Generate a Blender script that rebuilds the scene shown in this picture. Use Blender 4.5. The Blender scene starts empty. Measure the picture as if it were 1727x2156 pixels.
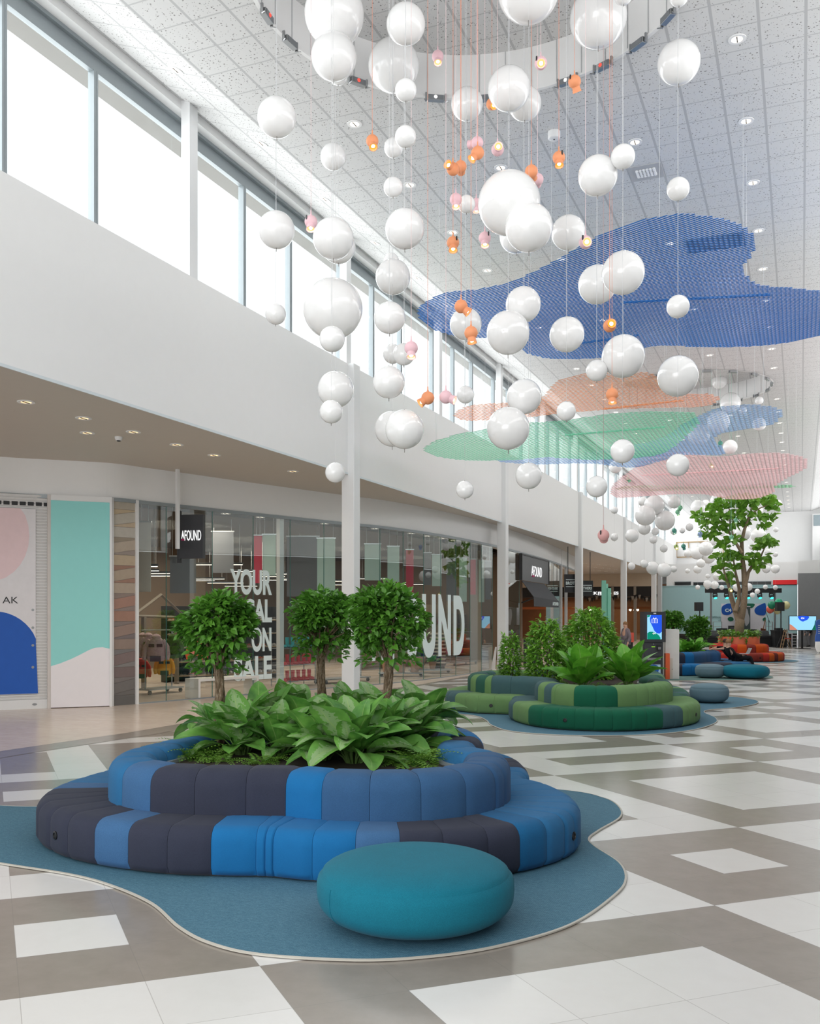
import bpy, bmesh, math, random
from mathutils import Vector, Matrix
R = math.radians
PI = math.pi
random.seed(7)
SC = bpy.context.scene
COL = SC.collection

# ---------------------------------------------------------------- camera
FPX, CXP, HYP, CAMZ = 1985.0, 863.5, 1297.0, 2.0        # focal length and principal point in 1727x2156 pixels
YAW = math.atan2(1687.0 - CXP, FPX)
cam_d = bpy.data.cameras.new('camera'); cam = bpy.data.objects.new('camera', cam_d); COL.objects.link(cam)
cam.location = (0, 0, CAMZ); cam.rotation_euler = (PI / 2, 0, YAW)
cam_d.sensor_fit = 'HORIZONTAL'; cam_d.sensor_width = 36.0
cam_d.lens = 36.0 * FPX / 1727.0
cam_d.shift_y = (HYP - 1078.0) / 1727.0
cam_d.clip_end = 400
SC.camera = cam

# ---------------------------------------------------------------- view, sky, daylight
SC.view_settings.view_transform = 'Standard'
SC.view_settings.look = 'None'
SC.view_settings.gamma = 1.0
SC.view_settings.use_curve_mapping = False
SC.view_settings.exposure = 0.3
cy = SC.cycles
cy.max_bounces = 7; cy.diffuse_bounces = 4; cy.glossy_bounces = 3; cy.transmission_bounces = 4
cy.transparent_max_bounces = 24
cy.sample_clamp_indirect = 6.0
cy.caustics_reflective = False; cy.caustics_refractive = False
SKY = 1.0
wd = bpy.data.worlds.new('sky'); SC.world = wd; wd.use_nodes = True
bg = wd.node_tree.nodes['Background']; bg.inputs[0].default_value = (0.95, 0.98, 1.0, 1); bg.inputs[1].default_value = SKY


def area(name, loc, rot, sx, sy, power, color=(1, 1, 1), spread=PI):
    d = bpy.data.lights.new(name, 'AREA'); d.shape = 'RECTANGLE'; d.size = sx; d.size_y = sy
    d.energy = power; d.color = color; d.spread = spread
    o = bpy.data.objects.new(name, d); COL.objects.link(o); o.location = loc; o.rotation_euler = rot
    return o


# daylight: overcast sky outside the two clerestory window bands; added fill lamp behind the camera, where the hall is left open
L_LEFT, L_RIGHT, L_END = 2300, 1500, 1000
area('daylight_window_band_west', (-10.75, 39.5, 9.5), (0, -PI / 2, 0), 3.1, 92.0, L_LEFT, (0.97, 0.99, 1.0))
area('daylight_window_band_east', (2.75, 39.5, 9.5), (0, PI / 2, 0), 3.1, 92.0, L_RIGHT, (1.0, 0.99, 0.97))
area('daylight_open_end', (-4.0, -7.6, 4.2), (R(90), 0, 0), 12.0, 7.5, L_END, (1.0, 0.99, 0.97))  # added fill for the foreground and the overhang

# ---------------------------------------------------------------- pixel helpers: a ray of the camera met with a plane of the hall
FW = Vector((-math.sin(YAW), math.cos(YAW), 0)); RT = Vector((math.cos(YAW), math.sin(YAW), 0)); UP = Vector((0, 0, 1)); EYE = Vector((0, 0, CAMZ))


def ray(x, y): return FW + RT * ((x - CXP) / FPX) + UP * ((HYP - y) / FPX)
def onz(x, y, z=0.0):
    d = ray(x, y); return EYE + d * ((z - CAMZ) / d.z)
def onx(x, y, X):
    d = ray(x, y); return EYE + d * (X / d.x)
def ony(x, y, Y):
    d = ray(x, y); return EYE + d * (Y / d.y)
def dep(x, y, D): return EYE + ray(x, y) * D
def px_of(p):
    v = Vector(p) - EYE; d = v.dot(FW)
    return CXP + FPX * v.dot(RT) / d, HYP - FPX * v.z / d
def depth_of(p): return (Vector(p) - EYE).dot(FW)


# ---------------------------------------------------------------- materials
def lin(c):
    r = []
    for v in c[:3]:
        v = v / 255.0
        r.append(v / 12.92 if v <= 0.04045 else ((v + 0.055) / 1.055) ** 2.4)
    return (r[0], r[1], r[2], 1.0)


MATS = {}


class NT:
    """Small node-tree builder."""
    def __init__(s, name):
        s.m = bpy.data.materials.new(name); s.m.use_nodes = True; s.t = s.m.node_tree
        s.t.nodes.clear(); s.out = s.t.nodes.new('ShaderNodeOutputMaterial')
        s._tc = None
    def n(s, typ, **kw):
        nd = s.t.nodes.new(typ)
        for k, v in kw.items(): setattr(nd, k, v)
        return nd
    def link(s, a, b): s.t.links.new(a, b)
    def set(s, sock, v):
        if hasattr(v, 'is_output') or isinstance(v, bpy.types.NodeSocket): s.link(v, sock)
        else: sock.default_value = v
    def math(s, op, a, b=0.0, c=None):
        nd = s.n('ShaderNodeMath', operation=op); s.set(nd.inputs[0], a); s.set(nd.inputs[1], b)
        if c is not None: s.set(nd.inputs[2], c)
        return nd.outputs[0]
    def coord(s, which='Object'):
        if s._tc is None: s._tc = s.n('ShaderNodeTexCoord')
        return s._tc.outputs[which]
    def noise(s, scale, detail=3.0, vec=None, rough=0.6):
        nd = s.n('ShaderNodeTexNoise'); nd.inputs['Scale'].default_value = scale; nd.inputs['Detail'].default_value = detail; nd.inputs['Roughness'].default_value = rough
        s.link(vec if vec is not None else s.coord(), nd.inputs['Vector']); return nd.outputs['Fac']
    def mapping(s, scale, vec=None, rot=(0, 0, 0)):
        nd = s.n('ShaderNodeMapping'); nd.inputs['Scale'].default_value = scale; nd.inputs['Rotation'].default_value = rot
        s.link(vec if vec is not None else s.coord(), nd.inputs['Vector']); return nd.outputs[0]
    def mix(s, f, a, b, blend='MIX'):
        nd = s.n('ShaderNodeMix', data_type='RGBA', blend_type=blend); s.set(nd.inputs[0], f)
        s.set(nd.inputs[6], a); s.set(nd.inputs[7], b); return nd.outputs[2]
    def ramp(s, f, stops):
        nd = s.n('ShaderNodeValToRGB'); e = nd.color_ramp.elements
        while len(e) < len(stops): e.new(0.5)
        for k, (p, c) in enumerate(stops): e[k].position = p; e[k].color = c
        s.link(f, nd.inputs[0]); return nd.outputs[0]
    def bump(s, h, strength=0.2, dist=0.01):
        nd = s.n('ShaderNodeBump'); nd.inputs['Strength'].default_value = strength; nd.inputs['Distance'].default_value = dist
        s.link(h, nd.inputs['Height']); return nd.outputs[0]
    def pbsdf(s, color, rough=0.5, metal=0.0, spec=0.5, normal=None, emit=None, estr=0.0, trans=0.0, sheen=0.0, coat=0.0):
        nd = s.n('ShaderNodeBsdfPrincipled')
        s.set(nd.inputs['Base Color'], color); s.set(nd.inputs['Roughness'], rough); s.set(nd.inputs['Metallic'], metal)
        s.set(nd.inputs['Specular IOR Level'], spec)
        if normal is not None: s.link(normal, nd.inputs['Normal'])
        if emit is not None: s.set(nd.inputs['Emission Color'], emit); nd.inputs['Emission Strength'].default_value = estr
        nd.inputs['Transmission Weight'].default_value = trans
        nd.inputs['Sheen Weight'].default_value = sheen
        nd.inputs['Coat Weight'].default_value = coat
        return nd.outputs[0]
    def finish(s, shader): s.link(shader, s.out.inputs[0]); return s.m


def plain(name, c, rough=0.5, metal=0.0, spec=0.5, var=0.06, scale=6.0, coat=0.0):
    """A surface of one colour with a faint cloudy variation."""
    if name in MATS: return MATS[name]
    t = NT(name); col = lin(c)
    f = t.noise(scale, 3)
    a = tuple(v * (1 - var) for v in col[:3]) + (1,); b = tuple(min(1, v * (1 + var)) for v in col[:3]) + (1,)
    MATS[name] = t.finish(t.pbsdf(t.mix(f, a, b), rough, metal, spec, coat=coat)); return MATS[name]


def fabric(name, c, fleck=None, scale=420.0, rough=0.9):
    """Woven wool: fine flecks of a second tone, a soft bump and a sheen."""
    if name in MATS: return MATS[name]
    t = NT(name); a = lin(c); b = lin(fleck) if fleck else tuple(v * 0.72 for v in a[:3]) + (1,)
    f = t.noise(scale, 2, rough=0.8)
    g = t.ramp(f, [(0.38, b), (0.62, a)])
    h = t.noise(9.0, 2)
    g2 = t.mix(h, g, t.mix(0.12, g, (0, 0, 0, 1)))
    MATS[name] = t.finish(t.pbsdf(g2, rough, 0, 0.25, normal=t.bump(f, 0.12, 0.003), sheen=0.04)); return MATS[name]


def emit(name, c, strength, sampled=False):
    if name in MATS: return MATS[name]
    t = NT(name); e = t.n('ShaderNodeEmission'); e.inputs[0].default_value = lin(c); e.inputs[1].default_value = strength
    m = t.finish(e.outputs[0])
    if not sampled: m.cycles.emission_sampling = 'NONE'
    MATS[name] = m; return m


def glass_mat(name, tint=(0.93, 0.97, 0.96), ior=1.5, rough=0.0, extra=0.0):
    if name in MATS: return MATS[name]
    t = NT(name); ge = t.n('ShaderNodeNewGeometry'); dt = t.n('ShaderNodeVectorMath', operation='DOT_PRODUCT')
    t.link(ge.outputs['Normal'], dt.inputs[0]); t.link(ge.outputs['Incoming'], dt.inputs[1])
    f0 = ((ior - 1) / (ior + 1)) ** 2
    fre = t.math('ADD', f0, t.math('MULTIPLY', 1 - f0, t.math('POWER', t.math('SUBTRACT', 1.0, t.math('ABSOLUTE', dt.outputs['Value'])), 5.0)))
    tr = t.n('ShaderNodeBsdfTransparent'); tr.inputs[0].default_value = tint + (1,)
    gl = t.n('ShaderNodeBsdfGlossy'); gl.inputs['Roughness'].default_value = rough; gl.inputs[0].default_value = (0.97, 1, 1, 1)
    mx = t.n('ShaderNodeMixShader'); t.link(t.math('ADD', fre, extra), mx.inputs[0]); t.link(tr.outputs[0], mx.inputs[1]); t.link(gl.outputs[0], mx.inputs[2])
    MATS[name] = t.finish(mx.outputs[0]); return MATS[name]


# ---------------------------------------------------------------- objects and their descriptions
def tag(o, label=None, cat=None, group=None, kind=None):
    if label: o['label'] = label
    if cat: o['category'] = cat
    if group: o['group'] = group
    if kind: o['kind'] = kind
    return o


def thing(name, label, cat, loc=(0, 0, 0), rz=0.0, group=None):
    o = bpy.data.objects.new(name, None); COL.objects.link(o); o.empty_display_size = 0.1
    o.location = loc; o.rotation_euler = (0, 0, rz)
    return tag(o, label, cat, group)


def link(name, me, parent=None, mats=None):
    o = bpy.data.objects.new(name, me); COL.objects.link(o)
    if parent is not None: o.parent = parent
    for m in mats or []: me.materials.append(m)
    return o


class MB:
    """Collects shapes for ONE mesh."""
    def __init__(s): s.v = []; s.f = []; s.mi = []; s.cur = 0; s.vu = None
    def add(s, vs, fs):
        b = len(s.v); s.v += [tuple(p) for p in vs]
        for f in fs: s.f.append([b + i for i in f]); s.mi.append(s.cur)
        return b
    def box(s, a, b, rz=0.0, org=None):
        x0, y0, z0 = a; x1, y1, z1 = b
        vs = [(x0, y0, z0), (x1, y0, z0), (x1, y1, z0), (x0, y1, z0), (x0, y0, z1), (x1, y0, z1), (x1, y1, z1), (x0, y1, z1)]
        if rz or org:
            c, sn = math.cos(rz), math.sin(rz); o = org or (0, 0, 0)
            vs = [(o[0] + c * x - sn * y, o[1] + sn * x + c * y, o[2] + z) for x, y, z in vs]
        s.add(vs, [(0, 3, 2, 1), (4, 5, 6, 7), (0, 1, 5, 4), (1, 2, 6, 5), (2, 3, 7, 6), (3, 0, 4, 7)]); return s
    def rbox(s, a, b, r=0.02, seg=2):
        """A box with rounded edges."""
        bm = bmesh.new(); bmesh.ops.create_cube(bm, size=1.0)
        for v in bm.verts: v.co = Vector([a[i] + (v.co[i] + 0.5) * (b[i] - a[i]) for i in range(3)])
        bmesh.ops.bevel(bm, geom=list(bm.edges), offset=r, segments=seg, affect='EDGES', profile=0.5)
        s.addbm(bm); return s
    def addbm(s, bm, mat=None):
        bm.verts.index_update()
        s.add([(mat @ v.co if mat else v.co) for v in bm.verts], [[v.index for v in f.verts] for f in bm.faces]); bm.free()
    def tube(s, pts, rad, n=8, caps=True):
        """A round rod along a path; rad a number or one per point."""
        P = [Vector(p) for p in pts]; rs = rad if isinstance(rad, (list, tuple)) else [rad] * len(P)
        up = None; rings = []
        for i, p in enumerate(P):
            d = (P[min(i + 1, len(P) - 1)] - P[max(i - 1, 0)]).normalized()
            if up is None: up = Vector((0, 0, 1)) if abs(d.z) < 0.9 else Vector((1, 0, 0))
            a = d.cross(up)
            if a.length < 1e-5: a = d.cross(Vector((0.3, 1, 0.2)))
            a.normalize(); b = a.cross(d).normalized(); up = b
            rings.append([p + (a * math.cos(2 * PI * k / n) + b * math.sin(2 * PI * k / n)) * rs[i] for k in range(n)])
        base = len(s.v); vs = [q for r in rings for q in r]; fs = []
        for i in range(len(P) - 1):
            for k in range(n):
                fs.append((i * n + k, i * n + (k + 1) % n, (i + 1) * n + (k + 1) % n, (i + 1) * n + k))
        if caps: fs.append(tuple(range(n - 1, -1, -1))); fs.append(tuple((len(P) - 1) * n + k for k in range(n)))
        s.add(vs, fs); return s
    def lathe(s, prof, c=(0, 0, 0), n=32, cap=True):
        """Revolve (r, z) pairs about a vertical axis through c."""
        vs = []; fs = []
        for r, z in prof:
            for k in range(n): vs.append((c[0] + r * math.cos(2 * PI * k / n), c[1] + r * math.sin(2 * PI * k / n), c[2] + z))
        for i in range(len(prof) - 1):
            for k in range(n): fs.append((i * n + k, i * n + (k + 1) % n, (i + 1) * n + (k + 1) % n, (i + 1) * n + k))
        if cap:
            if prof[0][0] > 1e-6: fs.append(tuple(range(n - 1, -1, -1)))
            if prof[-1][0] > 1e-6: fs.append(tuple((len(prof) - 1) * n + k for k in range(n)))
        s.add(vs, fs); return s
    def prism(s, poly, z0, z1):
        """A flat outline with thickness in z."""
        n = len(poly); vs = [(p[0], p[1], z0) for p in poly] + [(p[0], p[1], z1) for p in poly]
        fs = [tuple(range(n - 1, -1, -1)), tuple(range(n, 2 * n))] + [(i, (i + 1) % n, n + (i + 1) % n, n + i) for i in range(n)]
        s.add(vs, fs); return s
    def quad(s, a, b, c, d): s.add([a, b, c, d], [(0, 1, 2, 3)]); return s
    def mat4(s, M, start=0):
        for i in range(start, len(s.v)): s.v[i] = tuple(M @ Vector(s.v[i]))
        return s
    def build(s, name, mats, parent=None, smooth=False, angle=40):
        me = bpy.data.meshes.new(name); me.from_pydata(s.v, [], s.f)
        ms = mats if isinstance(mats, (list, tuple)) else [mats]
        for m in ms: me.materials.append(m)
        if len(ms) > 1: me.polygons.foreach_set('material_index', s.mi)
        if smooth:
            me.polygons.foreach_set('use_smooth', [True] * len(me.polygons))
            try: me.set_sharp_from_angle(angle=R(angle))
            except Exception: pass
        if s.vu is not None:
            ul = me.uv_layers.new(name='leaf'); li = [0] * len(me.loops); me.loops.foreach_get('vertex_index', li)
            flat = []
            for i in li: flat += s.vu[i]
            ul.data.foreach_set('uv', flat)
        me.update()
        return link(name, me, parent)


def struct(name, mb, mats, parent=None, smooth=False):
    o = mb.build(name, mats, parent, smooth)
    if parent is None: o['kind'] = 'structure'
    return o


def single(name, mb, mats, label, cat, group=None, smooth=False):
    return tag(mb.build(name, mats, None, smooth), label, cat, group)


def copy_tree(o, parent=None):
    c = o.copy(); COL.objects.link(c); c.parent = parent
    for ch in list(o.children): copy_tree(ch, c)
    return c


def text_obj(name, body, size, mat, M, parent=None, sx=1.0, bold=0.0, depth=0.004, align='LEFT'):
    """Raised lettering as a mesh; M places its baseline."""
    cu = bpy.data.curves.new(name, 'FONT'); cu.body = body; cu.size = size; cu.extrude = depth; cu.offset = bold * size; cu.align_x = align
    to = bpy.data.objects.new(name, cu); COL.objects.link(to)
    bpy.context.view_layer.update()
    me = bpy.data.meshes.new_from_object(to.evaluated_get(bpy.context.evaluated_depsgraph_get()))
    bpy.data.objects.remove(to)
    me.transform(M @ Matrix.Diagonal((sx, 1, 1, 1))); me.materials.clear(); me.materials.append(mat)
    return link(name, me, parent)


def smooth_closed(pts, per=10):
    """Closed Catmull-Rom curve through 2-D points."""
    n = len(pts); out = []
    for i in range(n):
        p0, p1, p2, p3 = [Vector(pts[(i + k - 1) % n]) for k in range(4)]
        for k in range(per):
            t = k / per
            out.append(0.5 * ((2 * p1) + (p2 - p0) * t + (2 * p0 - 5 * p1 + 4 * p2 - p3) * t * t + (3 * p1 - p0 - 3 * p2 + p3) * t ** 3))
    return out


def smooth_open(pts, per=10):
    n = len(pts); out = []
    for i in range(n - 1):
        p0 = Vector(pts[max(i - 1, 0)]); p1 = Vector(pts[i]); p2 = Vector(pts[i + 1]); p3 = Vector(pts[min(i + 2, n - 1)])
        for k in range(per):
            t = k / per
            out.append(0.5 * ((2 * p1) + (p2 - p0) * t + (2 * p0 - 5 * p1 + 4 * p2 - p3) * t * t + (3 * p1 - p0 - 3 * p2 + p3) * t ** 3))
    out.append(Vector(pts[-1])); return out


# ================================================================ the setting
CEIL, XL, XR, SOF, SILL = 10.65, -9.95, 1.9, 5.39, 8.0
KINKL, KINKR = -8.86, 0.8
M_white = plain('white_paint', (236, 236, 236), 0.55, spec=0.3, var=0.015)
M_steel_white = plain('white_coated_steel', (228, 229, 230), 0.35, spec=0.4, var=0.015)
M_alu = plain('grey_aluminium', (150, 158, 162), 0.4, 0.3, var=0.03)
M_dark = plain('black_metal', (30, 31, 34), 0.45, var=0.05)
M_chrome = plain('brushed_steel', (170, 172, 174), 0.3, 0.9, var=0.04)


def floor_material():
    t = NT('patterned_tile_floor')
    sx = t.n('ShaderNodeSeparateXYZ'); t.link(t.coord(), sx.inputs[0])
    P = t.math('DIVIDE', t.math('ADD', sx.outputs[0], 0.5522), 0.4611)
    Q = t.math('DIVIDE', t.math('SUBTRACT', sx.outputs[1], 6.824), 0.4353)
    u = t.math('MULTIPLY', t.math('ADD', P, Q), 0.5); v = t.math('MULTIPLY', t.math('SUBTRACT', Q, P), 0.5)
    def strip(w):
        s = t.math('MULTIPLY', t.math('FRACT', t.math('DIVIDE', w, 8.0)), 8.0)
        five = t.math('GREATER_THAN', s, 3.0)
        loc = t.math('SUBTRACT', s, t.math('MULTIPLY', five, 3.0))
        width = t.math('ADD', 3.0, t.math('MULTIPLY', five, 2.0))
        inner = t.math('MULTIPLY', t.math('GREATER_THAN', loc, 1.0), t.math('LESS_THAN', loc, t.math('SUBTRACT', width, 1.0)))
        return five, inner
    f1, i1 = strip(u); f2, i2 = strip(v)
    diag = t.math('SUBTRACT', 1.0, t.math('ABSOLUTE', t.math('SUBTRACT', f1, f2)))
    inner = t.math('MULTIPLY', i1, i2)
    white = t.math('SUBTRACT', 1.0, t.math('ABSOLUTE', t.math('SUBTRACT', diag, inner)))
    # grout
    def grout(w):
        d = t.math('ABSOLUTE', t.math('SUBTRACT', t.math('FRACT', w), 0.5))
        return t.math('GREATER_THAN', d, 0.5 - 0.0035)
    g = t.math('MAXIMUM', grout(u), grout(v))
    cell = t.n('ShaderNodeCombineXYZ'); t.link(t.math('FLOOR', u), cell.inputs[0]); t.link(t.math('FLOOR', v), cell.inputs[1])
    wn = t.n('ShaderNodeTexWhiteNoise'); t.link(cell.outputs[0], wn.inputs[0])
    cloud = t.noise(1.6, 6, rough=0.7); fine = t.noise(7.0, 4, rough=0.6)
    mott = t.math('ADD', t.math('MULTIPLY', cloud, 0.5), t.math('MULTIPLY', fine, 0.5))
    grey = t.ramp(mott, [(0.2, lin((140, 132, 123))), (0.5, lin((150, 142, 133))), (0.8, lin((158, 150, 142)))])
    wht = t.ramp(mott, [(0.2, lin((224, 222, 219))), (0.8, lin((231, 230, 228)))])
    col = t.mix(white, grey, wht)
    col = t.mix(t.math('MULTIPLY', wn.outputs[0], 0.07), col, (0.25, 0.22, 0.19, 1))
    col = t.mix(t.math('MULTIPLY', g, 0.45), col, lin((132, 126, 120)))
    return t.finish(t.pbsdf(col, 0.2, 0, 0.45))


def ceiling_material():
    t = NT('perforated_ceiling_tile')
    sx = t.n('ShaderNodeSeparateXYZ'); t.link(t.coord(), sx.inputs[0])
    T = 0.6345
    u = t.math('DIVIDE', t.math('SUBTRACT', sx.outputs[0], 0.066), T); v = t.math('DIVIDE', t.math('SUBTRACT', sx.outputs[1], 14.613), T)
    def ln(w, wd):
        return t.math('GREATER_THAN', t.math('ABSOLUTE', t.math('SUBTRACT', t.math('FRACT', w), 0.5)), 0.5 - wd)
    g = t.math('MAXIMUM', ln(u, 0.034), t.math('MULTIPLY', ln(v, 0.022), 0.85))
    def dots(scale, r, off):
        mp = t.n('ShaderNodeMapping'); mp.inputs['Location'].default_value = off; t.link(t.coord(), mp.inputs[0])
        vo = t.n('ShaderNodeTexVoronoi'); vo.inputs['Scale'].default_value = scale; t.link(mp.outputs[0], vo.inputs['Vector'])
        return t.math('LESS_THAN', vo.outputs['Distance'], r)
    d = t.math('MAXIMUM', dots(24.0, 0.17, (0, 0, 0.3)), dots(13.0, 0.17, (3.1, 1.7, 0.8)))
    d = t.math('MULTIPLY', d, t.math('SUBTRACT', 1.0, g))
    col = t.mix(t.math('MULTIPLY', d, 0.7), lin((216, 216, 216)), lin((84, 80, 76)))
    col = t.mix(t.math('MULTIPLY', g, 0.6), col, lin((166, 167, 169)))
    return t.finish(t.pbsdf(col, 0.8, 0, 0.2))


M_floor = floor_material(); M_ceil = ceiling_material()
M_beige = None
t = NT('beige_stone_floor')
nf = t.noise(1.2, 5, vec=t.mapping((1, 3, 1)), rough=0.7); nf2 = t.noise(7, 4)
bc = t.ramp(t.math('ADD', t.math('MULTIPLY', nf, 0.6), t.math('MULTIPLY', nf2, 0.4)), [(0.3, lin((206, 188, 174))), (0.7, lin((226, 211, 199)))])
M_beige = t.finish(t.pbsdf(bc, 0.24, 0, 0.45))

YB, YE = -8.0, 86.0                                     # hall from behind the camera to its far end
struct('floor', MB().box((-30, YB, -0.2), (4.5, YE + 2, 0.0)), M_floor)

# storefront line, from the shuttered shop beside the camera to where it meets the columns
FRONT = smooth_open([(-17.4, 12.9), (-15.74, 15.18), (-14.96, 15.95), (-14.15, 16.75), (-13.85, 17.6), (-13.55, 18.5), (-13.1, 20.0), (-12.6, 21.5), (-11.95, 23.4), (-11.3, 25.2), (-10.85, 27.4), (-10.6, 30.0), (-10.5, 33.0), (-10.6, 36.5), (-10.85, 42.0), (-11.4, 48.5), (-11.9, 53.0), (-12.1, 55.0)], 12)


def on_front(px, off=0.0):
    """Where the view ray of image column px meets the storefront line (moved off metres towards the hall), and the line's direction there."""
    d = ray(px, HYP); best = None
    for i in range(len(FRONT) - 1):
        a, b = FRONT[i], FRONT[i + 1]; e = (b - a)
        den = d.x * e.y - d.y * e.x
        if abs(den) < 1e-9: continue
        s = (d.x * (0 - a.y) - d.y * (0 - a.x)) / den
        k = ((a.x) * e.y - (a.y) * e.x) / den
        if -1e-6 <= s <= 1 + 1e-6 and k > 0:
            if best is None or k < best[0]: best = (k, a + e * s, e.normalized())
    if best is None: return None
    p, e = best[1], best[2]; nrm = Vector((e.y, -e.x))
    if nrm.x < 0: nrm = -nrm
    return Vector((p.x + nrm.x * off, p.y + nrm.y * off, 0)), e, nrm


def front_strip(px0, px1, n=8):
    return [on_front(px0 + (px1 - px0) * k / n)[0] for k in range(n + 1)]


# beige walkway under the overhang with a dark tile border
edge = [onz(*p) for p in [(0, 1582), (263, 1544), (452, 1512), (744, 1460), (881, 1442), (991, 1422.5), (1046, 1413.5)]]
edge = [Vector((-11.2, 4.0, 0))] + edge + [Vector((-10.3, 36.0, 0)), Vector((-10.3, YE, 0))]
poly = [(p.x, p.y) for p in edge] + [(-29.9, YE), (-29.9, 4.0)]
mb = MB(); n = len(edge)
for i in range(n - 1): mb.quad((edge[i].x, edge[i].y, 0.004), (edge[i + 1].x, edge[i + 1].y, 0.004), (-29.9, edge[i + 1].y, 0.004), (-29.9, edge[i].y, 0.004))
struct('floor_walkway', mb, M_beige)
M_greytile = plain('grey_border_tile', (148, 140, 132), 0.22, var=0.12, scale=4)
mb = MB()
for i in range(n - 1):
    w0 = 0.55 if i < 4 else 0.2; w1 = 0.55 if i + 1 < 4 else 0.2
    mb.quad((edge[i].x, edge[i].y, 0.003), (edge[i].x + w0, edge[i].y, 0.003), (edge[i + 1].x + w1, edge[i + 1].y, 0.003), (edge[i + 1].x, edge[i + 1].y, 0.003))
struct('floor_border', mb, M_greytile)

# ---- ceiling with two round recesses over the hanging globes
RINGS = [(-4.1, 12.05, 3.05), (-3.95, 37.4, 3.0), (-3.9, 62.9, 3.0)]
RECESS = 11.37
bm = bmesh.new()
outer = [(KINKL, YB), (KINKR, YB), (KINKR, YE), (KINKL, YE)]
edges = []
ov = [bm.verts.new((x, y, CEIL)) for x, y in outer]
edges += [bm.edges.new((ov[i], ov[(i + 1) % 4])) for i in range(4)]
for cx, cyy, r in RINGS:
    rv = [bm.verts.new((cx + r * math.cos(2 * PI * k / 72), cyy + r * math.sin(2 * PI * k / 72), CEIL)) for k in range(72)]
    edges += [bm.edges.new((rv[i], rv[(i + 1) % 72])) for i in range(72)]
bmesh.ops.triangle_fill(bm, use_beauty=True, use_dissolve=False, edges=edges, normal=(0, 0, -1))
mb = MB(); mb.addbm(bm); struct('ceiling', mb, M_ceil)
mb = MB(); mb.box((-12, YB, 11.6), (4, YE + 3, 11.9)); struct('ceiling_roof', mb, M_white)
for k, (cx, cyy, r) in enumerate(RINGS):
    mb = MB(); mb.lathe([(r, CEIL), (r, RECESS)], (cx, cyy, 0), 72, cap=False)
    # thin vertical joints between the curved boards, and the bottom lip
    mb.lathe([(r + 0.03, CEIL - 0.012), (r - 0.03, CEIL - 0.012), (r - 0.03, CEIL + 0.02)], (cx, cyy, 0), 72, cap=False)
    o = struct('trim_%d' % (k + 1), mb, M_white, smooth=True)
    jb = MB()
    for q in range(44):
        a = 2 * PI * q / 44
        jb.box((r - 0.012, -0.006, CEIL), (r, 0.006, RECESS), a, (cx, cyy, 0))
    jb.build('joint', plain('joint_grey', (176, 178, 180), 0.6), o)
    mb = MB(); mb.prism([(cx + (r + 0.02) * math.cos(2 * PI * q / 72), cyy + (r + 0.02) * math.sin(2 * PI * q / 72)) for q in range(72)], RECESS, RECESS + 0.03)
    struct('ceiling_recess' + ('' if k == 0 else '_%d' % (k + 1)), mb, M_ceil)
for s, x0, x1 in (('left', KINKL, -10.5), ('right', KINKR, 2.5)):
    mb = MB(); mb.quad((x0, YB, CEIL), (x1, YB, 11.27), (x1, YE, 11.27), (x0, YE, CEIL)); struct('ceiling_slope_' + s, mb, M_ceil)

# ---- upper walls, soffits
mb = MB(); mb.box((XL - 0.35, YB, SOF), (XL, YE, SILL)); struct('wall_left', mb, M_white)
mb = MB(); mb.box((XL - 0.005, YB, SOF - 0.03), (XL + 0.012, YE - 8, SOF + 0.015)); struct('trim_10', mb, plain('pale_edge_trim', (214, 222, 226), 0.4))
mb = MB(); mb.box((XR, YB, 4.6), (XR + 0.35, YE, SILL)); struct('wall_right', mb, M_white)
mb = MB(); mb.box((XR + 0.9, YB, 0), (XR + 1.1, YE, 4.6)); struct('wall_right_shops', mb, plain('dark_grey_panel', (112, 113, 114), 0.5))
mb = MB(); mb.box((-30, YB, SOF), (XL - 0.35, YE - 8, SOF + 0.25)); mb.box((XL - 0.36, YB, SOF - 0.008), (XL - 0.001, YE - 8, SOF)); struct('ceiling_soffit', mb, plain('greige_soffit', (206, 198, 188), 0.6, spec=0.2, var=0.02))  # white soffit; warm light off the beige floor is put into its colour

# ---- columns
COLS = [20.3, 32.75, 45.4, 57.9, 70.6]
for k, y in enumerate(COLS):
    mb = MB(); mb.rbox((XL - 0.17, y - 0.17, 0), (XL + 0.16, y + 0.17, SILL), 0.012, 1); struct('column_%d' % (k + 1), mb, M_steel_white)
mb = MB(); mb.rbox((XL - 0.17, 73.6, 0), (XL + 0.13, 74.1, SOF), 0.012, 1); struct('column_%d' % 6, mb, plain('grey_column', (190, 192, 194), 0.4))
# thin posts at the storefront line
k = 7
for px, zt in ((374.0, SOF), (590, 4.62), (1181, SOF), (1192, SOF)):
    p, e, nm = on_front(px); p = dep(px, HYP, depth_of(p) + (-0.45 if px < 400 else 0.25)); p.z = 0
    w = 0.036 if px < 400 else 0.07
    z0 = 3.55 if px < 400 else 0
    mb = MB(); mb.box((-w, -w, z0), (w, w, zt), math.atan2(e.y, e.x), (p.x, p.y, 0)); struct('column_%d' % k, mb, M_steel_white); k += 1

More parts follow.
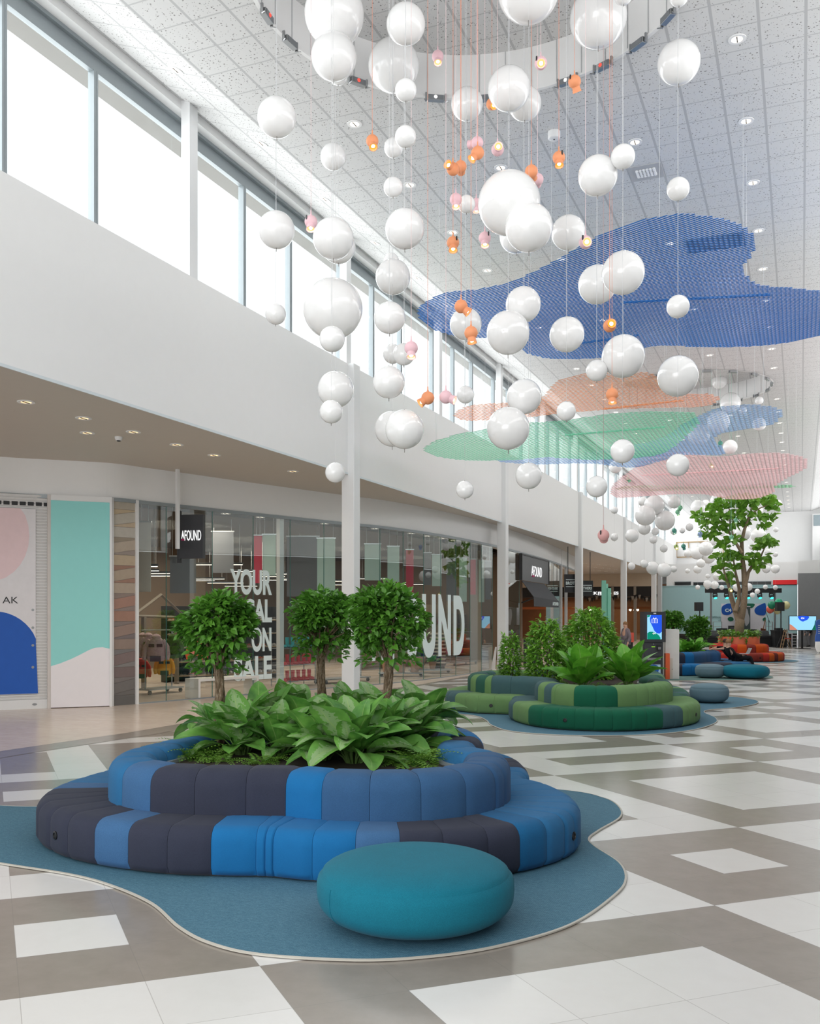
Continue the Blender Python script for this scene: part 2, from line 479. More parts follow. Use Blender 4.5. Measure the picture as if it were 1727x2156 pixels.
# ---- clerestory windows, one per bay between the posts
WX = -10.45
M_pane = glass_mat('window_glass', (0.985, 0.995, 0.995), 1.3)
mb = MB(); mb.box((WX - 0.2, YB, SILL - 0.1), (XL - 0.35, YE, SILL)); struct('sill_left', mb, M_white)
y = 14.0 - 6.22 * 3; wn_i = 1
while y < YE - 4:
    y1 = min(y + 6.22, YE)
    fb = MB(); fb.box((WX - 0.05, y, 10.68), (WX + 0.05, y1, 10.92)); fb.box((WX - 0.05, y, SILL), (WX + 0.05, y1, SILL + 0.06))
    fb.box((WX + 0.05, y, 10.92), (WX + 0.12, y1, 11.16))
    w = struct('window_%d' % wn_i, fb, M_alu); wn_i += 1
    mu = MB()
    for q in range(3):
        ym = y + 0.45 + q * 1.87
        mu.box((WX - 0.06, ym - 0.045, SILL), (WX + 0.06, ym + 0.045, 10.7))
        mu.box((WX + 0.06, ym + 0.01, SILL), (WX + 0.065, ym + 0.045, 10.7))
    mu.build('mullion', M_alu, w)
    gb = MB(); gb.box((WX - 0.012, y, SILL + 0.05), (WX + 0.012, y1, 10.7)); gb.build('pane', M_pane, w)
    hb = MB(); hb.box((WX + 0.12, y, 10.98), (WX + 0.3, y1, 11.2)); hb.build('header', M_white, w)
    pb = MB(); pb.box((XL - 0.2, y - 0.12, SILL), (XL - 0.02, y + 0.12, 11.25)); struct('column_%d' % (20 + wn_i), pb, M_steel_white)
    y += 6.22
# right-hand band, seen only in reflections and at the far end
rb = MB()
y = YB
while y < YE:
    rb.box((2.44, y - 0.05, SILL), (2.56, y + 0.05, 10.75)); y += 1.87
rb.box((2.44, YB, 10.68), (2.56, YE, 11.27)); struct('window_40', rb, M_alu)
mb = MB(); mb.box((XR, YB, SILL - 0.1), (2.6, YE, SILL)); struct('sill_right', mb, M_white)

# ---- far end of the hall
M_teal = plain('pale_teal_hoarding', (158, 193, 197), 0.5, var=0.03)
mb = MB(); mb.box((XL - 0.1, YE - 1.6, SOF), (4.5, YE - 1.3, 11.6)); struct('wall_back', mb, M_white)
EW = 76.0
mb = MB(); mb.box((-9.75, EW, 4.35), (-0.2, EW + 0.3, 6.05)); mb.box((-9.75, EW + 0.3, 6.0), (-0.2, YE - 1.5, 6.05)); struct('wall_stage_upper', mb, M_white)
tl = ony(1392, 1233, EW); tr = ony(1679.5, 1233, EW)
mb = MB(); mb.box((tl.x, EW - 0.05, 0), (tr.x, EW + 0.2, 4.3)); mb.box((tl.x, EW - 0.09, 4.3), (tr.x, EW + 0.2, 4.36)); struct('wall_hoarding', mb, M_teal)
# ================================================================ rugs, modular sofas, poufs
def woven(name, a, b):
    t = NT(name)
    n = t.noise(26, 5, vec=t.mapping((1, 5, 1), rot=(0, 0, 0.5)), rough=0.8)
    dots = t.n('ShaderNodeTexVoronoi'); dots.inputs['Scale'].default_value = 75; dots.inputs['Randomness'].default_value = 0.35; t.link(t.coord(), dots.inputs[0])
    f = t.math('ADD', t.math('MULTIPLY', n, 0.7), t.math('MULTIPLY', dots.outputs['Distance'], 0.3))
    c = t.ramp(f, [(0.3, lin(a)), (0.72, lin(b))])
    return t.finish(t.pbsdf(c, 0.75, 0, 0.3, normal=t.bump(f, 0.25, 0.004)))


M_rugblue = woven('blue_woven_vinyl', (44, 88, 112), (104, 146, 164))
M_ruggreen = woven('green_woven_vinyl', (52, 88, 84), (120, 150, 146))
M_rugedge = plain('rug_edge_steel', (190, 186, 176), 0.4)


def rug(label, pts, mat, cat='rug'):
    c = smooth_closed(pts, 8); n = len(c)
    t = thing('rug', label, cat)
    mb = MB(); mb.prism([(p.x, p.y) for p in c], 0.0045, 0.014); mb.build('rug_surface', mat, t)
    eb = MB(); vs = []; fs = []
    for i, p in enumerate(c):
        d = (c[(i + 1) % n] - c[i - 1]).normalized(); nr = Vector((d.y, -d.x))
        if i == 0:
            area2 = sum(c[k].x * c[(k + 1) % n].y - c[(k + 1) % n].x * c[k].y for k in range(n)); sg = 1 if area2 > 0 else -1
        nr *= sg
        q = p + nr * 0.016
        vs += [(p.x, p.y, 0.0045), (p.x, p.y, 0.0165), (q.x, q.y, 0.0145), (q.x, q.y, 0.0045)]
    for i in range(n):
        j = (i + 1) % n
        for k in range(3): fs.append((i * 4 + k, i * 4 + k + 1, j * 4 + k + 1, j * 4 + k))
    eb.add(vs, fs); eb.build('rug_edge', M_rugedge, t, True)
    return t


FAB = {
    'ink': fabric('ink_blue_wool', (56, 60, 77), (44, 48, 64)), 'denim': fabric('denim_blue_wool', (70, 112, 156), (50, 88, 130)),
    'navy': fabric('mid_blue_wool', (58, 98, 140), (44, 78, 116)), 'sky': fabric('bright_blue_wool', (24, 110, 168), (18, 98, 156)),
    'petrol': fabric('petrol_blue_wool', (28, 108, 158), (20, 78, 124)), 'azure': fabric('azure_blue_wool', (46, 112, 160), (36, 96, 142)),
    'moss': fabric('moss_green_wool', (118, 154, 100), (98, 134, 84)), 'emerald': fabric('emerald_wool', (26, 106, 78), (18, 88, 64)),
    'slate': fabric('slate_green_wool', (76, 108, 112), (58, 88, 94)), 'pine': fabric('pine_green_wool', (54, 104, 88), (42, 86, 74)),
    'red': fabric('red_wool', (206, 62, 52), (186, 50, 42)), 'orange': fabric('orange_wool', (222, 98, 36), (200, 84, 30)), 'brick': fabric('brick_wool', (152, 60, 50), (134, 50, 42)),
    'brown': fabric('brown_red_wool', (122, 54, 46), (108, 46, 40)),
}
M_soil = plain('dark_soil', (52, 42, 34), 0.95, var=0.3, scale=30)
M_socket = plain('black_plastic', (18, 18, 20), 0.4)


class Loop:
    """A closed floor outline with arc length and inward normals."""
    def __init__(s, pts, per=24):
        c = smooth_closed(pts, per); n = len(c)
        if sum(c[k].x * c[(k + 1) % n].y - c[(k + 1) % n].x * c[k].y for k in range(n)) < 0: c.reverse()
        s.p = c; s.n = n; s.L = [0.0]
        for i in range(n): s.L.append(s.L[-1] + (c[(i + 1) % n] - c[i]).length)
        s.total = s.L[-1]
        s.nr = []
        for i in range(n):
            d = Vector((0, 0))
            for w in range(-4, 5): d += (c[(i + w + 1) % n] - c[(i + w) % n])
            d.normalize(); s.nr.append(Vector((-d.y, d.x)))
    def at(s, L):
        L %= s.total
        lo, hi = 0, s.n
        while hi - lo > 1:
            m = (lo + hi) // 2
            if s.L[m] <= L: lo = m
            else: hi = m
        f = (L - s.L[lo]) / max(1e-9, s.L[lo + 1] - s.L[lo])
        a, b = s.p[lo], s.p[(lo + 1) % s.n]
        nn = (s.nr[lo] * (1 - f) + s.nr[(lo + 1) % s.n] * f).normalized()
        return a + (b - a) * f, nn
    def at_px(s, px, z=0.0, off=0.0):
        """Arc length of the front-most outline point that image column px meets."""
        best = None
        for k in range(s.n):
            p, nn = s.p[k], s.nr[k]; q = p + nn * off
            x, _ = px_of((q.x, q.y, z)); d = depth_of((q.x, q.y, z))
            p2 = s.p[(k + 1) % s.n] + s.nr[(k + 1) % s.n] * off
            x2, _ = px_of((p2.x, p2.y, z))
            if (x - px) * (x2 - px) <= 0 and abs(x2 - x) > 1e-6:
                L = s.L[k] + (s.L[k + 1] - s.L[k]) * (px - x) / (x2 - x)
                if best is None or d < best[0]: best = (d, L)
        return best[1] if best else None


def profile(o0, o1, z0, z1, r, nseg=5, flat_back=False):
    """Cross-section of an upholstered module: (inward offset, z), rounded at the top edges."""
    P = [(o0 + 0.03, z0), (o0, z0 + 0.05)]
    for k in range(nseg + 1):
        a = PI / 2 * k / nseg; P.append((o0 + r - r * math.cos(a), z1 - r + r * math.sin(a)))
    rb = r * 0.8
    for k in range(nseg + 1):
        a = PI / 2 * (1 - k / nseg); P.append((o1 - rb + rb * math.cos(a), z1 - rb + rb * math.sin(a)))
    P += [(o1, z0)]
    return P


def module(loop, L0, L1, prof, name, mat, parent, org, puff=0.016):
    K = 8; cz = sum(p[1] for p in prof) / len(prof); co = sum(p[0] for p in prof) / len(prof)
    vs = []; n = len(prof)
    for k in range(K + 1):
        t = k / K; e = puff * abs(2 * t - 1) ** 9; Lk = L0 + (L1 - L0) * (0.004 + 0.992 * t)
        p, nn = loop.at(Lk)
        for (o, z) in prof:
            dx, dz = o - co, z - cz; ln = math.hypot(dx, dz)
            o2 = o - dx / ln * e; z2 = z - (dz / ln * e if z > prof[0][1] + 0.02 else 0)
            q = p + nn * o2; vs.append((q.x - org[0], q.y - org[1], z2))
    fs = []
    for k in range(K):
        for i in range(n):
            j = (i + 1) % n; fs.append((k * n + i, k * n + j, (k + 1) * n + j, (k + 1) * n + i))
    fs.append(tuple(range(n))); fs.append(tuple(K * n + i for i in reversed(range(n))))
    mb = MB(); mb.add(vs, fs); return mb.build(name, mat, parent, True, 60)


def bounds_from(loop, pxs, cols, off, z, rest, step):
    """Module joints: given columns first, then even steps round the back."""
    Ls = [loop.at_px(x, z, off) for x in pxs]
    Ls = [L for L in Ls if L is not None]
    if len(Ls) < 2: Ls = [0, step]
    d = Ls[1] - Ls[0]; sg = 1 if (d % loop.total) < loop.total / 2 else -1
    seq = [Ls[0]]
    for L in Ls[1:]:
        dd = ((L - seq[-1]) * sg) % loop.total
        if dd < loop.total * 0.3: seq.append(seq[-1] + sg * dd)
    cols = list(cols[:len(seq) - 1]); left = loop.total - abs(seq[-1] - seq[0]); k = max(1, round(left / step))
    b0 = seq[-1]
    for i in range(k):
        seq.append(b0 + sg * left * (i + 1) / k); cols.append(rest[len(rest) - (k - i)] if i >= k - 8 and len(rest) >= 8 else rest[i % len(rest)])
    return seq, cols


def sofa(label, pts, seat_px, seat_cols, seat_rest, back_px, back_cols, back_rest, sockets, seat_w=0.52, back_w=0.42, gap=0.5, hz=0.395, bz=0.755, z0=0.03, soil=0.6, step=0.34, group=None, back=None):
    lp = Loop(pts); lb = Loop(back) if back else lp
    if back: gap = 0.0
    cx = sum(p.x for p in lp.p) / lp.n; cyy = sum(p.y for p in lp.p) / lp.n
    t = thing('modular_sofa', label, 'sofa', (cx, cyy, 0))
    seq, cols = bounds_from(lp, seat_px, seat_cols, 0.0, 0.05, seat_rest, step)
    pr = profile(0, seat_w + 0.1, z0, hz, 0.12)
    for i in range(len(seq) - 1): module(lp, seq[i], seq[i + 1], pr, 'seat_module', FAB[cols[i]], t, (cx, cyy))
    seq, cols = bounds_from(lb, back_px, back_cols, gap, hz, back_rest, step * 1.12)
    pr = profile(gap, gap + back_w, z0 + 0.05, bz, 0.15)
    for i in range(len(seq) - 1): module(lb, seq[i], seq[i + 1], pr, 'back_module', FAB[cols[i]], t, (cx, cyy))
    # plinth under the upholstery and the earth bed in the middle
    mb = MB(); q = [lp.p[k] + lp.nr[k] * 0.06 for k in range(0, lp.n, 4)]; mb.prism([(p.x - cx, p.y - cyy) for p in q], 0.0185, 0.05); mb.build('plinth', M_dark, t)
    mb = MB(); q = [lb.p[k] + lb.nr[k] * (gap + back_w - 0.08) for k in range(0, lb.n, 6)]; mb.prism([(p.x - cx, p.y - cyy) for p in q], 0.3, soil); mb.build('planter_soil', M_soil, t)
    mb = MB(); a = [lb.p[k] + lb.nr[k] * (gap + back_w - 0.05) for k in range(0, lb.n, 3)]; b = [lb.p[k] + lb.nr[k] * (gap + back_w + 0.03) for k in range(0, lb.n, 3)]
    m = len(a); vs = [(p.x - cx, p.y - cyy, soil + 0.03) for p in a] + [(p.x - cx, p.y - cyy, soil + 0.03) for p in b] + [(p.x - cx, p.y - cyy, soil - 0.05) for p in b]
    mb.add(vs, [(i, (i + 1) % m, m + (i + 1) % m, m + i) for i in range(m)] + [(m + i, m + (i + 1) % m, 2 * m + (i + 1) % m, 2 * m + i) for i in range(m)])
    mb.build('planter_rim', M_alu, t)
    for px in sockets:
        L = lp.at_px(px, 0.2)
        if L is None: continue
        p, nn = lp.at(L); a = math.atan2(-nn.y, -nn.x)
        M = Matrix.Translation((p.x - cx, p.y - cyy, 0.19)) @ Matrix.Rotation(a, 4, 'Z') @ Matrix.Rotation(PI / 2, 4, 'Y')
        mb = MB(); mb.lathe([(0.0, -0.02), (0.036, -0.02), (0.036, 0.008), (0.026, 0.011), (0.024, 0.004), (0.0, 0.003)], (0, 0, 0), 20); mb.mat4(M); s = mb.build('power_socket', M_socket, t, True); s['label'] = 'round black power socket'
    return t, lp


# ---- near blue island
rug('blue woven rug with wavy outline under the near blue sofa and teal pouf',
    [(-7.33, 7.6), (-8.2, 7.3), (-8.2, 6.3), (-7.2, 5.85), (-5.96, 5.75), (-5.2, 5.71), (-4.7, 5.59), (-4.15, 5.35), (-3.67, 5.01), (-3.32, 4.84), (-2.94, 4.79), (-2.39, 4.92), (-2.02, 5.13), (-1.69, 5.46), (-1.38, 6.01), (-1.24, 6.73), (-1.23, 7.19), (-1.36, 7.66), (-1.65, 8.12), (-1.76, 8.4), (-1.74, 8.77), (-1.66, 9.42), (-1.77, 9.93), (-2.0, 10.33), (-2.45, 10.6), (-3.6, 10.6), (-5.2, 9.8), (-6.3, 8.3)], M_rugblue)
BLUE = [(-6.75, 7.7), (-6.6, 7.0), (-6.22, 6.4), (-5.65, 6.05), (-5.1, 5.92), (-4.5, 5.92), (-4.05, 6.04), (-3.72, 6.15), (-3.3, 6.19), (-2.7, 6.42), (-2.15, 6.8), (-1.83, 7.3), (-1.72, 7.85), (-1.87, 8.4), (-2.22, 8.92), (-2.55, 9.2), (-2.6, 9.5), (-2.75, 9.95), (-3.05, 10.5), (-3.5, 10.9), (-4.1, 11.08), (-4.8, 10.95), (-5.35, 10.55), (-5.75, 10.1), (-6.3, 9.6), (-6.65, 8.95), (-6.8, 8.3)]
BLUEB = [(-5.98, 7.6), (-5.86, 7.0), (-5.5, 6.52), (-4.95, 6.33), (-4.5, 6.38), (-4.13, 6.5), (-3.84, 6.6), (-3.5, 6.59), (-3.12, 6.68), (-2.75, 6.86), (-2.46, 7.2), (-2.33, 7.6), (-2.36, 8.0), (-2.52, 8.38), (-2.84, 8.66), (-2.96, 8.9), (-3.06, 9.4), (-3.36, 9.95), (-3.82, 10.38), (-4.4, 10.42), (-5.0, 10.02), (-5.45, 9.55), (-5.85, 8.9), (-6.0, 8.2)]
sofa_blue, lp_blue = sofa('cloverleaf sofa island in blues with padded back ring around three small trees', BLUE,
    [102, 139, 196, 267, 350, 443, 538, 557, 573, 656, 748, 843, 935, 1030, 1098, 1155, 1193, 1212], ['ink', 'ink', 'denim', 'ink', 'ink', 'sky', 'sky', 'sky', 'sky', 'sky', 'denim', 'ink', 'ink', 'ink', 'petrol', 'azure', 'azure'],
    ['azure'] * 7 + ['ink', 'ink', 'petrol', 'petrol', 'petrol', 'ink', 'azure', 'denim', 'ink', 'azure', 'denim'] + ['ink', 'azure', 'sky', 'denim', 'azure', 'azure', 'azure', 'azure', 'azure', 'azure', 'azure', 'azure', 'denim', 'ink', 'ink', 'ink'],
    [254, 314, 408, 517, 600, 676, 778, 888, 984, 1047, 1064], ['denim', 'ink', 'ink', 'ink', 'sky', 'navy', 'navy', 'navy', 'navy', 'navy'],
    ['navy', 'navy', 'azure', 'azure', 'ink', 'sky', 'denim', 'ink', 'azure', 'navy', 'azure', 'azure', 'azure', 'azure', 'azure', 'azure'], [117, 1208], back=BLUEB, seat_w=0.8)
PL = plain('pewter_grey', (120, 124, 128), 0.4)


def pouf(label, c, r, h, mat, base=0.8, seam_a=None):
    t = thing('pouf', label, 'pouf', (c.x, c.y, 0.0145))
    prof = []
    for k in range(29):
        a = -PI / 2 + PI * k / 28
        cr = math.copysign(abs(math.cos(a)) ** 0.62, math.cos(a)); sz = math.copysign(abs(math.sin(a)) ** 0.62, math.sin(a))
        if sz < 0: cr = math.copysign(abs(math.cos(a)) ** 0.44, math.cos(a))
        rr = r * cr * (1 - 0.1 * max(0, -sz) ** 2)
        prof.append((max(rr, 0), h / 2 + h / 2 * sz + 0.0))
    seam_k = 17
    mb = MB(); pr = prof[:seam_k + 1]; pr[-1] = (pr[-1][0] - 0.01, pr[-1][1]); mb.lathe([p for p in pr if p[0] > 0.01 or True], (0, 0, 0), 64, cap=False); mb.build('side_cover', mat, t, True)
    mb = MB(); pr = prof[seam_k:]; pr[0] = (pr[0][0] - 0.01, pr[0][1]); mb.lathe(pr, (0, 0, 0), 64, cap=False); mb.build('top_cushion', mat, t, True)
    if seam_a is not None:
        sb = MB(); sb.tube([((r0 + 0.001) * math.cos(seam_a), (r0 + 0.001) * math.sin(seam_a), z) for r0, z in prof[4:seam_k]], 0.003, 5); sb.build('side_seam', mat, t)
    return t


M_tealpouf = fabric('teal_wool', (18, 118, 140), (10, 98, 120), 300)
M_greypouf = fabric('blue_grey_wool', (116, 142, 154), (96, 124, 138), 300)
pouf('large low teal pouf on the rug before the near blue sofa', dep(875, 1925, 6.17), 0.645, 0.425, M_tealpouf, seam_a=R(-123))

# ---- green island
rug('blue woven rug spreading under the green sofa and its grey pouf',
    [(-7.5, 19.2), (-6.9, 18.35), (-6.01, 17.87), (-5.55, 17.2), (-5.2, 16.45), (-4.58, 15.7), (-3.57, 15.55), (-2.48, 16.05), (-1.8, 17.0), (-1.49, 18.3), (-1.55, 19.3), (-1.85, 20.3), (-1.8, 20.9), (-1.3, 21.7), (-0.93, 22.9), (-1.1, 23.9), (-2.0, 24.4), (-4.0, 22.0), (-6.5, 20.8)], M_rugblue)
GREEN = [(-7.3, 19.9), (-7.18, 19.29), (-6.81, 18.67), (-6.13, 18.24), (-5.5, 18.24), (-5.28, 18.1), (-5.2, 17.5), (-4.6, 16.6), (-3.9, 16.17), (-2.95, 16.25), (-2.22, 16.92), (-1.82, 17.8), (-1.76, 18.6), (-1.95, 19.5), (-2.2, 19.98), (-2.16, 20.5), (-2.3, 21.5), (-2.7, 22.6), (-3.5, 23.2), (-4.4, 23.1), (-5.2, 22.4), (-5.9, 21.9), (-6.8, 21.4), (-7.25, 20.7)]
sofa_green, lp_green = sofa('cloverleaf sofa island in greens with padded back ring around leafy bushes', GREEN,
    [1090, 1111, 1139, 1173.5, 1210, 1251, 1291, 1332, 1364, 1398, 1422, 1440, 1452, 1463, 1473], ['moss', 'emerald', 'emerald', 'emerald', 'emerald', 'emerald', 'emerald', 'emerald', 'emerald', 'slate', 'slate', 'moss', 'moss', 'moss'],
    ['moss', 'moss', 'moss', 'moss', 'pine', 'pine', 'slate', 'pine', 'pine', 'pine', 'moss', 'slate', 'pine', 'emerald', 'moss', 'moss', 'slate', 'pine', 'moss', 'emerald', 'pine', 'slate', 'moss', 'pine', 'pine', 'moss', 'slate', 'slate', 'pine', 'moss', 'moss', 'moss', 'moss', 'slate', 'slate', 'slate', 'moss'],
    [1160, 1167, 1208, 1255, 1302, 1343, 1368, 1383, 1394, 1404], ['moss', 'moss', 'emerald', 'emerald', 'moss', 'moss', 'moss', 'moss', 'moss'],
    ['moss', 'moss', 'slate', 'pine', 'slate', 'pine', 'pine', 'moss', 'slate', 'pine', 'pine', 'moss', 'emerald', 'slate', 'moss', 'moss', 'pine', 'moss', 'slate', 'slate', 'slate', 'slate', 'moss', 'slate'], [1034, 1190, 1466], step=0.36)
pouf('round grey pouf at the edge of the rug beside the green sofa', onz(1505, 1483) + Vector((-0.15, 0.38, 0)), 0.44, 0.43, M_greypouf)

# ---- far blue island
rug('dark green rug under the far blue sofa and two poufs', [tuple(onz(*p)[:2]) for p in [(1380, 1432), (1450, 1433.5), (1530, 1433), (1600, 1431), (1628, 1427), (1610, 1421), (1560, 1415)]] + [(-3.5, 38), (-5.5, 36.5), (-6.2, 34)], M_ruggreen)
a0 = onz(1560, 1412)
FARB = [tuple(onz(1425, 1424)[:2]), tuple(onz(1470, 1424)[:2]), tuple(onz(1520, 1422)[:2]), tuple(onz(1553, 1418)[:2]), (-1.62, 35.0), (-1.75, 36.4), (-2.3, 37.3), (-3.3, 37.9), (-4.3, 37.6), (-5.2, 36.8), (-5.9, 35.6), (-5.9, 34.2), (-5.2, 33.0)]
sofa_far, lp_far = sofa('far blue sofa island where two people sit behind the payment kiosk', FARB,
    [1400, 1420, 1437, 1457, 1459, 1463, 1495, 1520, 1545], ['ink', 'ink', 'sky', 'sky', 'sky', 'sky', 'ink', 'ink'], ['azure', 'azure', 'ink', 'azure', 'denim', 'ink', 'sky', 'azure', 'denim', 'ink'],
    [1400, 1444, 1463, 1489, 1512], ['ink', 'sky', 'navy', 'navy'], ['navy', 'navy', 'azure', 'ink', 'navy', 'azure', 'denim', 'ink'], [], back=[(-3.95 + (x + 3.7) * 0.62, 35.3 + (y - 35.3) * 0.72) for x, y in FARB], seat_w=0.8, step=0.5)
pouf('small pale grey pouf by the far blue sofa', onz(1500.5, 1429) + Vector((-0.1, 0.3, 0)), 0.47, 0.44, M_greypouf)
pouf('wide teal pouf standing by the far blue sofa', onz(1579, 1431) + Vector((-0.15, 0.45, 0)), 0.73, 0.44, M_tealpouf)

# ---- far red island around the orange planter
pc = dep(1556, 1380, 42.5); pc.z = 0
rug('dark rug edge under the far red sofa', [(pc.x + 2.5 * math.cos(a), pc.y + 2.5 * math.sin(a)) for a in [2 * PI * k / 14 for k in range(14)]], M_rugblue)
REDL = [(pc.x + rr * math.cos(a), pc.y + rr * math.sin(a)) for a, rr in [(2 * PI * k / 16, 1.92) for k in range(16)]]
sofa_red, lp_red = sofa('round sofa island in reds and oranges around the orange tree planter', REDL,
    [1480, 1500, 1518, 1536, 1555, 1576, 1594, 1608, 1621, 1632, 1640], ['red', 'brick', 'red', 'brick', 'red', 'brick', 'brick', 'red', 'orange', 'brown'], ['orange', 'red', 'brick', 'orange', 'red'],
    [1500, 1511, 1536, 1553, 1573, 1593, 1608], ['red', 'red', 'red', 'orange', 'brick', 'orange'], ['orange', 'red', 'brick'], [1601], gap=0.65, step=0.6)
# ================================================================ planting
def leaf_material(name, dark, light, blotch=None, amount=0.5, vein=True, transl=0.25, rough=0.4):
    t = NT(name)
    uvn = t.n('ShaderNodeUVMap'); uvn.uv_map = 'leaf'
    sx = t.n('ShaderNodeSeparateXYZ'); t.link(uvn.outputs[0], sx.inputs[0])
    ac = t.math('ABSOLUTE', t.math('SUBTRACT', sx.outputs[0], 0.5))
    f = t.noise(5.0, 3)
    col = t.ramp(f, [(0.3, lin(dark)), (0.7, lin(light))])
    # every leaf its own tone: second uv band carries a random step in whole numbers
    rnd = t.math('FRACT', t.math('MULTIPLY', t.math('FLOOR', sx.outputs[1]), 0.37))
    col = t.mix(t.math('MULTIPLY', rnd, 0.45), col, lin(light))
    if blotch:
        vv = t.math('FRACT', sx.outputs[1])
        mp = t.n('ShaderNodeMapping'); mp.inputs['Scale'].default_value = (5, 9, 1); t.link(uvn.outputs[0], mp.inputs[0])
        n2 = t.n('ShaderNodeTexNoise'); n2.inputs['Scale'].default_value = 1.6; n2.inputs['Detail'].default_value = 4; t.link(mp.outputs[0], n2.inputs[0])
        edge = t.math('SUBTRACT', 1.0, t.math('MULTIPLY', ac, 1.5))
        b = t.math('MULTIPLY', t.math('MULTIPLY', t.math('GREATER_THAN', t.math('MULTIPLY', n2.outputs['Fac'], edge), 0.33), amount), t.math('GREATER_THAN', rnd, 0.3))
        col = t.mix(b, col, lin(blotch))
    if vein: col = t.mix(t.math('MULTIPLY', t.math('LESS_THAN', ac, 0.025), 0.45), col, lin((168, 196, 120)))
    p = t.pbsdf(col, rough, 0, 0.4)
    tr = t.n('ShaderNodeBsdfTranslucent'); t.set(tr.inputs[0], col)
    mx = t.n('ShaderNodeMixShader'); mx.inputs[0].default_value = transl; t.link(p, mx.inputs[1]); t.link(tr.outputs[0], mx.inputs[2])
    return t.finish(mx.outputs[0])


LF_FICUS = leaf_material('ficus_leaf', (42, 90, 30), (100, 156, 56), vein=False, rough=0.32)
LF_BROAD = leaf_material('dappled_leaf', (64, 124, 52), (122, 178, 82), (170, 194, 150), 0.6)
LF_GREEN = leaf_material('glossy_leaf', (50, 124, 34), (122, 192, 66), vein=True, rough=0.28)
LF_FERN = leaf_material('fern_leaf', (70, 124, 40), (140, 184, 80), vein=False)
LF_BUSH = leaf_material('bush_leaf', (66, 128, 34), (146, 200, 76), vein=False)
LF_FIG = leaf_material('fig_leaf', (64, 122, 36), (132, 182, 62), vein=True)


def bark(name, a, b):
    t = NT(name); f = t.noise(30, 5, vec=t.mapping((3, 3, 0.5)), rough=0.75)
    c = t.ramp(f, [(0.3, lin(a)), (0.5, lin(b)), (0.68, lin((178, 164, 146)))])
    return t.finish(t.pbsdf(c, 0.9, 0, 0.2, normal=t.bump(f, 0.7, 0.02)))


M_bark = bark('twisted_bark', (58, 48, 36), (116, 98, 78)); M_figbark = bark('smooth_bark', (110, 92, 74), (150, 130, 108))
M_stem = plain('green_stem', (92, 122, 62), 0.6)


def add_leaf(mb, base, dirv, length, width, droop, rnd, nl=6, na=4, fold=0.25, wave=0.0, shape=0.55, twist=0.0, full=1.0):
    """One blade bending under its weight; rnd is a whole number kept in its uv for its tone."""
    d = Vector(dirv).normalized(); side = d.cross(Vector((0, 0, 1)))
    if side.length < 1e-3: side = Vector((math.cos(rnd), math.sin(rnd), 0))
    side.normalize()
    if twist: side = Matrix.Rotation(twist, 3, d) @ side
    p = Vector(base); st = length / nl; b0 = len(mb.v)
    vs = []; fs = []
    for i in range(nl + 1):
        t = i / nl
        w = width * 0.5 * (max(0.0, math.sin(PI * min(1, t ** shape))) ** full if t < 1 else 0.0)
        if i == 0: w = width * 0.04
        upv = side.cross(d).normalized()
        for k in range(na + 1):
            s = k / na * 2 - 1
            q = p + side * (w * s) + upv * (fold * w * abs(s) + wave * w * math.sin(t * 9 + s * 4))
            vs.append(q); mb.vu.append((0.5 + s * 0.5, rnd + 0.02 + 0.96 * t))
        axis = side
        d = (Matrix.Rotation(-droop / nl * (0.4 + 1.2 * t), 3, axis) @ d).normalized()
        p = p + d * st
    for i in range(nl):
        for k in range(na):
            a = i * (na + 1) + k; fs.append((a, a + 1, a + na + 2, a + na + 1))
    mb.add(vs, fs)


def newleafmb():
    m = MB(); m.vu = []; return m


def rvec(rg):
    while True:
        v = Vector((rg.uniform(-1, 1), rg.uniform(-1, 1), rg.uniform(-1, 1)))
        if 0.05 < v.length < 1: return v.normalized()


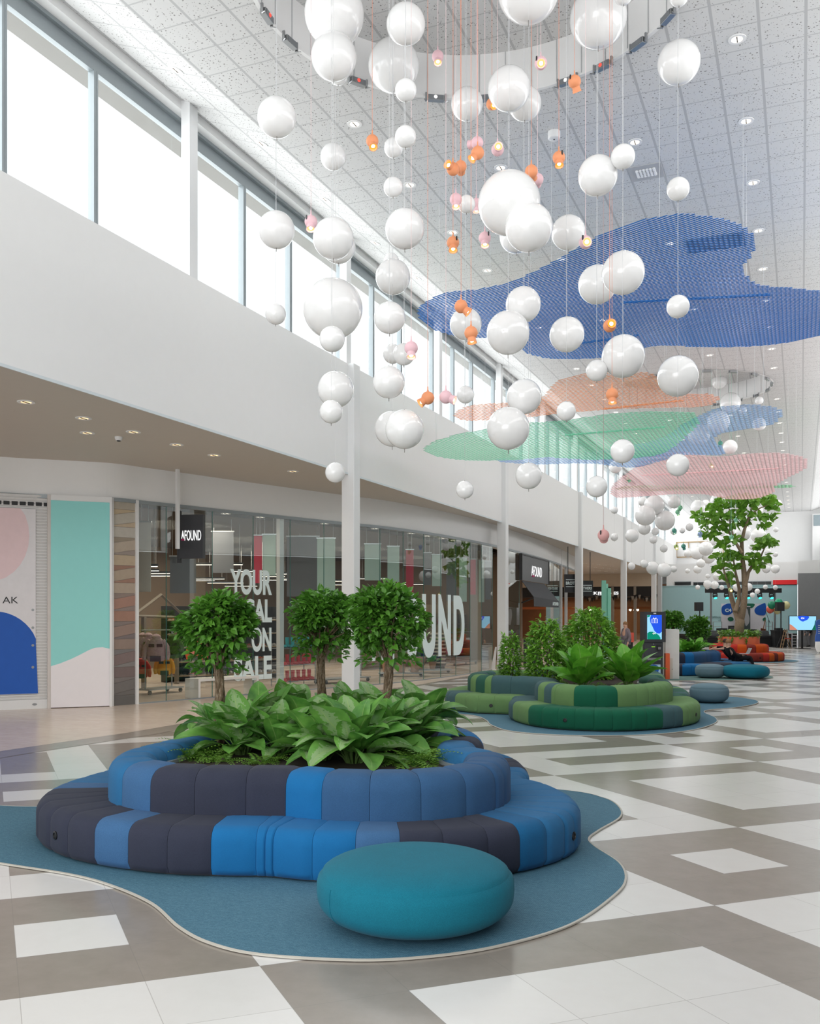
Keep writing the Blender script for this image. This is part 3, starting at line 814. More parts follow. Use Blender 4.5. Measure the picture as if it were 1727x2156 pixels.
def standard_tree(label, base, trunk_h, cr, ch, seed, nleaf=900, lean=(0, 0), leaf=(0.082, 0.042), group=None, mat=None, name='ficus_tree', tr=0.06):
    rg = random.Random(seed)
    t = thing(name, label, 'tree', tuple(base))
    mb = MB(); N = 16
    for q in range(4):
        ph = 2 * PI * q / 4 + seed; pts = []; rs = []
        for i in range(N + 1):
            f = i / N; a = ph + f * 4.2; rr = tr * 0.55 * (1 - 0.35 * f)
            pts.append((rr * math.cos(a) + lean[0] * f + 0.012 * math.sin(7 * f + seed), rr * math.sin(a) + lean[1] * f, -0.02 + trunk_h * f)); rs.append(tr * (0.62 - 0.2 * f) * (1 + 0.12 * math.sin(9 * f + q * 2)))
        rs[0] *= 1.3; mb.tube(pts, rs, 7)
    mb.build('trunk', M_bark, t, True, 80)
    top = Vector((lean[0], lean[1], trunk_h)); cc = top + Vector((0, 0, ch * 0.42))
    bb = MB(); tips = []
    for q in range(16):
        v = rvec(rg); v.z = abs(v.z) * 1.2 - 0.35
        e = cc + Vector((v.x * cr * 0.8, v.y * cr * 0.8, v.z * ch * 0.5)); m = top.lerp(e, 0.45) + Vector((0, 0, 0.05 * ch))
        bb.tube([top - Vector((0, 0, 0.12)), m, e], [tr * 0.34, tr * 0.2, tr * 0.08], 5); tips.append(e)
    bb.build('branches', M_bark, t, True, 80)
    lb = newleafmb()
    lumps = []
    for q in range(22):
        v = rvec(rg); v.z = v.z * 0.75 + 0.3; v.normalize()
        lumps.append((Vector((v.x * cr * 0.66, v.y * cr * 0.66, v.z * ch * 0.3)), rg.uniform(0.34, 0.5) * cr))
    for i in range(nleaf):
        if i % 14 == 0:        # loose leaves hanging below the head
            v = rvec(rg); p = cc + Vector((v.x * cr * 0.75, v.y * cr * 0.75, -ch * rg.uniform(0.2, 0.52)))
        else:
            lc, lr = lumps[rg.randrange(22)]; v = rvec(rg); p = cc + lc + Vector((v.x, v.y, v.z * 0.8)) * lr * rg.uniform(0.5, 1.0) ** 0.5
            v = (v + lc.normalized() * 0.5).normalized()
        d = Vector((v.x, v.y, v.z * 0.6 + 0.1)) + rvec(rg) * 0.7
        L = leaf[0] * rg.uniform(0.75, 1.35)
        add_leaf(lb, p, d, L, leaf[1] * L / leaf[0] * rg.uniform(0.9, 1.25), rg.uniform(0.1, 0.9), rg.randrange(40), 4, 2, 0.3, 0, 0.7, rg.uniform(-0.9, 0.9))
    lb.build('foliage', mat or LF_FICUS, t, True, 180)
    return t


def clump(label, base, n, L, W, mat, seed, name='broadleaf_plant', e0=20, e1=85, droop=1.1, stem=0.35, group=None, az=None):
    rg = random.Random(seed); t = thing(name, label, 'plant', tuple(base), group=group)
    lb = newleafmb(); sb = MB()
    for i in range(n):
        a = (i * 2.399 + rg.uniform(-0.3, 0.3)) if az is None else rg.uniform(*az)
        f = (i + 0.5) / n; e = R(e1 + (e0 - e1) * f + rg.uniform(-8, 8))
        d = Vector((math.cos(a) * math.cos(e), math.sin(a) * math.cos(e), math.sin(e)))
        sl = L * stem * rg.uniform(0.7, 1.3)
        b = Vector((0.05 * math.cos(a), 0.05 * math.sin(a), -0.02)); tip = b + Vector((d.x * 0.6, d.y * 0.6, abs(d.z) + 0.35)).normalized() * sl
        sb.tube([b, (b + tip) / 2 + Vector((0, 0, 0.02)), tip], [0.011, 0.009, 0.006], 5)
        ll = L * rg.uniform(0.75, 1.2)
        add_leaf(lb, tip, d, ll, W * ll / L * rg.uniform(0.85, 1.15), droop * rg.uniform(0.5, 1.4), rg.randrange(40), 10, 6, 0.2, 0.1, 0.8, rg.uniform(-0.4, 0.4), 0.72)
    sb.build('stems', M_stem, t, True, 80); lb.build('leaves', mat, t, True, 180)
    return t


def fern(base, seed, size=0.3, n=13):
    rg = random.Random(seed)
    lb = newleafmb()
    for i in range(n):
        a = i * 2.399 + rg.uniform(-0.4, 0.4); e = R(rg.uniform(15, 65)); L = size * rg.uniform(0.7, 1.25)
        d = Vector((math.cos(a) * math.cos(e), math.sin(a) * math.cos(e), math.sin(e))); p = Vector(base) + Vector((0, 0, -0.02)); rnd = rg.randrange(40)
        side = d.cross(Vector((0, 0, 1))).normalized(); K = 12
        for k in range(K):
            t = k / K; w = size * 0.26 * (1 - t) ** 0.7 * (0.5 + min(1, t * 5) * 0.5)
            upv = side.cross(d).normalized(); wd = L / K * 0.42
            for sgn in (-1, 1):
                tip = p + side * (sgn * w) + d * (w * 0.35) - upv * (w * 0.15)
                b0 = len(lb.v); vs = [p - d * wd * 0.2, p + side * sgn * w * 0.45 - d * wd * 0.5 + d * w * 0.12, tip, p + side * sgn * w * 0.45 + d * wd * 0.9 + d * w * 0.12]
                lb.vu += [(0.3, rnd + 0.2)] * 4; lb.add(vs, [(0, 1, 2, 3)])
            d = (Matrix.Rotation(-0.11, 3, side) @ d).normalized(); p = p + d * (L / K)
    return lb


def fern_thing(label, base, seed, size=0.3, n=13, group=None):
    rg = random.Random(seed); lb = fern((0, 0, 0), seed, size, n)
    t = thing('fern', label, 'fern', tuple(base), rg.uniform(0, 6), group)
    lb.build('fronds', LF_FERN, t, False)
    mb = MB(); mb.lathe([(0.03, -0.03), (0.035, 0.0), (0.015, 0.03), (0, 0.035)], (0, 0, 0), 8); mb.build('rootstock', M_soil, t, True)
    return t


SOILZ = 0.6
# three small standard trees
tb = [onz(463, 1580, SOILZ), onz(677, 1545, SOILZ), onz(813, 1562, SOILZ)]
standard_tree('small round-headed ficus with gnarled trunk standing apart from its two companions', tb[0], 0.92, 0.385, 0.86, 3, 2600, lean=(-0.02, 0))
standard_tree('small round-headed ficus in the middle of the three, in front of the first white column', tb[1], 0.98, 0.4, 0.86, 5, 2700)
standard_tree('small round-headed ficus with widest crown, in front of the large shop window letters', tb[2], 0.96, 0.425, 0.92, 8, 3000, lean=(0.03, 0.0))
# broad dappled leaves between them
for i, (px, py, n, L, lab) in enumerate([
        (510, 1588, 17, 0.52, 'dappled broadleaf plant beside the trunk of the separate ficus'),
        (610, 1548, 16, 0.52, 'dappled broadleaf plant below the middle ficus, reaching highest of the leaves'),
        (745, 1606, 22, 0.56, 'dappled broadleaf plant at the front of the blue sofa bed, leaves over the rim'),
        (855, 1583, 18, 0.52, 'dappled broadleaf plant leaning to the lobe behind the blue sofa'),
        (735, 1545, 15, 0.5, 'dappled broadleaf plant between the trunks of the two close ficus trees'),
        (660, 1573, 15, 0.5, 'dappled broadleaf plant in the centre of the blue sofa bed'),
        (885, 1548, 14, 0.5, 'dappled broadleaf plant behind the widest ficus trunk'),
        (455, 1545, 9, 0.42, 'small dappled broadleaf plant behind the separate ficus trunk'),
        (590, 1590, 13, 0.46, 'low dappled broadleaf plant behind the bright blue back cushion'), (545, 1560, 13, 0.52, 'dappled broadleaf plant between the separate ficus and the middle one'),
        (680, 1600, 13, 0.46, 'low dappled broadleaf plant at the front rim beside the foremost clump'), (800, 1590, 14, 0.5, 'dappled broadleaf plant at the foot of the widest ficus'), (790, 1540, 13, 0.5, 'dappled broadleaf plant at the back of the bed before the first column')]):
    p = onz(px, py, SOILZ); clump(lab, p, int(n * 2.0), L * 0.98, L * 0.52, LF_BROAD, 20 + i, e0=2 if i == 2 else 14, e1=86)
for i, (px, py, s) in enumerate([(372, 1594, 0.3), (408, 1600, 0.28), (440, 1603, 0.25), (395, 1583, 0.3), (470, 1606, 0.22), (545, 1610, 0.22), (845, 1612, 0.3), (885, 1606, 0.3), (915, 1600, 0.26), (868, 1595, 0.28), (350, 1588, 0.24), (385, 1600, 0.28), (425, 1590, 0.3), (455, 1595, 0.25), (900, 1612, 0.3), (865, 1610, 0.3), (930, 1590, 0.26), (575, 1605, 0.22), (820, 1605, 0.24), (430, 1578, 0.24)]):
    grp = 'ferns at the foot of the separate ficus' if px < 500 else ('ferns before the widest ficus' if px > 800 else 'ferns beside the front broadleaf plant')
    lab = 'light green fern in the bed at the foot of the separate ficus' if px < 500 else ('light green fern in the bed before the widest ficus' if px > 800 else 'small light green fern beside the front broadleaf plant')
    fern_thing(lab, onz(px, py - 3, SOILZ), 50 + i, s * 1.3, 24, grp)


def bush(label, base, r, h, n, seed, leaf, mat, name='leafy_shrub', stems=5, taper=0.0):
    rg = random.Random(seed); t = thing(name, label, 'shrub', tuple(base))
    sb = MB(); lb = newleafmb()
    for q in range(stems):
        a = 2 * PI * q / stems + seed; e = Vector((math.cos(a) * r * 0.55, math.sin(a) * r * 0.55, h * rg.uniform(0.7, 1.0)))
        sb.tube([(0.04 * math.cos(a), 0.04 * math.sin(a), -0.02), (e.x * 0.6, e.y * 0.6, e.z * 0.5), tuple(e)], [0.02, 0.014, 0.005], 5)
    for i in range(n):
        z = rg.random(); a = rg.uniform(0, 2 * PI); w = r * (0.55 + 0.45 * math.sin(PI * min(1, z * 0.85 + 0.15))) * (1 - taper * z) * (1 + 0.2 * math.sin(3 * a + z * 9 + seed)) * rg.uniform(0.45, 1.0) ** 0.5
        hh = h * (1 + 0.1 * math.sin(2 * a + seed))
        p = Vector((math.cos(a) * w, math.sin(a) * w, z * hh)); d = Vector((math.cos(a), math.sin(a), 0.35)) + rvec(rg) * 0.7
        L = leaf * rg.uniform(0.7, 1.3); add_leaf(lb, p, d, L, L * 0.42, rg.uniform(0.3, 1.3), rg.randrange(40), 4, 2, 0.25, 0, 0.7, rg.uniform(-0.6, 0.6))
    for q in range(7):
        a = rg.uniform(0, 6.28); b0 = Vector((math.cos(a) * r * 0.3, math.sin(a) * r * 0.3, h * 0.95)); tip = b0 + Vector((math.cos(a) * 0.12, math.sin(a) * 0.12, h * rg.uniform(0.08, 0.2)))
        sb.tube([b0 - Vector((0, 0, h * 0.3)), b0, tip], [0.008, 0.006, 0.003], 4)
        for k in range(7):
            f = k / 6; p = b0.lerp(tip, f); add_leaf(lb, p, rvec(rg) + Vector((0, 0, 0.3)), leaf, leaf * 0.4, 0.8, rg.randrange(40), 4, 2, 0.25, 0, 0.7)
    sb.build('stems', M_bark, t, True, 80); lb.build('leaves', mat, t, True, 180); return t


def rel(px, top, y_base, z=SOILZ, dz=0.0):
    p = onz(px, y_base, z + dz); h = CAMZ + (HYP - top) / FPX * depth_of(p) - p.z; return p, h


p, h = rel(1075, 1345, 1432); bush('slim tall shrub at the narrow end of the green sofa bed', p, 0.2, h, 900, 71, 0.11, LF_BUSH, stems=3)
p, h = rel(1150, 1316, 1436); bush('upright dense shrub, middle one of three in the green sofa bed', p, 0.4, h, 2300, 72, 0.12, LF_BUSH)
p, h = rel(1243, 1296, 1428); bush('large spreading bright green shrub behind the big glossy leaves', p, 0.66, h, 3600, 73, 0.13, LF_BUSH, stems=7)
p = onz(1228, 1449, SOILZ); clump('big glossy green plant in the green sofa bed, before the large shrub', p, 24, 0.74, 0.36, LF_GREEN, 81, 'birdnest_plant', 28, 88, 0.6, 0.2)
p = onz(1322, 1446, SOILZ); clump('big glossy green plant in the green sofa bed, beside the payment kiosk', p, 24, 0.76, 0.35, LF_GREEN, 82, 'birdnest_plant', 25, 88, 0.65, 0.2)
for i, (px, py, s) in enumerate([(1062, 1432, 0.3), (1090, 1434, 0.32), (1118, 1435, 0.3), (1140, 1437, 0.3), (1195, 1448, 0.32), (1225, 1452, 0.28), (1262, 1452, 0.3), (1290, 1452, 0.3), (1318, 1452, 0.28), (1345, 1450, 0.3), (1365, 1446, 0.28), (1165, 1438, 0.3)]):
    fern_thing('bright fern edging the green sofa bed below the %s' % ('shrubs' if px < 1180 else 'big glossy leaves'), onz(px, py, SOILZ), 100 + i, s * 1.2, 22, 'ferns below the shrubs' if px < 1180 else 'ferns below the big glossy leaves')
# far blue island
p = onz(1467, 1376, SOILZ); standard_tree('small round-headed tree growing from the far blue sofa', p, 0.5, 0.47, 1.0, 31, 1500, leaf=(0.13, 0.07))
p = onz(1416, 1376.5, SOILZ); standard_tree('small round-headed tree showing above the white stand', p, 0.95, 0.38, 0.7, 32, 1100, leaf=(0.13, 0.07))
p = onz(1464, 1379, SOILZ); clump('low broad green plant in the far blue sofa bed', p, 22, 0.62, 0.2, LF_GREEN, 83, 'broadleaf_plant', 12, 70, 1.0, 0.3)
p = onz(1438, 1379, SOILZ); clump('low broad green plant beside the white stand in the far blue sofa bed', p, 18, 0.6, 0.2, LF_GREEN, 84, 'broadleaf_plant', 12, 70, 1.0, 0.3)

# ---- orange planter and the tall fig
PD = depth_of(pc)
M_coral = plain('coral_planter', (236, 128, 92), 0.5, var=0.04)
t = thing('planter', 'round coral orange tree planter in the middle of the red sofa', 'planter', tuple(pc))
mb = MB(); rpl = 41.5 / FPX * PD; mb.lathe([(rpl, 0.03), (rpl, 1.08), (rpl - 0.06, 1.08), (rpl - 0.06, 0.92)], (0, 0, 0), 48, cap=True); mb.build('tub', M_coral, t, True)
mb = MB(); mb.lathe([(0.0, 0.95), (rpl - 0.05, 0.95)], (0, 0, 0), 32, cap=False); mb.build('planter_soil', M_soil, t)
rg = random.Random(9)
t = thing('trailing_ivy', 'leafy green ground cover spilling over the rim of the coral planter', 'plant', (pc.x, pc.y, 0.9)); lb = newleafmb(); sb = MB()
for i in range(420):
    a = rg.uniform(0, 6.283); r = rpl * rg.uniform(0.3, 1.0) ** 0.6; z = rg.uniform(0.12, 0.42)
    add_leaf(lb, (r * math.cos(a), r * math.sin(a), z), Vector((math.cos(a), math.sin(a), 0.5)) + rvec(rg) * 0.8, 0.17, 0.13, 0.7, rg.randrange(40), 3, 2, 0.2, 0, 0.7)
for a in (-1.9, -1.2, -2.5):
    for k in range(9):
        add_leaf(lb, ((rpl + 0.03) * math.cos(a) + rg.uniform(-.08, .08), (rpl + 0.03) * math.sin(a), 0.2 - k * 0.035), rvec(rg) + Vector((math.cos(a), math.sin(a), -0.2)), 0.14, 0.11, 0.5, rg.randrange(40), 3, 2, 0.2, 0, 0.7)
for k in range(10):
    a = k * 0.63; sb.tube([(0.3 * math.cos(a), 0.3 * math.sin(a), -0.03), (rpl * 0.6 * math.cos(a), rpl * 0.6 * math.sin(a), 0.12), (rpl * math.cos(a), rpl * math.sin(a), 0.1)], 0.012, 4)
sb.build('stems', M_stem, t, True); lb.build('leaves', LF_FERN, t, True, 180)
t = thing('fig_tree', 'tall fiddle-leaf fig growing from the coral planter up towards the ceiling nets', 'tree', (pc.x, pc.y, 0.9)); O = Vector((pc.x, pc.y, 0.9))
rg = random.Random(4)
def fp(px, py, dd=0.0): return dep(px, py, PD + dd) - O
mb = MB()
limbs = [([(1556, 1345), (1557, 1318), (1559, 1306)], [0.3, 0.27, 0.26]), ([(1558, 1312), (1566, 1275), (1569, 1240), (1567, 1205), (1563, 1170), (1562, 1140), (1568, 1115), (1578, 1085), (1588, 1058)], [0.22, 0.19, 0.17, 0.15, 0.12, 0.11, 0.09, 0.06, 0.03]),
         ([(1557, 1312), (1548, 1285), (1541, 1262), (1537, 1240), (1528, 1215), (1522, 1190)], [0.2, 0.15, 0.13, 0.1, 0.07, 0.04]), ([(1549, 1288), (1556, 1262), (1557, 1240), (1549, 1205), (1545, 1180)], [0.14, 0.12, 0.1, 0.07, 0.04]),
         ([(1569, 1235), (1576, 1205), (1588, 1186), (1602, 1172), (1612, 1150)], [0.12, 0.1, 0.09, 0.06, 0.03]), ([(1563, 1165), (1545, 1135), (1530, 1112), (1515, 1095), (1495, 1085)], [0.1, 0.08, 0.06, 0.04, 0.02]),
         ([(1545, 1135), (1538, 1105), (1537, 1075), (1530, 1058)], [0.07, 0.05, 0.04, 0.02]), ([(1578, 1085), (1600, 1070), (1622, 1062)], [0.05, 0.04, 0.02])]
for pts, rs in limbs: rs = [q * 0.78 for q in rs]; mb.tube([fp(x, y, 0.25 * math.sin(i * 1.3 + len(pts))) for i, (x, y) in enumerate(pts)], rs, 9)
mb.build('trunk', M_figbark, t, True, 80)
lb = newleafmb()
for (x, y, r) in [(1475, 1083, 13), (1490, 1103, 18), (1505, 1066, 12), (1530, 1056, 18), (1560, 1050, 20), (1590, 1054, 18), (1615, 1054, 18), (1630, 1068, 10), (1622, 1088, 10), (1525, 1088, 15), (1550, 1083, 14), (1575, 1078, 15), (1600, 1088, 12), (1496, 1126, 14), (1515, 1112, 12), (1540, 1108, 14), (1562, 1100, 12), (1522, 1146, 13), (1545, 1138, 12), (1605, 1108, 7), (1612, 1134, 13), (1625, 1144, 10), (1600, 1152, 13), (1520, 1172, 14), (1540, 1168, 14), (1560, 1172, 12), (1592, 1183, 11), (1608, 1178, 12), (1518, 1192, 11), (1530, 1212, 11), (1545, 1194, 10), (1533, 1224, 8), (1600, 1194, 7), (1586, 1168, 8), (1508, 1085, 12), (1548, 1060, 14), (1578, 1062, 14)]:
    for i in range(max(14, int(r * 2.4))):
        v = rvec(rg); p = fp(x + v.x * r * rg.random() ** 0.4, y + v.z * r * rg.random() ** 0.4, v.y * r * 0.04)
        d = Vector((v.x, v.y, v.z * 0.9 + 0.15)) + rvec(rg) * 0.9
        add_leaf(lb, p, d, rg.uniform(0.24, 0.42), rg.uniform(0.15, 0.23), rg.uniform(0.1, 1.0), rg.randrange(40), 5, 2, 0.15, 0.05, 1.0, rg.uniform(-1.5, 1.5))
lb.build('foliage', LF_FIG, t, True, 180)
# ================================================================ what hangs from the ceiling
def gloss_white():
    t = NT('glossy_white_plastic'); f = t.noise(2.0, 2)
    return t.finish(t.pbsdf(t.mix(f, lin((240, 240, 240)), lin((245, 245, 245))), 0.1, 0, 0.55, coat=0.3))


M_globe = gloss_white(); M_wire = plain('pale_wire', (206, 208, 210), 0.5); M_pin = plain('globe_pin', (132, 128, 124), 0.4, 0.5)


def ceil_at(x, y):
    for cx, cyy, r in RINGS:
        if math.hypot(x - cx, y - cyy) < r - 0.08: return RECESS
    if x < KINKL: return CEIL + (KINKL - x) * 0.378
    if x > KINKR: return CEIL + (x - KINKR) * 0.365
    return CEIL


def sphere_mesh(name, seg, rings):
    bm = bmesh.new(); bmesh.ops.create_uvsphere(bm, u_segments=seg, v_segments=rings, radius=1.0)
    me = bpy.data.meshes.new(name); bm.to_mesh(me); bm.free(); me.polygons.foreach_set('use_smooth', [True] * len(me.polygons)); return me


ME_GLOBE = sphere_mesh('globe', 48, 32); ME_GLOBE.materials.append(M_globe)
ME_GLOBE_FAR = sphere_mesh('globe_small', 24, 16); ME_GLOBE_FAR.materials.append(M_globe)
_w = MB().tube([(0, 0, 0), (0, 0, 1)], 1.0, 5); ME_WIRE = _w.build('wire', M_wire).data
bpy.data.objects.remove(bpy.data.objects['wire'])
_w = MB(); _w.lathe([(0.035, -0.04), (0.035, 0.02), (0.02, 0.03)], (0, 0, -1), 10); _w.lathe([(0.02, -0.2), (0.03, -0.19), (0.03, -0.03)], (0, 0, -1), 10); _w.lathe([(0.05, -0.02), (0.05, 0.04), (0, 0.05)], (0, 0, 1), 10)
ME_PIN = _w.build('fitting', M_pin, None, True).data; bpy.data.objects.remove(bpy.data.objects['fitting'])
SIZES = [0.2, 0.25, 0.3, 0.4, 0.5, 0.6, 0.8]


def globe(px, py, d, label, target=12.7, bias=0.0, group=None, far=False):
    best = min(SIZES, key=lambda s: abs(s * FPX / d - target - bias))
    D = best * FPX / d * (1.03 if not far else 1.0)
    c = dep(px, py, D); r = best / 2
    t = thing('balloon_globe', label, 'globe', tuple(c), 0, group)
    g = link('globe', ME_GLOBE_FAR if far else ME_GLOBE, t); g.scale = (r, r, r)
    w = link('wire', ME_WIRE, t); h = ceil_at(c.x, c.y) - c.z - r * 0.98; w.location = (0, 0, r * 0.98); w.scale = (0.0019, 0.0019, h + 0.01)
    f = link('fitting', ME_PIN, t); f.scale = (r * 0.0 + 0.35 * 0.5, r * 0.0 + 0.35 * 0.5, r) if False else (0.16, 0.16, r)
    return t


NEAR = [
 (704, 30, 129, 0, 'huge white globe cut by the top edge, a slightly smaller globe before its underside'),
 (703, 119, 98, -1, 'big white globe overlapping the huge globe at the upper left of the cluster'),
 (712, 158, 42, 1, 'small white globe peeping from under the big globe beside a red ring lamp'),
 (854.6, 51, 84, 0, 'white globe under the recess, between the huge top globe and a pink lamp'),
 (829, 138, 110, 1, 'large white globe with a small globe at its lower right, under the recess'),
 (854.6, 190, 47, -1, 'small white globe overlapping the lower right of a large globe under the recess'),
 (583, 247, 84, 0, 'lone white globe before the white ceiling slope, highest one over the clerestory windows'),
 (702, 330, 56, 0, 'white globe hanging alone below the pair of big overlapping globes'),
 (829, 311, 42, 1, 'small white globe half behind another small one, near the orange lamp'),
 (854, 288, 46, -1, 'small white globe overlapping a twin to its lower left, near the orange lamp'),
 (828, 394, 42, 0, 'single small white globe above the globe that hangs left of the biggest pair'),
 (983.6, 219, 69, 1, 'white globe at the far lip of the ceiling recess among orange lamp cords'),
 (1072, 187, 92, -0.5, 'white globe overlapping another to its lower right at the recess lip'),
 (1105, 218, 72, 1, 'white globe half hidden behind a larger globe at the recess lip'),
 (1113, -22, 134, 0, 'huge white globe, only its underside in the picture, at the top middle'),
 (1260, 38, 122, 0, 'huge white globe before the curved recess wall, second from the top right'),
 (1313, -10, 40, 0, 'small white globe just touching the top edge beside a huge globe'),
 (1430, -8, 42, 0, 'small white globe at the top edge over a ring lamp'),
 (1429.6, 132, 91, 0, 'white globe hanging alone before the grey perforated ceiling, far from the recess centre'),
 (1259, 370, 85, -0.5, 'white globe with a smaller globe touching its upper right, before the ceiling vent'),
 (1312, 330, 52, 0.5, 'small white globe touching the upper right of a larger one near the ceiling vent'),
 (1428, 398, 49, 0, 'small white globe just above the blue ceiling net'),
 (982.5, 430, 38, 1, 'small white globe beside a hanging pink lamp, left of the biggest globe'),
 (1072.5, 428, 135, 0, 'biggest white globe in the middle of the cluster with another globe before it'),
 (1114, 479, 103, -0.8, 'large white globe overlapping the lower right of the biggest globe'),
 (1197, 490, 74, 0.5, 'white globe touching the large overlapping globe, at the edge of the blue net'),
 (1087, 497, 72, 2, 'white globe almost hidden behind the biggest pair, a crescent of it showing'),
 (582, 484, 79, 0, 'white globe before the clerestory windows, below the lone high globe'),
 (702, 502, 88, -0.4, 'white globe before the clerestory with another peeping out beneath it'),
 (713, 518, 74, 1.5, 'white globe peeping out from beneath a larger one before the clerestory'),
 (701, 650, 129, 0, 'huge white globe before the clerestory windows with a small globe at its foot'),
 (699.6, 714, 55, -1, 'small white globe at the foot of the huge globe before the clerestory'),
 (580.6, 661, 45, 0, 'small white globe at the window sill, hanging furthest towards the white wall'),
 (852.7, 482, 85, 0, 'white globe below the single small one, midway between windows and biggest globe'),
 (827.5, 583, 75, -0.4, 'white globe with a small globe peeping over its top, before the windows'),
 (824, 549, 33, 1.5, 'tiny white globe peeping over the top of another before the windows'),
 (820.6, 669, 68, 0, 'white globe before the windows, below the one with a tiny globe peeping out'),
 (827, 745, 42, 1, 'small white globe half behind a twin, next to a pink lamp'),
 (850.6, 746, 47, -0.5, 'small white globe partly covered by a pink lamp'),
 (819, 805, 69, 0, 'white globe at the window sill beneath the twin small globes'),
 (707, 820, 78, 0.5, 'white globe before the white upper wall with a smaller globe below it'),
 (697.5, 867, 50, -0.5, 'small white globe overlapping the bottom of a bigger one before the upper wall'),
 (826, 903, 76, 1, 'white globe half hidden behind its neighbour, before the upper wall'),
 (852, 904, 84, -0.5, 'white globe overlapping a paler neighbour, before the upper wall'),
 (706, 995, 43.5, 0, 'lowest small white globe next to the first white column'),
 (981, 682, 69, 0.5, 'white globe with two orange lamps before it, at the end of the blue net'),
 (1102, 641, 76, 0.5, 'white globe before the blue net, upper one of an overlapping pair'),
 (1070, 700.5, 93, -0.5, 'large white globe before the blue net, lower one of an overlapping pair'),
 (1194, 704, 75, 0, 'single white globe in the middle of the blue net'),
 (1258, 599, 83, 0.6, 'white globe before the blue net, partly covered by a larger one at its right'),
 (1312.5, 574.5, 92, -0.4, 'large white globe before the blue net, upper of two in one column'),
 (1428, 645.5, 49, 0, 'small white globe alone before the right half of the blue net'),
 (1312.5, 750, 92, -0.4, 'large white globe at the lower edge of the blue net with a small one behind'),
 (1257, 780, 46, 0.5, 'small white globe tucked behind a large one at the lower edge of the blue net'),
 (1427.5, 792, 87, 0, 'large white globe above the orange net, apart from the others'),
 (980.5, 831, 37.5, 0, 'small white globe beside the turned pink lamp before the windows'),
 (1104, 835, 75, 0.6, 'white globe over the tip of the orange net, upper one of a pair'),
 (1192.6, 865.5, 41.5, 0, 'small white globe before the line where orange and green nets meet'),
 (1070.5, 902, 92, -0.5, 'large white globe before the tip of the green net, lower one of a pair'),
 (1113.4, 1002, 57, 0, 'white globe hanging just under the green net'),
 (1311, 950, 51.5, 0, 'white globe before the green net at its far edge'),
 (1256.6, 1024.5, 46, 0, 'small white globe between the green net and the pink net'),
 (979, 1031, 38.5, 0, 'lowest small white globe before the shop fascia, beyond the first column'),
 (1427.5, 979, 48.5, 0, 'small white globe before the middle of the pink net'),
]
for x, y, d, b, lab in NEAR: globe(x, y, d, lab, 12.7, b * 1.3)
FARG = [(1296, 983, 27), (1515, 803, 32), (1538, 848, 43), (1599, 843, 17), (1513, 888, 47), (1472, 915, 46), (1599, 893, 28), (1565, 863, 16), (1537.7, 941, 30),
 (1359, 1085, 43), (1378, 1064, 42), (1400, 1096, 42), (1420, 1057, 27), (1354, 1056, 20), (1357, 1113, 26), (1331, 1128, 28), (1380, 1119, 16), (1376, 1136.6, 16), (1398, 1155, 16), (1294, 1074, 15), (1294, 1131, 16), (1419, 1119, 14), (1452, 1110, 16), (1330, 1192, 16), (1357, 1187, 17), (1375, 1196, 28), (1399, 1200, 29.6), (1419, 1198, 14), (1437, 1117, 12)]
FARH = [(1448, 1202, 10), (1469, 1199, 17), (1470, 1067, 29), (1486.5, 1060.5, 17.5), (1513, 1053, 32), (1502, 1080, 29.5), (1564, 1063, 32), (1598, 1075, 17.7), (1537, 1091, 17.7), (1564, 1123, 33), (1597, 1127, 31), (1501, 1140, 17), (1487, 1155, 30), (1468, 1164, 28), (1492, 1173, 28), (1476, 1186, 18), (1449, 1165, 17), (1536, 1177, 17), (1563, 1188, 17), (1596, 1192, 17), (1614, 1198, 17), (1633, 1198, 18), (1614, 1111, 11), (1634, 1115, 11), (1633, 1167, 11), (1617, 1162, 14), (1511, 1214, 18), (1506, 1197, 10), (1490, 1230, 17), (1505, 1232, 17), (1490, 1236, 10), (1520, 1237, 10), (1469.5, 1236.6, 10), (1552, 1237, 17), (1576, 1236, 17), (1612, 1236, 10), (1633, 1237, 10), (1595, 1245, 11), (1585, 1253, 11), (1638, 1060, 16), (1491, 1213, 10), (1520, 1122, 14), (1585, 1150, 16), (1574, 1115, 14), (1545, 1120, 12), (1620, 1100, 9), (1530, 1160, 12)]
for x, y, d in FARG:
    lab, g = ('white globe seen through or beside the far nets', 'globes behind the far nets') if y < 1000 else ('white globe in the middle swarm along the far part of the upper wall', 'globes of the middle swarm')
    globe(x, y, d, lab, 36.0, 0, g, True)
for x, y, d in FARH: globe(x, y, d, 'white globe in the furthest swarm around the fig tree', 54.0 if d > 24 else 57.0, 0, 'globes around the fig tree', True)

# ---- small pendant lamps: ball, collar, lit mouth, cord
LAMPC = {'orange': (238, 156, 110), 'pink': (236, 196, 204), 'rose': (214, 160, 158), 'mint': (132, 196, 158), 'teal': (86, 158, 142), 'olive': (168, 190, 116), 'blue': (150, 176, 214)}
M_lamp = {k: plain('lamp_' + k, v, 0.55, var=0.02) for k, v in LAMPC.items()}
M_cord = {'orange': plain('cord_orange', (226, 150, 122), 0.7), 'pink': plain('cord_pink', (232, 206, 208), 0.7), 'rose': plain('cord_rose', (180, 150, 148), 0.7), 'mint': plain('cord_mint', (150, 200, 180), 0.7)}
M_mouth = emit('warm_lamp_mouth', (255, 190, 120), 1.3); M_bulb = emit('warm_bulb', (255, 236, 208), 9.0); M_mouth_o = emit('amber_lamp_mouth', (255, 164, 60), 1.2)
LM = {}


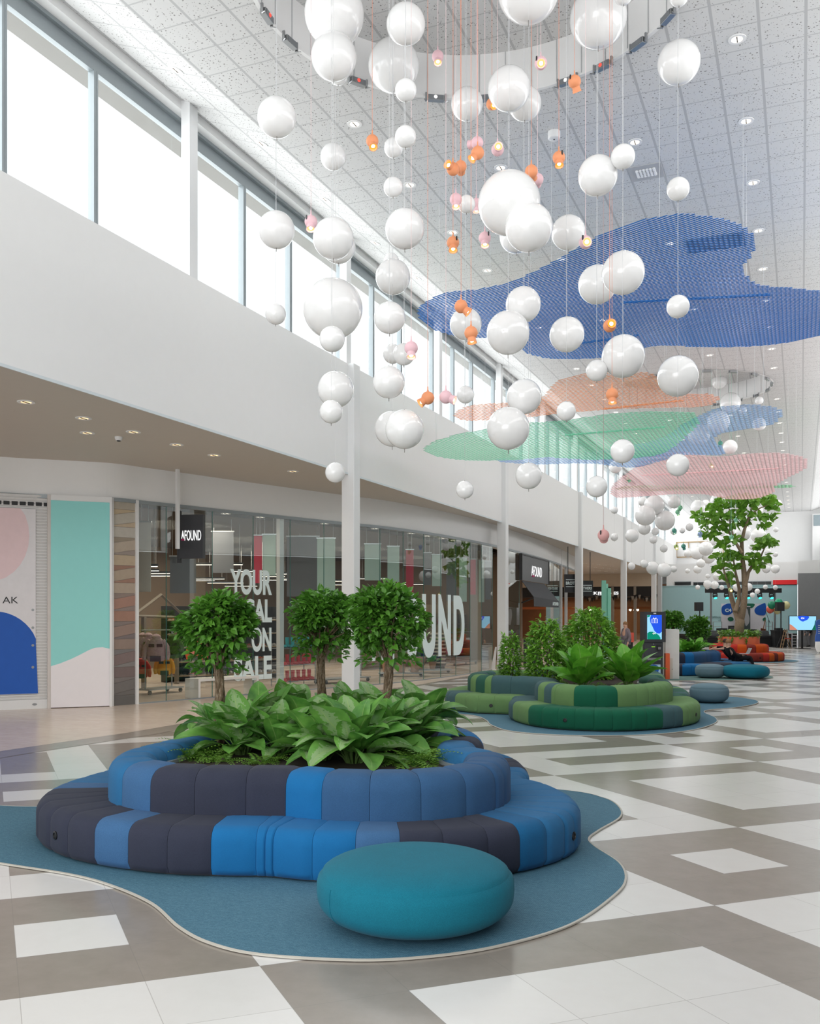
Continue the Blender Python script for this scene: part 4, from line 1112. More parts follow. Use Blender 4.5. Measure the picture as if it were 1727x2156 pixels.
def lamp_meshes(col):
    if col in LM: return LM[col]
    mb = MB(); mb.lathe([(1.0 * math.cos(a), 1.0 * math.sin(a)) for a in [-PI / 2 + PI * k / 16 for k in range(17)]], (0, 0, 0), 24, cap=False); body = mb.build('body', M_lamp[col], None, True).data
    mb = MB(); mb.lathe([(0.62, -0.75), (0.6, -0.9), (0.66, -1.25), (0.72, -1.55), (0.66, -1.55), (0.58, -1.2), (0.5, -1.0)], (0, 0, 0), 24, cap=False); col_me = mb.build('collar', M_lamp[col], None, True, ).data
    mb = MB(); mb.lathe([(0.0, -1.22), (0.6, -1.24), (0.64, -1.45)], (0, 0, 0), 20, cap=False); mouth = mb.build('reflector', M_mouth_o if col == 'orange' else M_mouth, None, True).data
    mb = MB(); mb.lathe([(0.0, -1.42), (0.2, -1.38), (0.3, -1.25), (0.2, -1.1)], (0, 0, 0), 14, cap=False); bulb = mb.build('bulb', M_bulb, None, True).data
    mb = MB(); mb.box((0.93, -0.12, 0.05), (1.02, 0.12, 0.75)); slot = mb.build('slot', M_dark).data
    mb = MB(); mb.lathe([(0.2, 0.95), (0.1, 1.3), (0.09, 1.75), (0.0, 1.8)], (0, 0, 0), 10); nip = mb.build('cord_grip', M_lamp[col], None, True).data
    for o in [o for o in COL.objects if o.data in (body, col_me, mouth, bulb, slot, nip)]: bpy.data.objects.remove(o)
    LM[col] = (body, col_me, mouth, bulb, slot, nip); return LM[col]


def pendant(px, py, col, dirv, label, D=12.4, r=0.083, group=None, cord=None, turn=0.0):
    body, cm, mouth, bulb, slot, nip = lamp_meshes(col); c = dep(px, py, D)
    t = thing('pendant_lamp', label, 'lamp', tuple(c), 0, group)
    d = (RT * dirv[0] + UP * dirv[1] - FW * dirv[2]).normalized()
    q = Vector((0, 0, -1)).rotation_difference(d)
    for nm, me in (('body', body), ('collar', cm), ('reflector', mouth), ('bulb', bulb)):
        o = link(nm, me, t); o.scale = (r, r, r); o.rotation_mode = 'QUATERNION'; o.rotation_quaternion = q
    o = link('slot', slot, t); o.scale = (r, r, r); o.rotation_euler = (0, 0, YAW - PI / 2 + turn)
    o = link('cord_grip', nip, t); o.scale = (r, r, r)
    w = link('cord', ME_WIRE, t); w.location = (0, 0, r * 1.7); w.scale = (0.003, 0.003, ceil_at(c.x, c.y) - c.z - r * 1.7 + 0.01)
    w.material_slots[0].link = 'OBJECT'; w.material_slots[0].material = M_cord[cord or col]
    return t


for x, y, c, d, D, turn, lab in [
 (922, 119, 'pink', (0, -1, .4), 13.4, 2.8, 'pink pendant lamp highest of all, before the recess wall'), (784, 297, 'orange', (.15, -1, .5), 12.6, 2.4, 'orange pendant lamp nearest the twin small globes'),
 (655, 467, 'pink', (0, -1, .4), 12.2, -0.7, 'pink pendant lamp before the clerestory, furthest from the other lamps'), (1139, 133, 'pink', (-.1, -.6, 1), 12.4, -0.9, 'pink pendant lamp with glaring bulb before the recess wall'),
 (1210, 172, 'orange', (.35, -.9, -.4), 12.4, -0.9, 'orange pendant lamp hanging before a ring lamp under the huge globe'), (1036, 219, 'orange', (.2, -.6, .8), 13.6, 2.5, 'orange pendant lamp half hidden behind a globe at the recess lip'),
 (1005, 301, 'pink', (-.8, .1, -.6), 12.7, 2.5, 'pink pendant lamp directly above an orange one, turned away'), (1006, 322, 'orange', (-.7, -.8, .2), 12.1, 2.5, 'orange pendant lamp directly below a pink one'),
 (1048, 315, 'pink', (0, -.12, 1), 12.5, 2.5, 'pink pendant lamp shining straight out above the biggest globe'), (954, 356, 'orange', (-.6, .12, .8), 12.3, 2.5, 'orange pendant lamp with mouth turned sideways, glaring, beside a second'),
 (970, 351, 'orange', (.1, -.1, -1), 12.9, 2.5, 'orange pendant lamp behind one that glares sideways'), (1119, 361, 'orange', (.3, -.3, -1), 12.2, 2.5, 'orange pendant lamp touching the upper right of the biggest globe'),
 (1132, 378, 'pink', (.1, -.1, -1), 13.0, 2.5, 'pink pendant lamp behind the right shoulder of the biggest globe'), (1177, 332, 'orange', (0, -1, .3), 12.4, 0.4, 'orange pendant lamp midway between biggest globe and ceiling vent'),
 (960, 420, 'pink', (0, -1, .3), 12.8, 2.5, 'pink pendant lamp beside a small globe left of the biggest globe'), (954, 511, 'orange', (0, -1, .35), 12.5, 0.6, 'orange pendant lamp before the plain ceiling below the small globe'),
 (1021, 501, 'pink', (0, -1, .3), 12.8, 0.6, 'pink pendant lamp under the left side of the biggest globe'), (1233, 510, 'pink', (0, -.35, 1), 12.0, -0.6, 'pink pendant lamp glaring at the edge of the blue net'),
 (971, 645, 'orange', (.8, -.7, .1), 11.8, 2.5, 'tilted orange pendant lamp over the globe ending the blue net'), (992, 701, 'orange', (.1, -1, .1), 11.6, 2.5, 'upright orange pendant lamp over the globe ending the blue net'),
 (1284, 686, 'orange', (0, -.05, 1), 12.2, 2.5, 'orange pendant lamp glaring like a star before the blue net'), (866, 733, 'pink', (0, -1, .3), 11.6, 2.5, 'pink pendant lamp before two small globes at the windows'),
 (901, 838, 'orange', (-.8, -.6, .2), 12.0, 2.5, 'orange pendant lamp turned aside at the window sill'), (939, 836, 'pink', (.9, -.4, .3), 12.0, 2.5, 'pink pendant lamp turned aside at the window sill'),
 (1289, 830, 'orange', (0, -1, .2), 12.6, 2.5, 'orange pendant lamp before the orange net'), (1271, 1127, 'rose', (.25, -.5, -1), 13.4, -0.7, 'dusky pink pendant lamp hanging lowest, before the far columns'),
 (1003, 429, 'pink', (0, -1, 0), 14.4, 2.5, 'pink pendant lamp just showing behind the left edge of the biggest globe')]:
    pendant(x, y, c, d, lab, D, turn=turn)
for x, y, c, d, lab in [(1427, 1078, 'mint', (.2, -.9, .2), 'mint pendant lamp in the middle swarm, lower of a close pair'), (1433, 1069, 'mint', (0, -.5, -.8), 'mint pendant lamp in the middle swarm, upper of a close pair'), (1420, 1117, 'teal', (.1, -.9, .2), 'teal pendant lamp before a small globe of the middle swarm'),
 (1424, 1151, 'olive', (0, -.7, .8), 'lit yellow-green pendant lamp at the wooden frame on the far wall'), (1439.5, 1150, 'teal', (.3, -.8, -.3), 'teal pendant lamp at the wooden frame on the far wall'), (1517, 933, 'teal', (-.1, -.9, -.3), 'teal pendant lamp at the edge of the grey-blue net'),
 (1536, 939, 'olive', (0, -.3, 1), 'yellow-green pendant lamp before a globe by the grey-blue net'), (1549.5, 1095, 'mint', (0, -1, .2), 'mint pendant lamp before the crown of the fig tree'), (1540.5, 1131, 'mint', (0, -1, .3), 'mint pendant lamp before the fork of the fig tree'),
 (1498, 981, 'olive', (0, -.4, 1), 'yellow-green lamp seen through the pink net'), (1474.5, 1124, 'blue', (0, -1, 0), 'pale blue pendant lamp beside the fig tree crown'), (1538, 1242, 'olive', (0, -.3, 1), 'lit lamp hanging before the stage lights'), (1323, 1008, 'mint', (.4, -.8, 0), 'mint pendant lamp behind the edge of the pink net')]:
    pendant(x, y, c, d, lab, 34.0 if y < 1160 and x < 1545 else 38.0, 0.083, cord='mint')

# ---- hanging nets of coloured expanded mesh
def inside(poly, x, y):
    c = False; n = len(poly); j = n - 1
    for i in range(n):
        xi, yi = poly[i]; xj, yj = poly[j]
        if (yi > y) != (yj > y) and x < (xj - xi) * (y - yi) / (yj - yi) + xi: c = not c
        j = i
    return c


def net(label, pxs, z, colr, cw, ch, wd, ht, battens=(), fine_rot=0.0):
    pts = [tuple(onz(x, y, z)[:2]) for x, y in pxs]; c2 = [(p.x, p.y) for p in smooth_closed(pts, 6)]
    cx = sum(p[0] for p in c2) / len(c2); cyy = sum(p[1] for p in c2) / len(c2)
    m = plain('net_' + label.split()[0] + str(int(z * 10)), colr, 0.55, var=0.05)
    t = thing('hanging_net', label, 'hanging net', (cx, cyy, z))
    x0 = min(p[0] for p in c2); x1 = max(p[0] for p in c2); y0 = min(p[1] for p in c2); y1 = max(p[1] for p in c2)
    mb = MB(); nx = int((x1 - x0) / cw) + 2; ny = int((y1 - y0) / (ch / 2)) + 2
    ins = {}
    def node(i, j):
        k = (i, j)
        if k not in ins:
            x = x0 + (i + (0.5 if j % 2 else 0)) * cw; y = y0 + j * ch / 2
            ins[k] = (x, y, inside(c2, x, y))
        return ins[k]
    for j in range(ny):
        for i in range(-1, nx):
            a = node(i, j)
            if not a[2]: continue
            for di in ((0, -1) if j % 2 == 0 else (1, 0)):
                b = node(i + di, j + 1)
                if not b[2]: continue
                dx, dy = b[0] - a[0], b[1] - a[1]; L = math.hypot(dx, dy); nxv, nyv = -dy / L * wd / 2, dx / L * wd / 2
                A = (a[0] - cx, a[1] - cyy); B = (b[0] - cx, b[1] - cyy)
                vs = [(A[0] - nxv, A[1] - nyv, -ht / 2), (A[0] + nxv, A[1] + nyv, ht / 2), (B[0] + nxv, B[1] + nyv, ht / 2), (B[0] - nxv, B[1] - nyv, -ht / 2)]
                mb.add(vs, [(0, 1, 2, 3)])
    o = mb.build('mesh_sheet', m, t)
    for (a, b) in battens:
        p, q = onz(*a, z + 0.03), onz(*b, z + 0.03); bb = MB().tube([(p.x - cx, p.y - cyy, 0.03), (q.x - cx, q.y - cyy, 0.03)], 0.022, 6); bb.build('batten', m, t)
    k = max(1, len(c2) // 9)
    for i in range(0, len(c2), k):
        px, py = c2[i][0] * 0.9 + cx * 0.1, c2[i][1] * 0.9 + cyy * 0.1
        w = link('wire', ME_WIRE, t); w.location = (px - cx, py - cyy, 0); w.scale = (0.003, 0.003, ceil_at(px, py) - z + 0.01)
    return t


net('royal blue mesh net with cloud outline, biggest and first of the hanging nets', [(880, 648), (930, 618), (1000, 609), (1060, 597), (1120, 573), (1180, 541), (1230, 510), (1290, 483), (1350, 462), (1420, 450), (1480, 452), (1540, 462), (1580, 482), (1596, 508), (1588, 536), (1573, 556), (1574, 574), (1590, 592), (1630, 603), (1690, 607), (1770, 620), (1830, 650), (1790, 690), (1700, 713), (1620, 727), (1540, 731), (1450, 730), (1380, 729), (1340, 740), (1290, 750), (1230, 756), (1160, 756), (1112, 746), (1080, 728), (1040, 713), (985, 711), (940, 704), (900, 690), (880, 668)], 8.2, (42, 116, 196), 0.16, 0.075, 0.015, 0.0115, [((1312, 637), (1622, 620)), ((1190, 727), (1345, 706))])
net('orange mesh net above the mint one', [(952, 873), (975, 858), (1010, 851), (1075, 846), (1130, 839), (1150, 825), (1165, 806), (1200, 792), (1250, 783), (1320, 780), (1375, 786), (1420, 806), (1455, 828), (1498, 828), (1518, 838), (1505, 850), (1470, 857), (1400, 859), (1300, 862), (1200, 869), (1100, 880), (1000, 886), (960, 882)], 7.6, (252, 164, 120), 0.22, 0.12, 0.016, 0.009, [((1270, 861), (1440, 843))])
net('mint green mesh net reaching towards the white upper wall', [(890, 947), (910, 930), (960, 915), (1010, 905), (1080, 892), (1180, 885), (1300, 869), (1400, 866), (1470, 870), (1474, 893), (1445, 922), (1420, 943), (1390, 957), (1330, 965), (1240, 968), (1150, 963), (1100, 968), (1030, 970), (960, 968), (905, 958)], 6.3, (142, 232, 196), 0.2, 0.11, 0.016, 0.009, [((1190, 916), (1400, 899))])
net('grey-blue mesh net beyond the mint one', [(1042, 966), (1120, 960), (1250, 950), (1380, 925), (1440, 890), (1480, 870), (1520, 856), (1580, 851), (1638, 858), (1651, 872), (1638, 890), (1600, 900), (1560, 905), (1518, 914), (1510, 928), (1530, 945), (1522, 958), (1470, 958), (1430, 960), (1390, 972), (1330, 985), (1240, 976), (1150, 978), (1090, 976), (1050, 972)], 6.8, (140, 184, 236), 0.22, 0.12, 0.016, 0.009)
net('pale pink mesh net hanging before the fig tree crown', [(1283, 1040), (1290, 1018), (1325, 990), (1355, 965), (1400, 951), (1440, 949), (1500, 961), (1560, 956), (1640, 953), (1690, 960), (1708, 973), (1698, 988), (1668, 1003), (1640, 1020), (1630, 1038), (1590, 1050), (1530, 1051), (1480, 1041), (1420, 1041), (1360, 1045), (1300, 1048)], 6.9, (250, 202, 206), 0.25, 0.145, 0.016, 0.009, [((1350, 1001), (1640, 986))])
net('small green mesh net end showing behind the pink one', [(1290, 1030), (1340, 1022), (1450, 1024), (1560, 1024), (1640, 1021), (1672, 1021), (1672, 1026), (1630, 1028), (1540, 1032), (1420, 1034), (1330, 1034)], 7.6, (140, 210, 166), 0.3, 0.18, 0.024, 0.012)

# ---- flood lamps round the ceiling recesses
M_lens_w = emit('flood_lens_white', (255, 250, 240), 2.5); M_lens_r = emit('flood_lens_red', (255, 60, 50), 2.5); M_lens_off = plain('flood_lens_dark', (120, 124, 128), 0.15)


def flood(cx, cyy, r, a, lit, label, group=None):
    t = thing('ring_floodlight', label, 'lamp', (cx + (r - 0.05) * math.cos(a), cyy + (r - 0.05) * math.sin(a), CEIL + 0.0), a + PI / 2, group)
    mb = MB(); mb.rbox((-0.14, -0.05, -0.09), (0.14, 0.05, 0.0), 0.008, 1); mb.build('housing', M_chrome, t)
    mb = MB(); mb.box((-0.12, 0.05, -0.085), (0.12, 0.056, -0.01)); mb.build('lens', M_lens_off, t)
    for s in (-1, 1):
        mb = MB(); mb.box((s * 0.165 - 0.012, -0.02, -0.1), (s * 0.165 + 0.012, 0.02, 0.04)); mb.tube([(s * 0.165, 0, -0.1), (s * 0.2, 0.06, -0.1)], 0.008, 5); mb.build('bracket', M_chrome, t)
    if lit:
        mb = MB(); mb.lathe([(0, -0.006), (0.022, -0.004), (0.028, 0.004)], (0, 0, 0), 12, cap=False); mb.mat4(Matrix.Translation((0.01, 0.06, -0.045)) @ Matrix.Rotation(PI / 2, 4, 'X')); mb.build('lit_spot', M_lens_r if lit == 'r' else M_lens_w, t)
    return t


for (x, y, lit, lab) in [(559, 28, 'r', 'steel floodlight first on the recess rim, at the edge over the windows'), (609, 84, None, 'unlit steel floodlight on the recess rim between the first lamp and the big globes'), (750, 170, 'r', 'red-lit floodlight on the recess rim beside the overlapping big globes'), (918, 201, 'w', 'floodlight at the far point of the recess rim, under the highest pink lamp'),
    (1024, 203, None, 'floodlight on the recess rim half hidden by a globe'), (1199, 170, 'w', 'floodlight on the recess rim behind an orange pendant'), (1275, 137, 'r', 'red-lit floodlight on the recess rim under the huge globe'), (1352, 90, None, 'unlit floodlight on the recess rim near the lone globe'), (1420, 32, None, 'unlit floodlight on the recess rim under the small top globe')]:
    p = onz(x, y, CEIL); cx, cyy, r = RINGS[0]; flood(cx, cyy, r, math.atan2(p.y - cyy, p.x - cx), lit, lab)
for q in range(11):
    cx, cyy, r = RINGS[1]; flood(cx, cyy, r, -1.9 + q * 0.32, None, 'small floodlight on the rim of the second ceiling recess', 'floodlights of the second recess')

# ---- downlights, vent, detectors
M_dl = emit('downlight_lamp', (255, 240, 222), 3.0); M_dlw = emit('soffit_lamp', (255, 214, 160), 1.6)
mb = MB(); mb.lathe([(0.13, 0.0), (0.13, -0.012), (0.085, -0.012), (0.08, 0.02), (0.02, 0.03)], (0, 0, 0), 20, cap=False); ME_DLR = mb.build('trim_ring', M_white, None, True).data
mb = MB(); mb.lathe([(0.078, -0.004), (0.0, -0.008)], (0, 0, 0), 16, cap=False); ME_DLL = mb.build('lamp_face', M_dl, None, True).data
mb = MB(); mb.box((-0.008, -0.07, -0.016), (0.008, 0.07, -0.006)); ME_DLB = mb.build('spring', M_dark, None).data
for o in [o for o in COL.objects if o.data in (ME_DLR, ME_DLL, ME_DLB)]: bpy.data.objects.remove(o)


def downlight(x, y, z, label, group=None, mat=None, tilt=0.0, s=1.0, watt=0.0, warm=(1.0, 0.95, 0.88)):
    t = thing('ceiling_downlight', label, 'downlight', (x, y, z), 0, group); t.rotation_euler = (0, tilt, 0); t.scale = (s, s, s)
    link('trim_ring', ME_DLR, t); o = link('lamp_face', ME_DLL, t); link('spring', ME_DLB, t)
    if watt:
        sd_ = bpy.data.lights.new('downlight_beam', 'SPOT'); sd_.energy = watt; sd_.spot_size = R(125); sd_.spot_blend = 1.0; sd_.shadow_soft_size = 0.05; sd_.color = warm
        so = bpy.data.objects.new('downlight_beam', sd_); COL.objects.link(so); so.location = (x, y, z - 0.03)
    if mat: o.material_slots[0].link = 'OBJECT'; o.material_slots[0].material = mat
    return t


DLW = 105.0


def in_ring(x, y): return any(math.hypot(x - cx, y - cyy) < r + 0.2 for cx, cyy, r in RINGS)
for k in range(27):
    y = 14.93 + 2.535 * k
    if not in_ring(-0.885, y): downlight(-0.885, y, CEIL, 'round ceiling downlight in the outer row away from the windows', 'downlights of the outer row', watt=DLW)
    if not in_ring(-7.25, y): downlight(-7.25, y, CEIL, 'round ceiling downlight in the row by the bright ceiling slope', 'downlights of the window row', watt=DLW)
    if k % 2 and not in_ring(-5.35, y): downlight(-5.35, y, CEIL, 'round ceiling downlight in the second row from the windows', 'downlights of the second row', watt=DLW)
    if k % 2 and not in_ring(-2.8, y): downlight(-2.8, y, CEIL, 'round ceiling downlight in the third row from the windows', 'downlights of the third row', watt=DLW)
for (x, y) in [(370, 138), (550, 292), (684, 411), (790, 503), (878, 575), (945, 635)]:
    p = onz(x, y, 10.9); downlight(p.x, p.y, CEIL + (KINKL - p.x) * 0.378, 'downlight in the bright sloping strip above the clerestory', 'downlights of the sloping strip', tilt=math.atan(0.378))
for (x, y, lab) in [(55, 846, 'first soffit downlight, nearest the shuttered shop'), (176, 880, 'soffit downlight above the pale turquoise panel, nearer the hall edge'), (184, 911, 'soffit downlight above the pale turquoise panel, nearer the shops'), (281, 909, 'soffit downlight just beyond the soffit detector'), (372, 936, 'brightest soffit downlight over the hanging shop sign'), (451, 958, 'soffit downlight one beyond the hanging shop sign'), (617, 992, 'last soffit downlight before the first column')]:
    p = onz(x, y, SOF); downlight(p.x, p.y, SOF, lab, mat=M_dlw, s=1.05, watt=40, warm=(1.0, 0.86, 0.68))
for q in range(14):
    p = onz(1232 + (q % 5) * 14 + (q // 5) * 8, 1186 + (q // 5) * 7 + (q % 5) * 1.5, SOF); downlight(p.x, p.y, SOF, 'small downlight in the far soffit over the set-back shops', 'downlights of the far soffit', M_dlw)
p = onz(1167, 278, CEIL); t = thing('smoke_detector', 'white drum-shaped detector hanging from the grey ceiling', 'detector', (p.x, p.y, CEIL))
MB().lathe([(0.11, 0), (0.11, -0.11), (0.09, -0.13), (0, -0.13)], (0, 0, 0), 28).build('casing', M_steel_white, t, True, 50); MB().lathe([(0.015, -0.128), (0.012, -0.14), (0, -0.142)], (0, 0, 0), 10).build('sensor', M_dark, t)
p = onz(250, 920, SOF); t = thing('smoke_detector', 'small white detector on the soffit between the downlights', 'detector', (p.x, p.y, SOF))
MB().lathe([(0.075, 0), (0.07, -0.04), (0.05, -0.07), (0, -0.07)], (0, 0, 0), 20).build('casing', M_steel_white, t, True, 50); MB().lathe([(0.045, -0.066), (0.03, -0.085), (0, -0.09)], (0, 0, 0), 14).build('sensor', M_dark, t)
vp = onz(1361, 362, CEIL); t = thing('air_vent', 'square grey ceiling air vent with rows of white nozzles', 'air vent', (vp.x, vp.y, CEIL))
MB().box((-0.315, -0.315, -0.012), (0.315, 0.315, 0)).build('plate', plain('vent_plate', (186, 187, 188), 0.5), t)
for i in range(6):
    nb = MB()
    for j in range(5): nb.lathe([(0.03, -0.01), (0.032, -0.03), (0.0, -0.045)], (-0.16 + i * 0.064, -0.13 + j * 0.064, 0), 10)
    nb.build('nozzle_row', M_white, t, True)
vp2 = onz(1507, 510, CEIL); t = thing('ceiling_hatch', 'dark rectangular duct opening in the ceiling above the blue net', 'hatch', (vp2.x, vp2.y, CEIL))
MB().box((-0.6, -0.36, -0.05), (0.6, 0.36, 0)).build('duct_face', plain('duct_dark', (70, 78, 90), 0.5), t); MB().box((-0.64, -0.4, -0.03), (0.64, 0.4, 0)).build('frame', plain('duct_frame', (120, 126, 134), 0.5), t)
# ================================================================ shopfronts, their signs and goods
GT = 4.62                                               # top of the glazing


def adopt(parent, child):
    L = parent.location; child.parent = parent
    child.matrix_parent_inverse = (Matrix.Translation(L) @ Matrix.Rotation(parent.rotation_euler[2], 4, 'Z')).inverted(); return child


def zat(p, y):
    return CAMZ + (HYP - y) / FPX * depth_of((p.x, p.y, 0))


def plane_M(a, b, z):
    """Matrix whose x runs from a to b on plan, y upwards, z towards the viewer."""
    X = Vector((b.x - a.x, b.y - a.y, 0)).normalized(); Y = Vector((0, 0, 1)); Z = X.cross(Y)
    M = Matrix(((X.x, Y.x, Z.x, a.x), (X.y, Y.y, Z.y, a.y), (X.z, Y.z, Z.z, z), (0, 0, 0, 1))); return M


def lettering(name, body, a, b, z0, z1, mat, parent=None, bold=0.0, depth=0.01):
    """Letters stretched to fill the upright rectangle from a to b, z0 to z1."""
    o = text_obj(name, body, 1.0, mat, Matrix.Identity(4), None, 1.0, bold, 0.004)
    me = o.data; xs = [v.co.x for v in me.vertices]; ys = [v.co.y for v in me.vertices]
    w = math.hypot(b.x - a.x, b.y - a.y); sx = w / (max(xs) - min(xs)); sy = (z1 - z0) / (max(ys) - min(ys))
    me.transform(Matrix.Translation((-min(xs), -min(ys), 0))); me.transform(Matrix.Diagonal((sx, sy, depth / 0.008, 1)))
    me.transform(plane_M(a, b, z0))
    if parent: adopt(parent, o)
    return o


def wall_poly(pts, a, b, d0, d1):
    """Prism of an outline given in (along, z) on the upright plane from a to b, thickness from d0 to d1 towards the viewer."""
    mb = MB(); n = len(pts); M = plane_M(a, b, 0.0)
    vs = [M @ Vector((p[0], p[1], d0)) for p in pts] + [M @ Vector((p[0], p[1], d1)) for p in pts]
    mb.add(vs, [tuple(range(n - 1, -1, -1)), tuple(range(n, 2 * n))] + [(i, (i + 1) % n, n + (i + 1) % n, n + i) for i in range(n)]); return mb


def ellipse(cx, cz, rx, rz, n=28, a0=0.0, a1=2 * PI):
    return [(cx + rx * math.cos(a0 + (a1 - a0) * k / (n if a1 - a0 > 6.2 else n - 1)), cz + rz * math.sin(a0 + (a1 - a0) * k / (n if a1 - a0 > 6.2 else n - 1))) for k in range(n)]


# fascia above the glazing
mb = MB(); L = FRONT
for i in range(len(L) - 1):
    for z0, z1 in ((GT, SOF),): mb.quad((L[i].x, L[i].y, z0), (L[i + 1].x, L[i + 1].y, z0), (L[i + 1].x, L[i + 1].y, z1), (L[i].x, L[i].y, z1))
    mb.quad((L[i].x, L[i].y, GT), (L[i + 1].x, L[i + 1].y, GT), (L[i + 1].x - 0.5, L[i + 1].y + 0.1, GT), (L[i].x - 0.5, L[i].y + 0.1, GT))
struct('wall_fascia', mb, M_white)
mb = MB()
for i in range(len(L) - 1):
    e = (L[i + 1] - L[i]).normalized(); nn = Vector((e.y, -e.x)) * 0.03
    mb.quad((L[i].x + nn.x, L[i].y + nn.y, GT - 0.07), (L[i + 1].x + nn.x, L[i + 1].y + nn.y, GT - 0.07), (L[i + 1].x + nn.x, L[i + 1].y + nn.y, GT + 0.01), (L[i].x + nn.x, L[i].y + nn.y, GT + 0.01))
    mb.quad((L[i].x + nn.x, L[i].y + nn.y, GT - 0.07), (L[i + 1].x + nn.x, L[i + 1].y + nn.y, GT - 0.07), (L[i + 1].x - nn.x, L[i + 1].y - nn.y, GT - 0.07), (L[i].x - nn.x, L[i].y - nn.y, GT - 0.07))
struct('trim_11', mb, M_alu)

# glazing panes
M_shopglass = glass_mat('shop_glass', (0.93, 0.965, 0.955), 1.52, 0.0, 0.06); M_glassedge = plain('green_glass_edge', (58, 112, 104), 0.2)
wk = 50
for px0, px1 in [(290, 350), (350, 447), (447, 533), (533, 611), (611, 682), (682, 745), (745, 800), (800, 849), (849, 892), (892, 928), (928, 960), (960, 990), (990, 1014), (1014, 1037), (1050, 1070), (1070, 1094), (1150, 1166), (1166, 1178)]:
    a = on_front(px0)[0]; b = on_front(px1)[0]
    M = plane_M(a, b, 0); w = (b - a).length
    mb = MB(); mb.box((0.004, 0.0, -0.006), (w - 0.004, GT - 0.06, 0.006)); mb.mat4(M); o = struct('window_%d' % wk, mb, M_shopglass); wk += 1
    eb = MB(); eb.box((w - 0.006, 0.0, -0.008), (w + 0.006, GT - 0.06, 0.008)); eb.mat4(M); eb.build('joint_edge', M_glassedge, o)
    bb = MB(); bb.box((0, 0.0, -0.02), (w, 0.03, 0.02)); bb.mat4(M); bb.build('floor_channel', M_alu, o)
for px in (287, 235):
    p, e, nn = on_front(px); mb = MB(); mb.box((-0.035, -0.05, 0), (0.035, 0.06, GT), math.atan2(e.y, e.x), (p.x, p.y, 0)); struct('trim_%d' % (px % 100 + 12), mb, M_steel_white)

# layered stone pier between the turquoise panel and the glass
a = on_front(235)[0]; b = on_front(290)[0]; w = (b - a).length
STC = [(176, 168, 154), (188, 170, 142), (184, 178, 166), (190, 172, 148), (186, 180, 170), (152, 140, 124), (176, 162, 146), (150, 138, 130), (182, 164, 140), (152, 118, 102), (170, 154, 136), (154, 120, 104), (172, 156, 140), (142, 126, 118), (160, 124, 110), (140, 124, 118), (158, 122, 106), (128, 116, 112), (146, 124, 114), (118, 108, 108), (142, 124, 114), (120, 116, 116), (124, 108, 106), (128, 124, 122), (116, 102, 100), (120, 114, 112), (112, 108, 106), (108, 104, 102), (100, 98, 96)]
zl = GT; mb = MB(); N = len(STC); mats = []
st = struct('wall_stone_pier', wall_poly([(0, 0), (w, 0), (w, GT), (0, GT)], a, b, -0.3, 0.0), plain('stone_grout', (150, 142, 134), 0.7))
zs = [(GT, GT)]
for i in range(N):
    thick = 0.225 if i % 2 == 0 else 0.1
    zl0, zr0 = zs[-1]
    if i % 2 == 0: l, r_ = zl0 - 0.22, zr0 - 0.22
    else:
        t_ = 0.02; l, r_ = (zl0 - 0.13, zr0 - t_) if i % 4 == 1 else (zl0 - t_, zr0 - 0.13)
    zs.append((l, r_))
k_ = GT / (GT - min(zs[-1])); zs = [(GT - (GT - l) * k_, GT - (GT - r_) * k_) for l, r_ in zs]
for i in range(N):
    (l0, r0), (l1, r1) = zs[i], zs[i + 1]
    m = plain('stone_%d' % i, STC[i], 0.6, var=0.1, scale=9)
    wall_poly([(0.004, max(0, l1 + 0.004)), (w - 0.004, max(0, r1 + 0.004)), (w - 0.004, r0 - 0.004), (0.004, l0 - 0.004)], a, b, 0.0, 0.012).build('stone_course', m, st)

# turquoise panel with a white wave
a = on_front(107)[0]; b = on_front(230)[0]; w = (b - a).length
t = thing('wall_panel', 'tall turquoise panel with white wave at its foot, beside the roller shutter', 'panel', (a.x, a.y, 0))
wz = lambda y: zat(a, y)
wave = [(0, 1.02)] + [(w * f, z) for f, z in ((0.15, 1.08), (0.35, 1.19), (0.5, 1.29), (0.65, 1.4), (0.75, 1.45), (0.88, 1.46), (1.0, 1.42))]
wave = [(x, z * 0.9) for x, z in wave]
adopt(t, wall_poly(wave + [(w, GT - 0.12), (0, GT - 0.12)], a, b, 0, 0.1).build('turquoise_board', plain('turquoise_board', (146, 220, 217), 0.45, var=0.02)))
adopt(t, wall_poly([(0, 0.02), (w, 0.02)] + wave[::-1], a, b, 0, 0.1).build('white_board', plain('white_board', (236, 232, 236), 0.45, var=0.02)))
adopt(t, wall_poly([(0, GT - 0.12), (w, GT - 0.12), (w, GT), (0, GT)], a, b, 0, 0.13).build('head_rail', M_steel_white))
adopt(t, wall_poly([(w, 0), (w + 0.05, 0), (w + 0.05, GT), (w, GT)], a, b, -0.02, 0.14).build('side_rail', M_steel_white))
# roller shutter
a = on_front(-70)[0]; b = on_front(99)[0]; w = (b - a).length
t = thing('roller_shutter', 'closed light grey slatted roller shutter at the edge of the picture', 'shutter', (a.x, a.y, 0))
mb = MB(); M = plane_M(a, b, 0); prof = []; z = 0.2
while z < GT - 0.05: prof += [(z, 0.0), (z + 0.02, 0.014), (z + 0.045, 0.014), (z + 0.06, 0.0)]; z += 0.065
vs = []
for z, d in prof: vs += [M @ Vector((0, z, d)), M @ Vector((w, z, d))]
mb.add(vs, [(2 * i, 2 * i + 1, 2 * i + 3, 2 * i + 2) for i in range(len(prof) - 1)]); adopt(t, mb.build('slat_curtain', plain('shutter_grey', (214, 214, 214), 0.45, 0.1)))
adopt(t, wall_poly([(0, 0.0), (w, 0.0), (w, 0.2), (0, 0.2)], a, b, -0.02, 0.03).build('bottom_rail', M_steel_white))
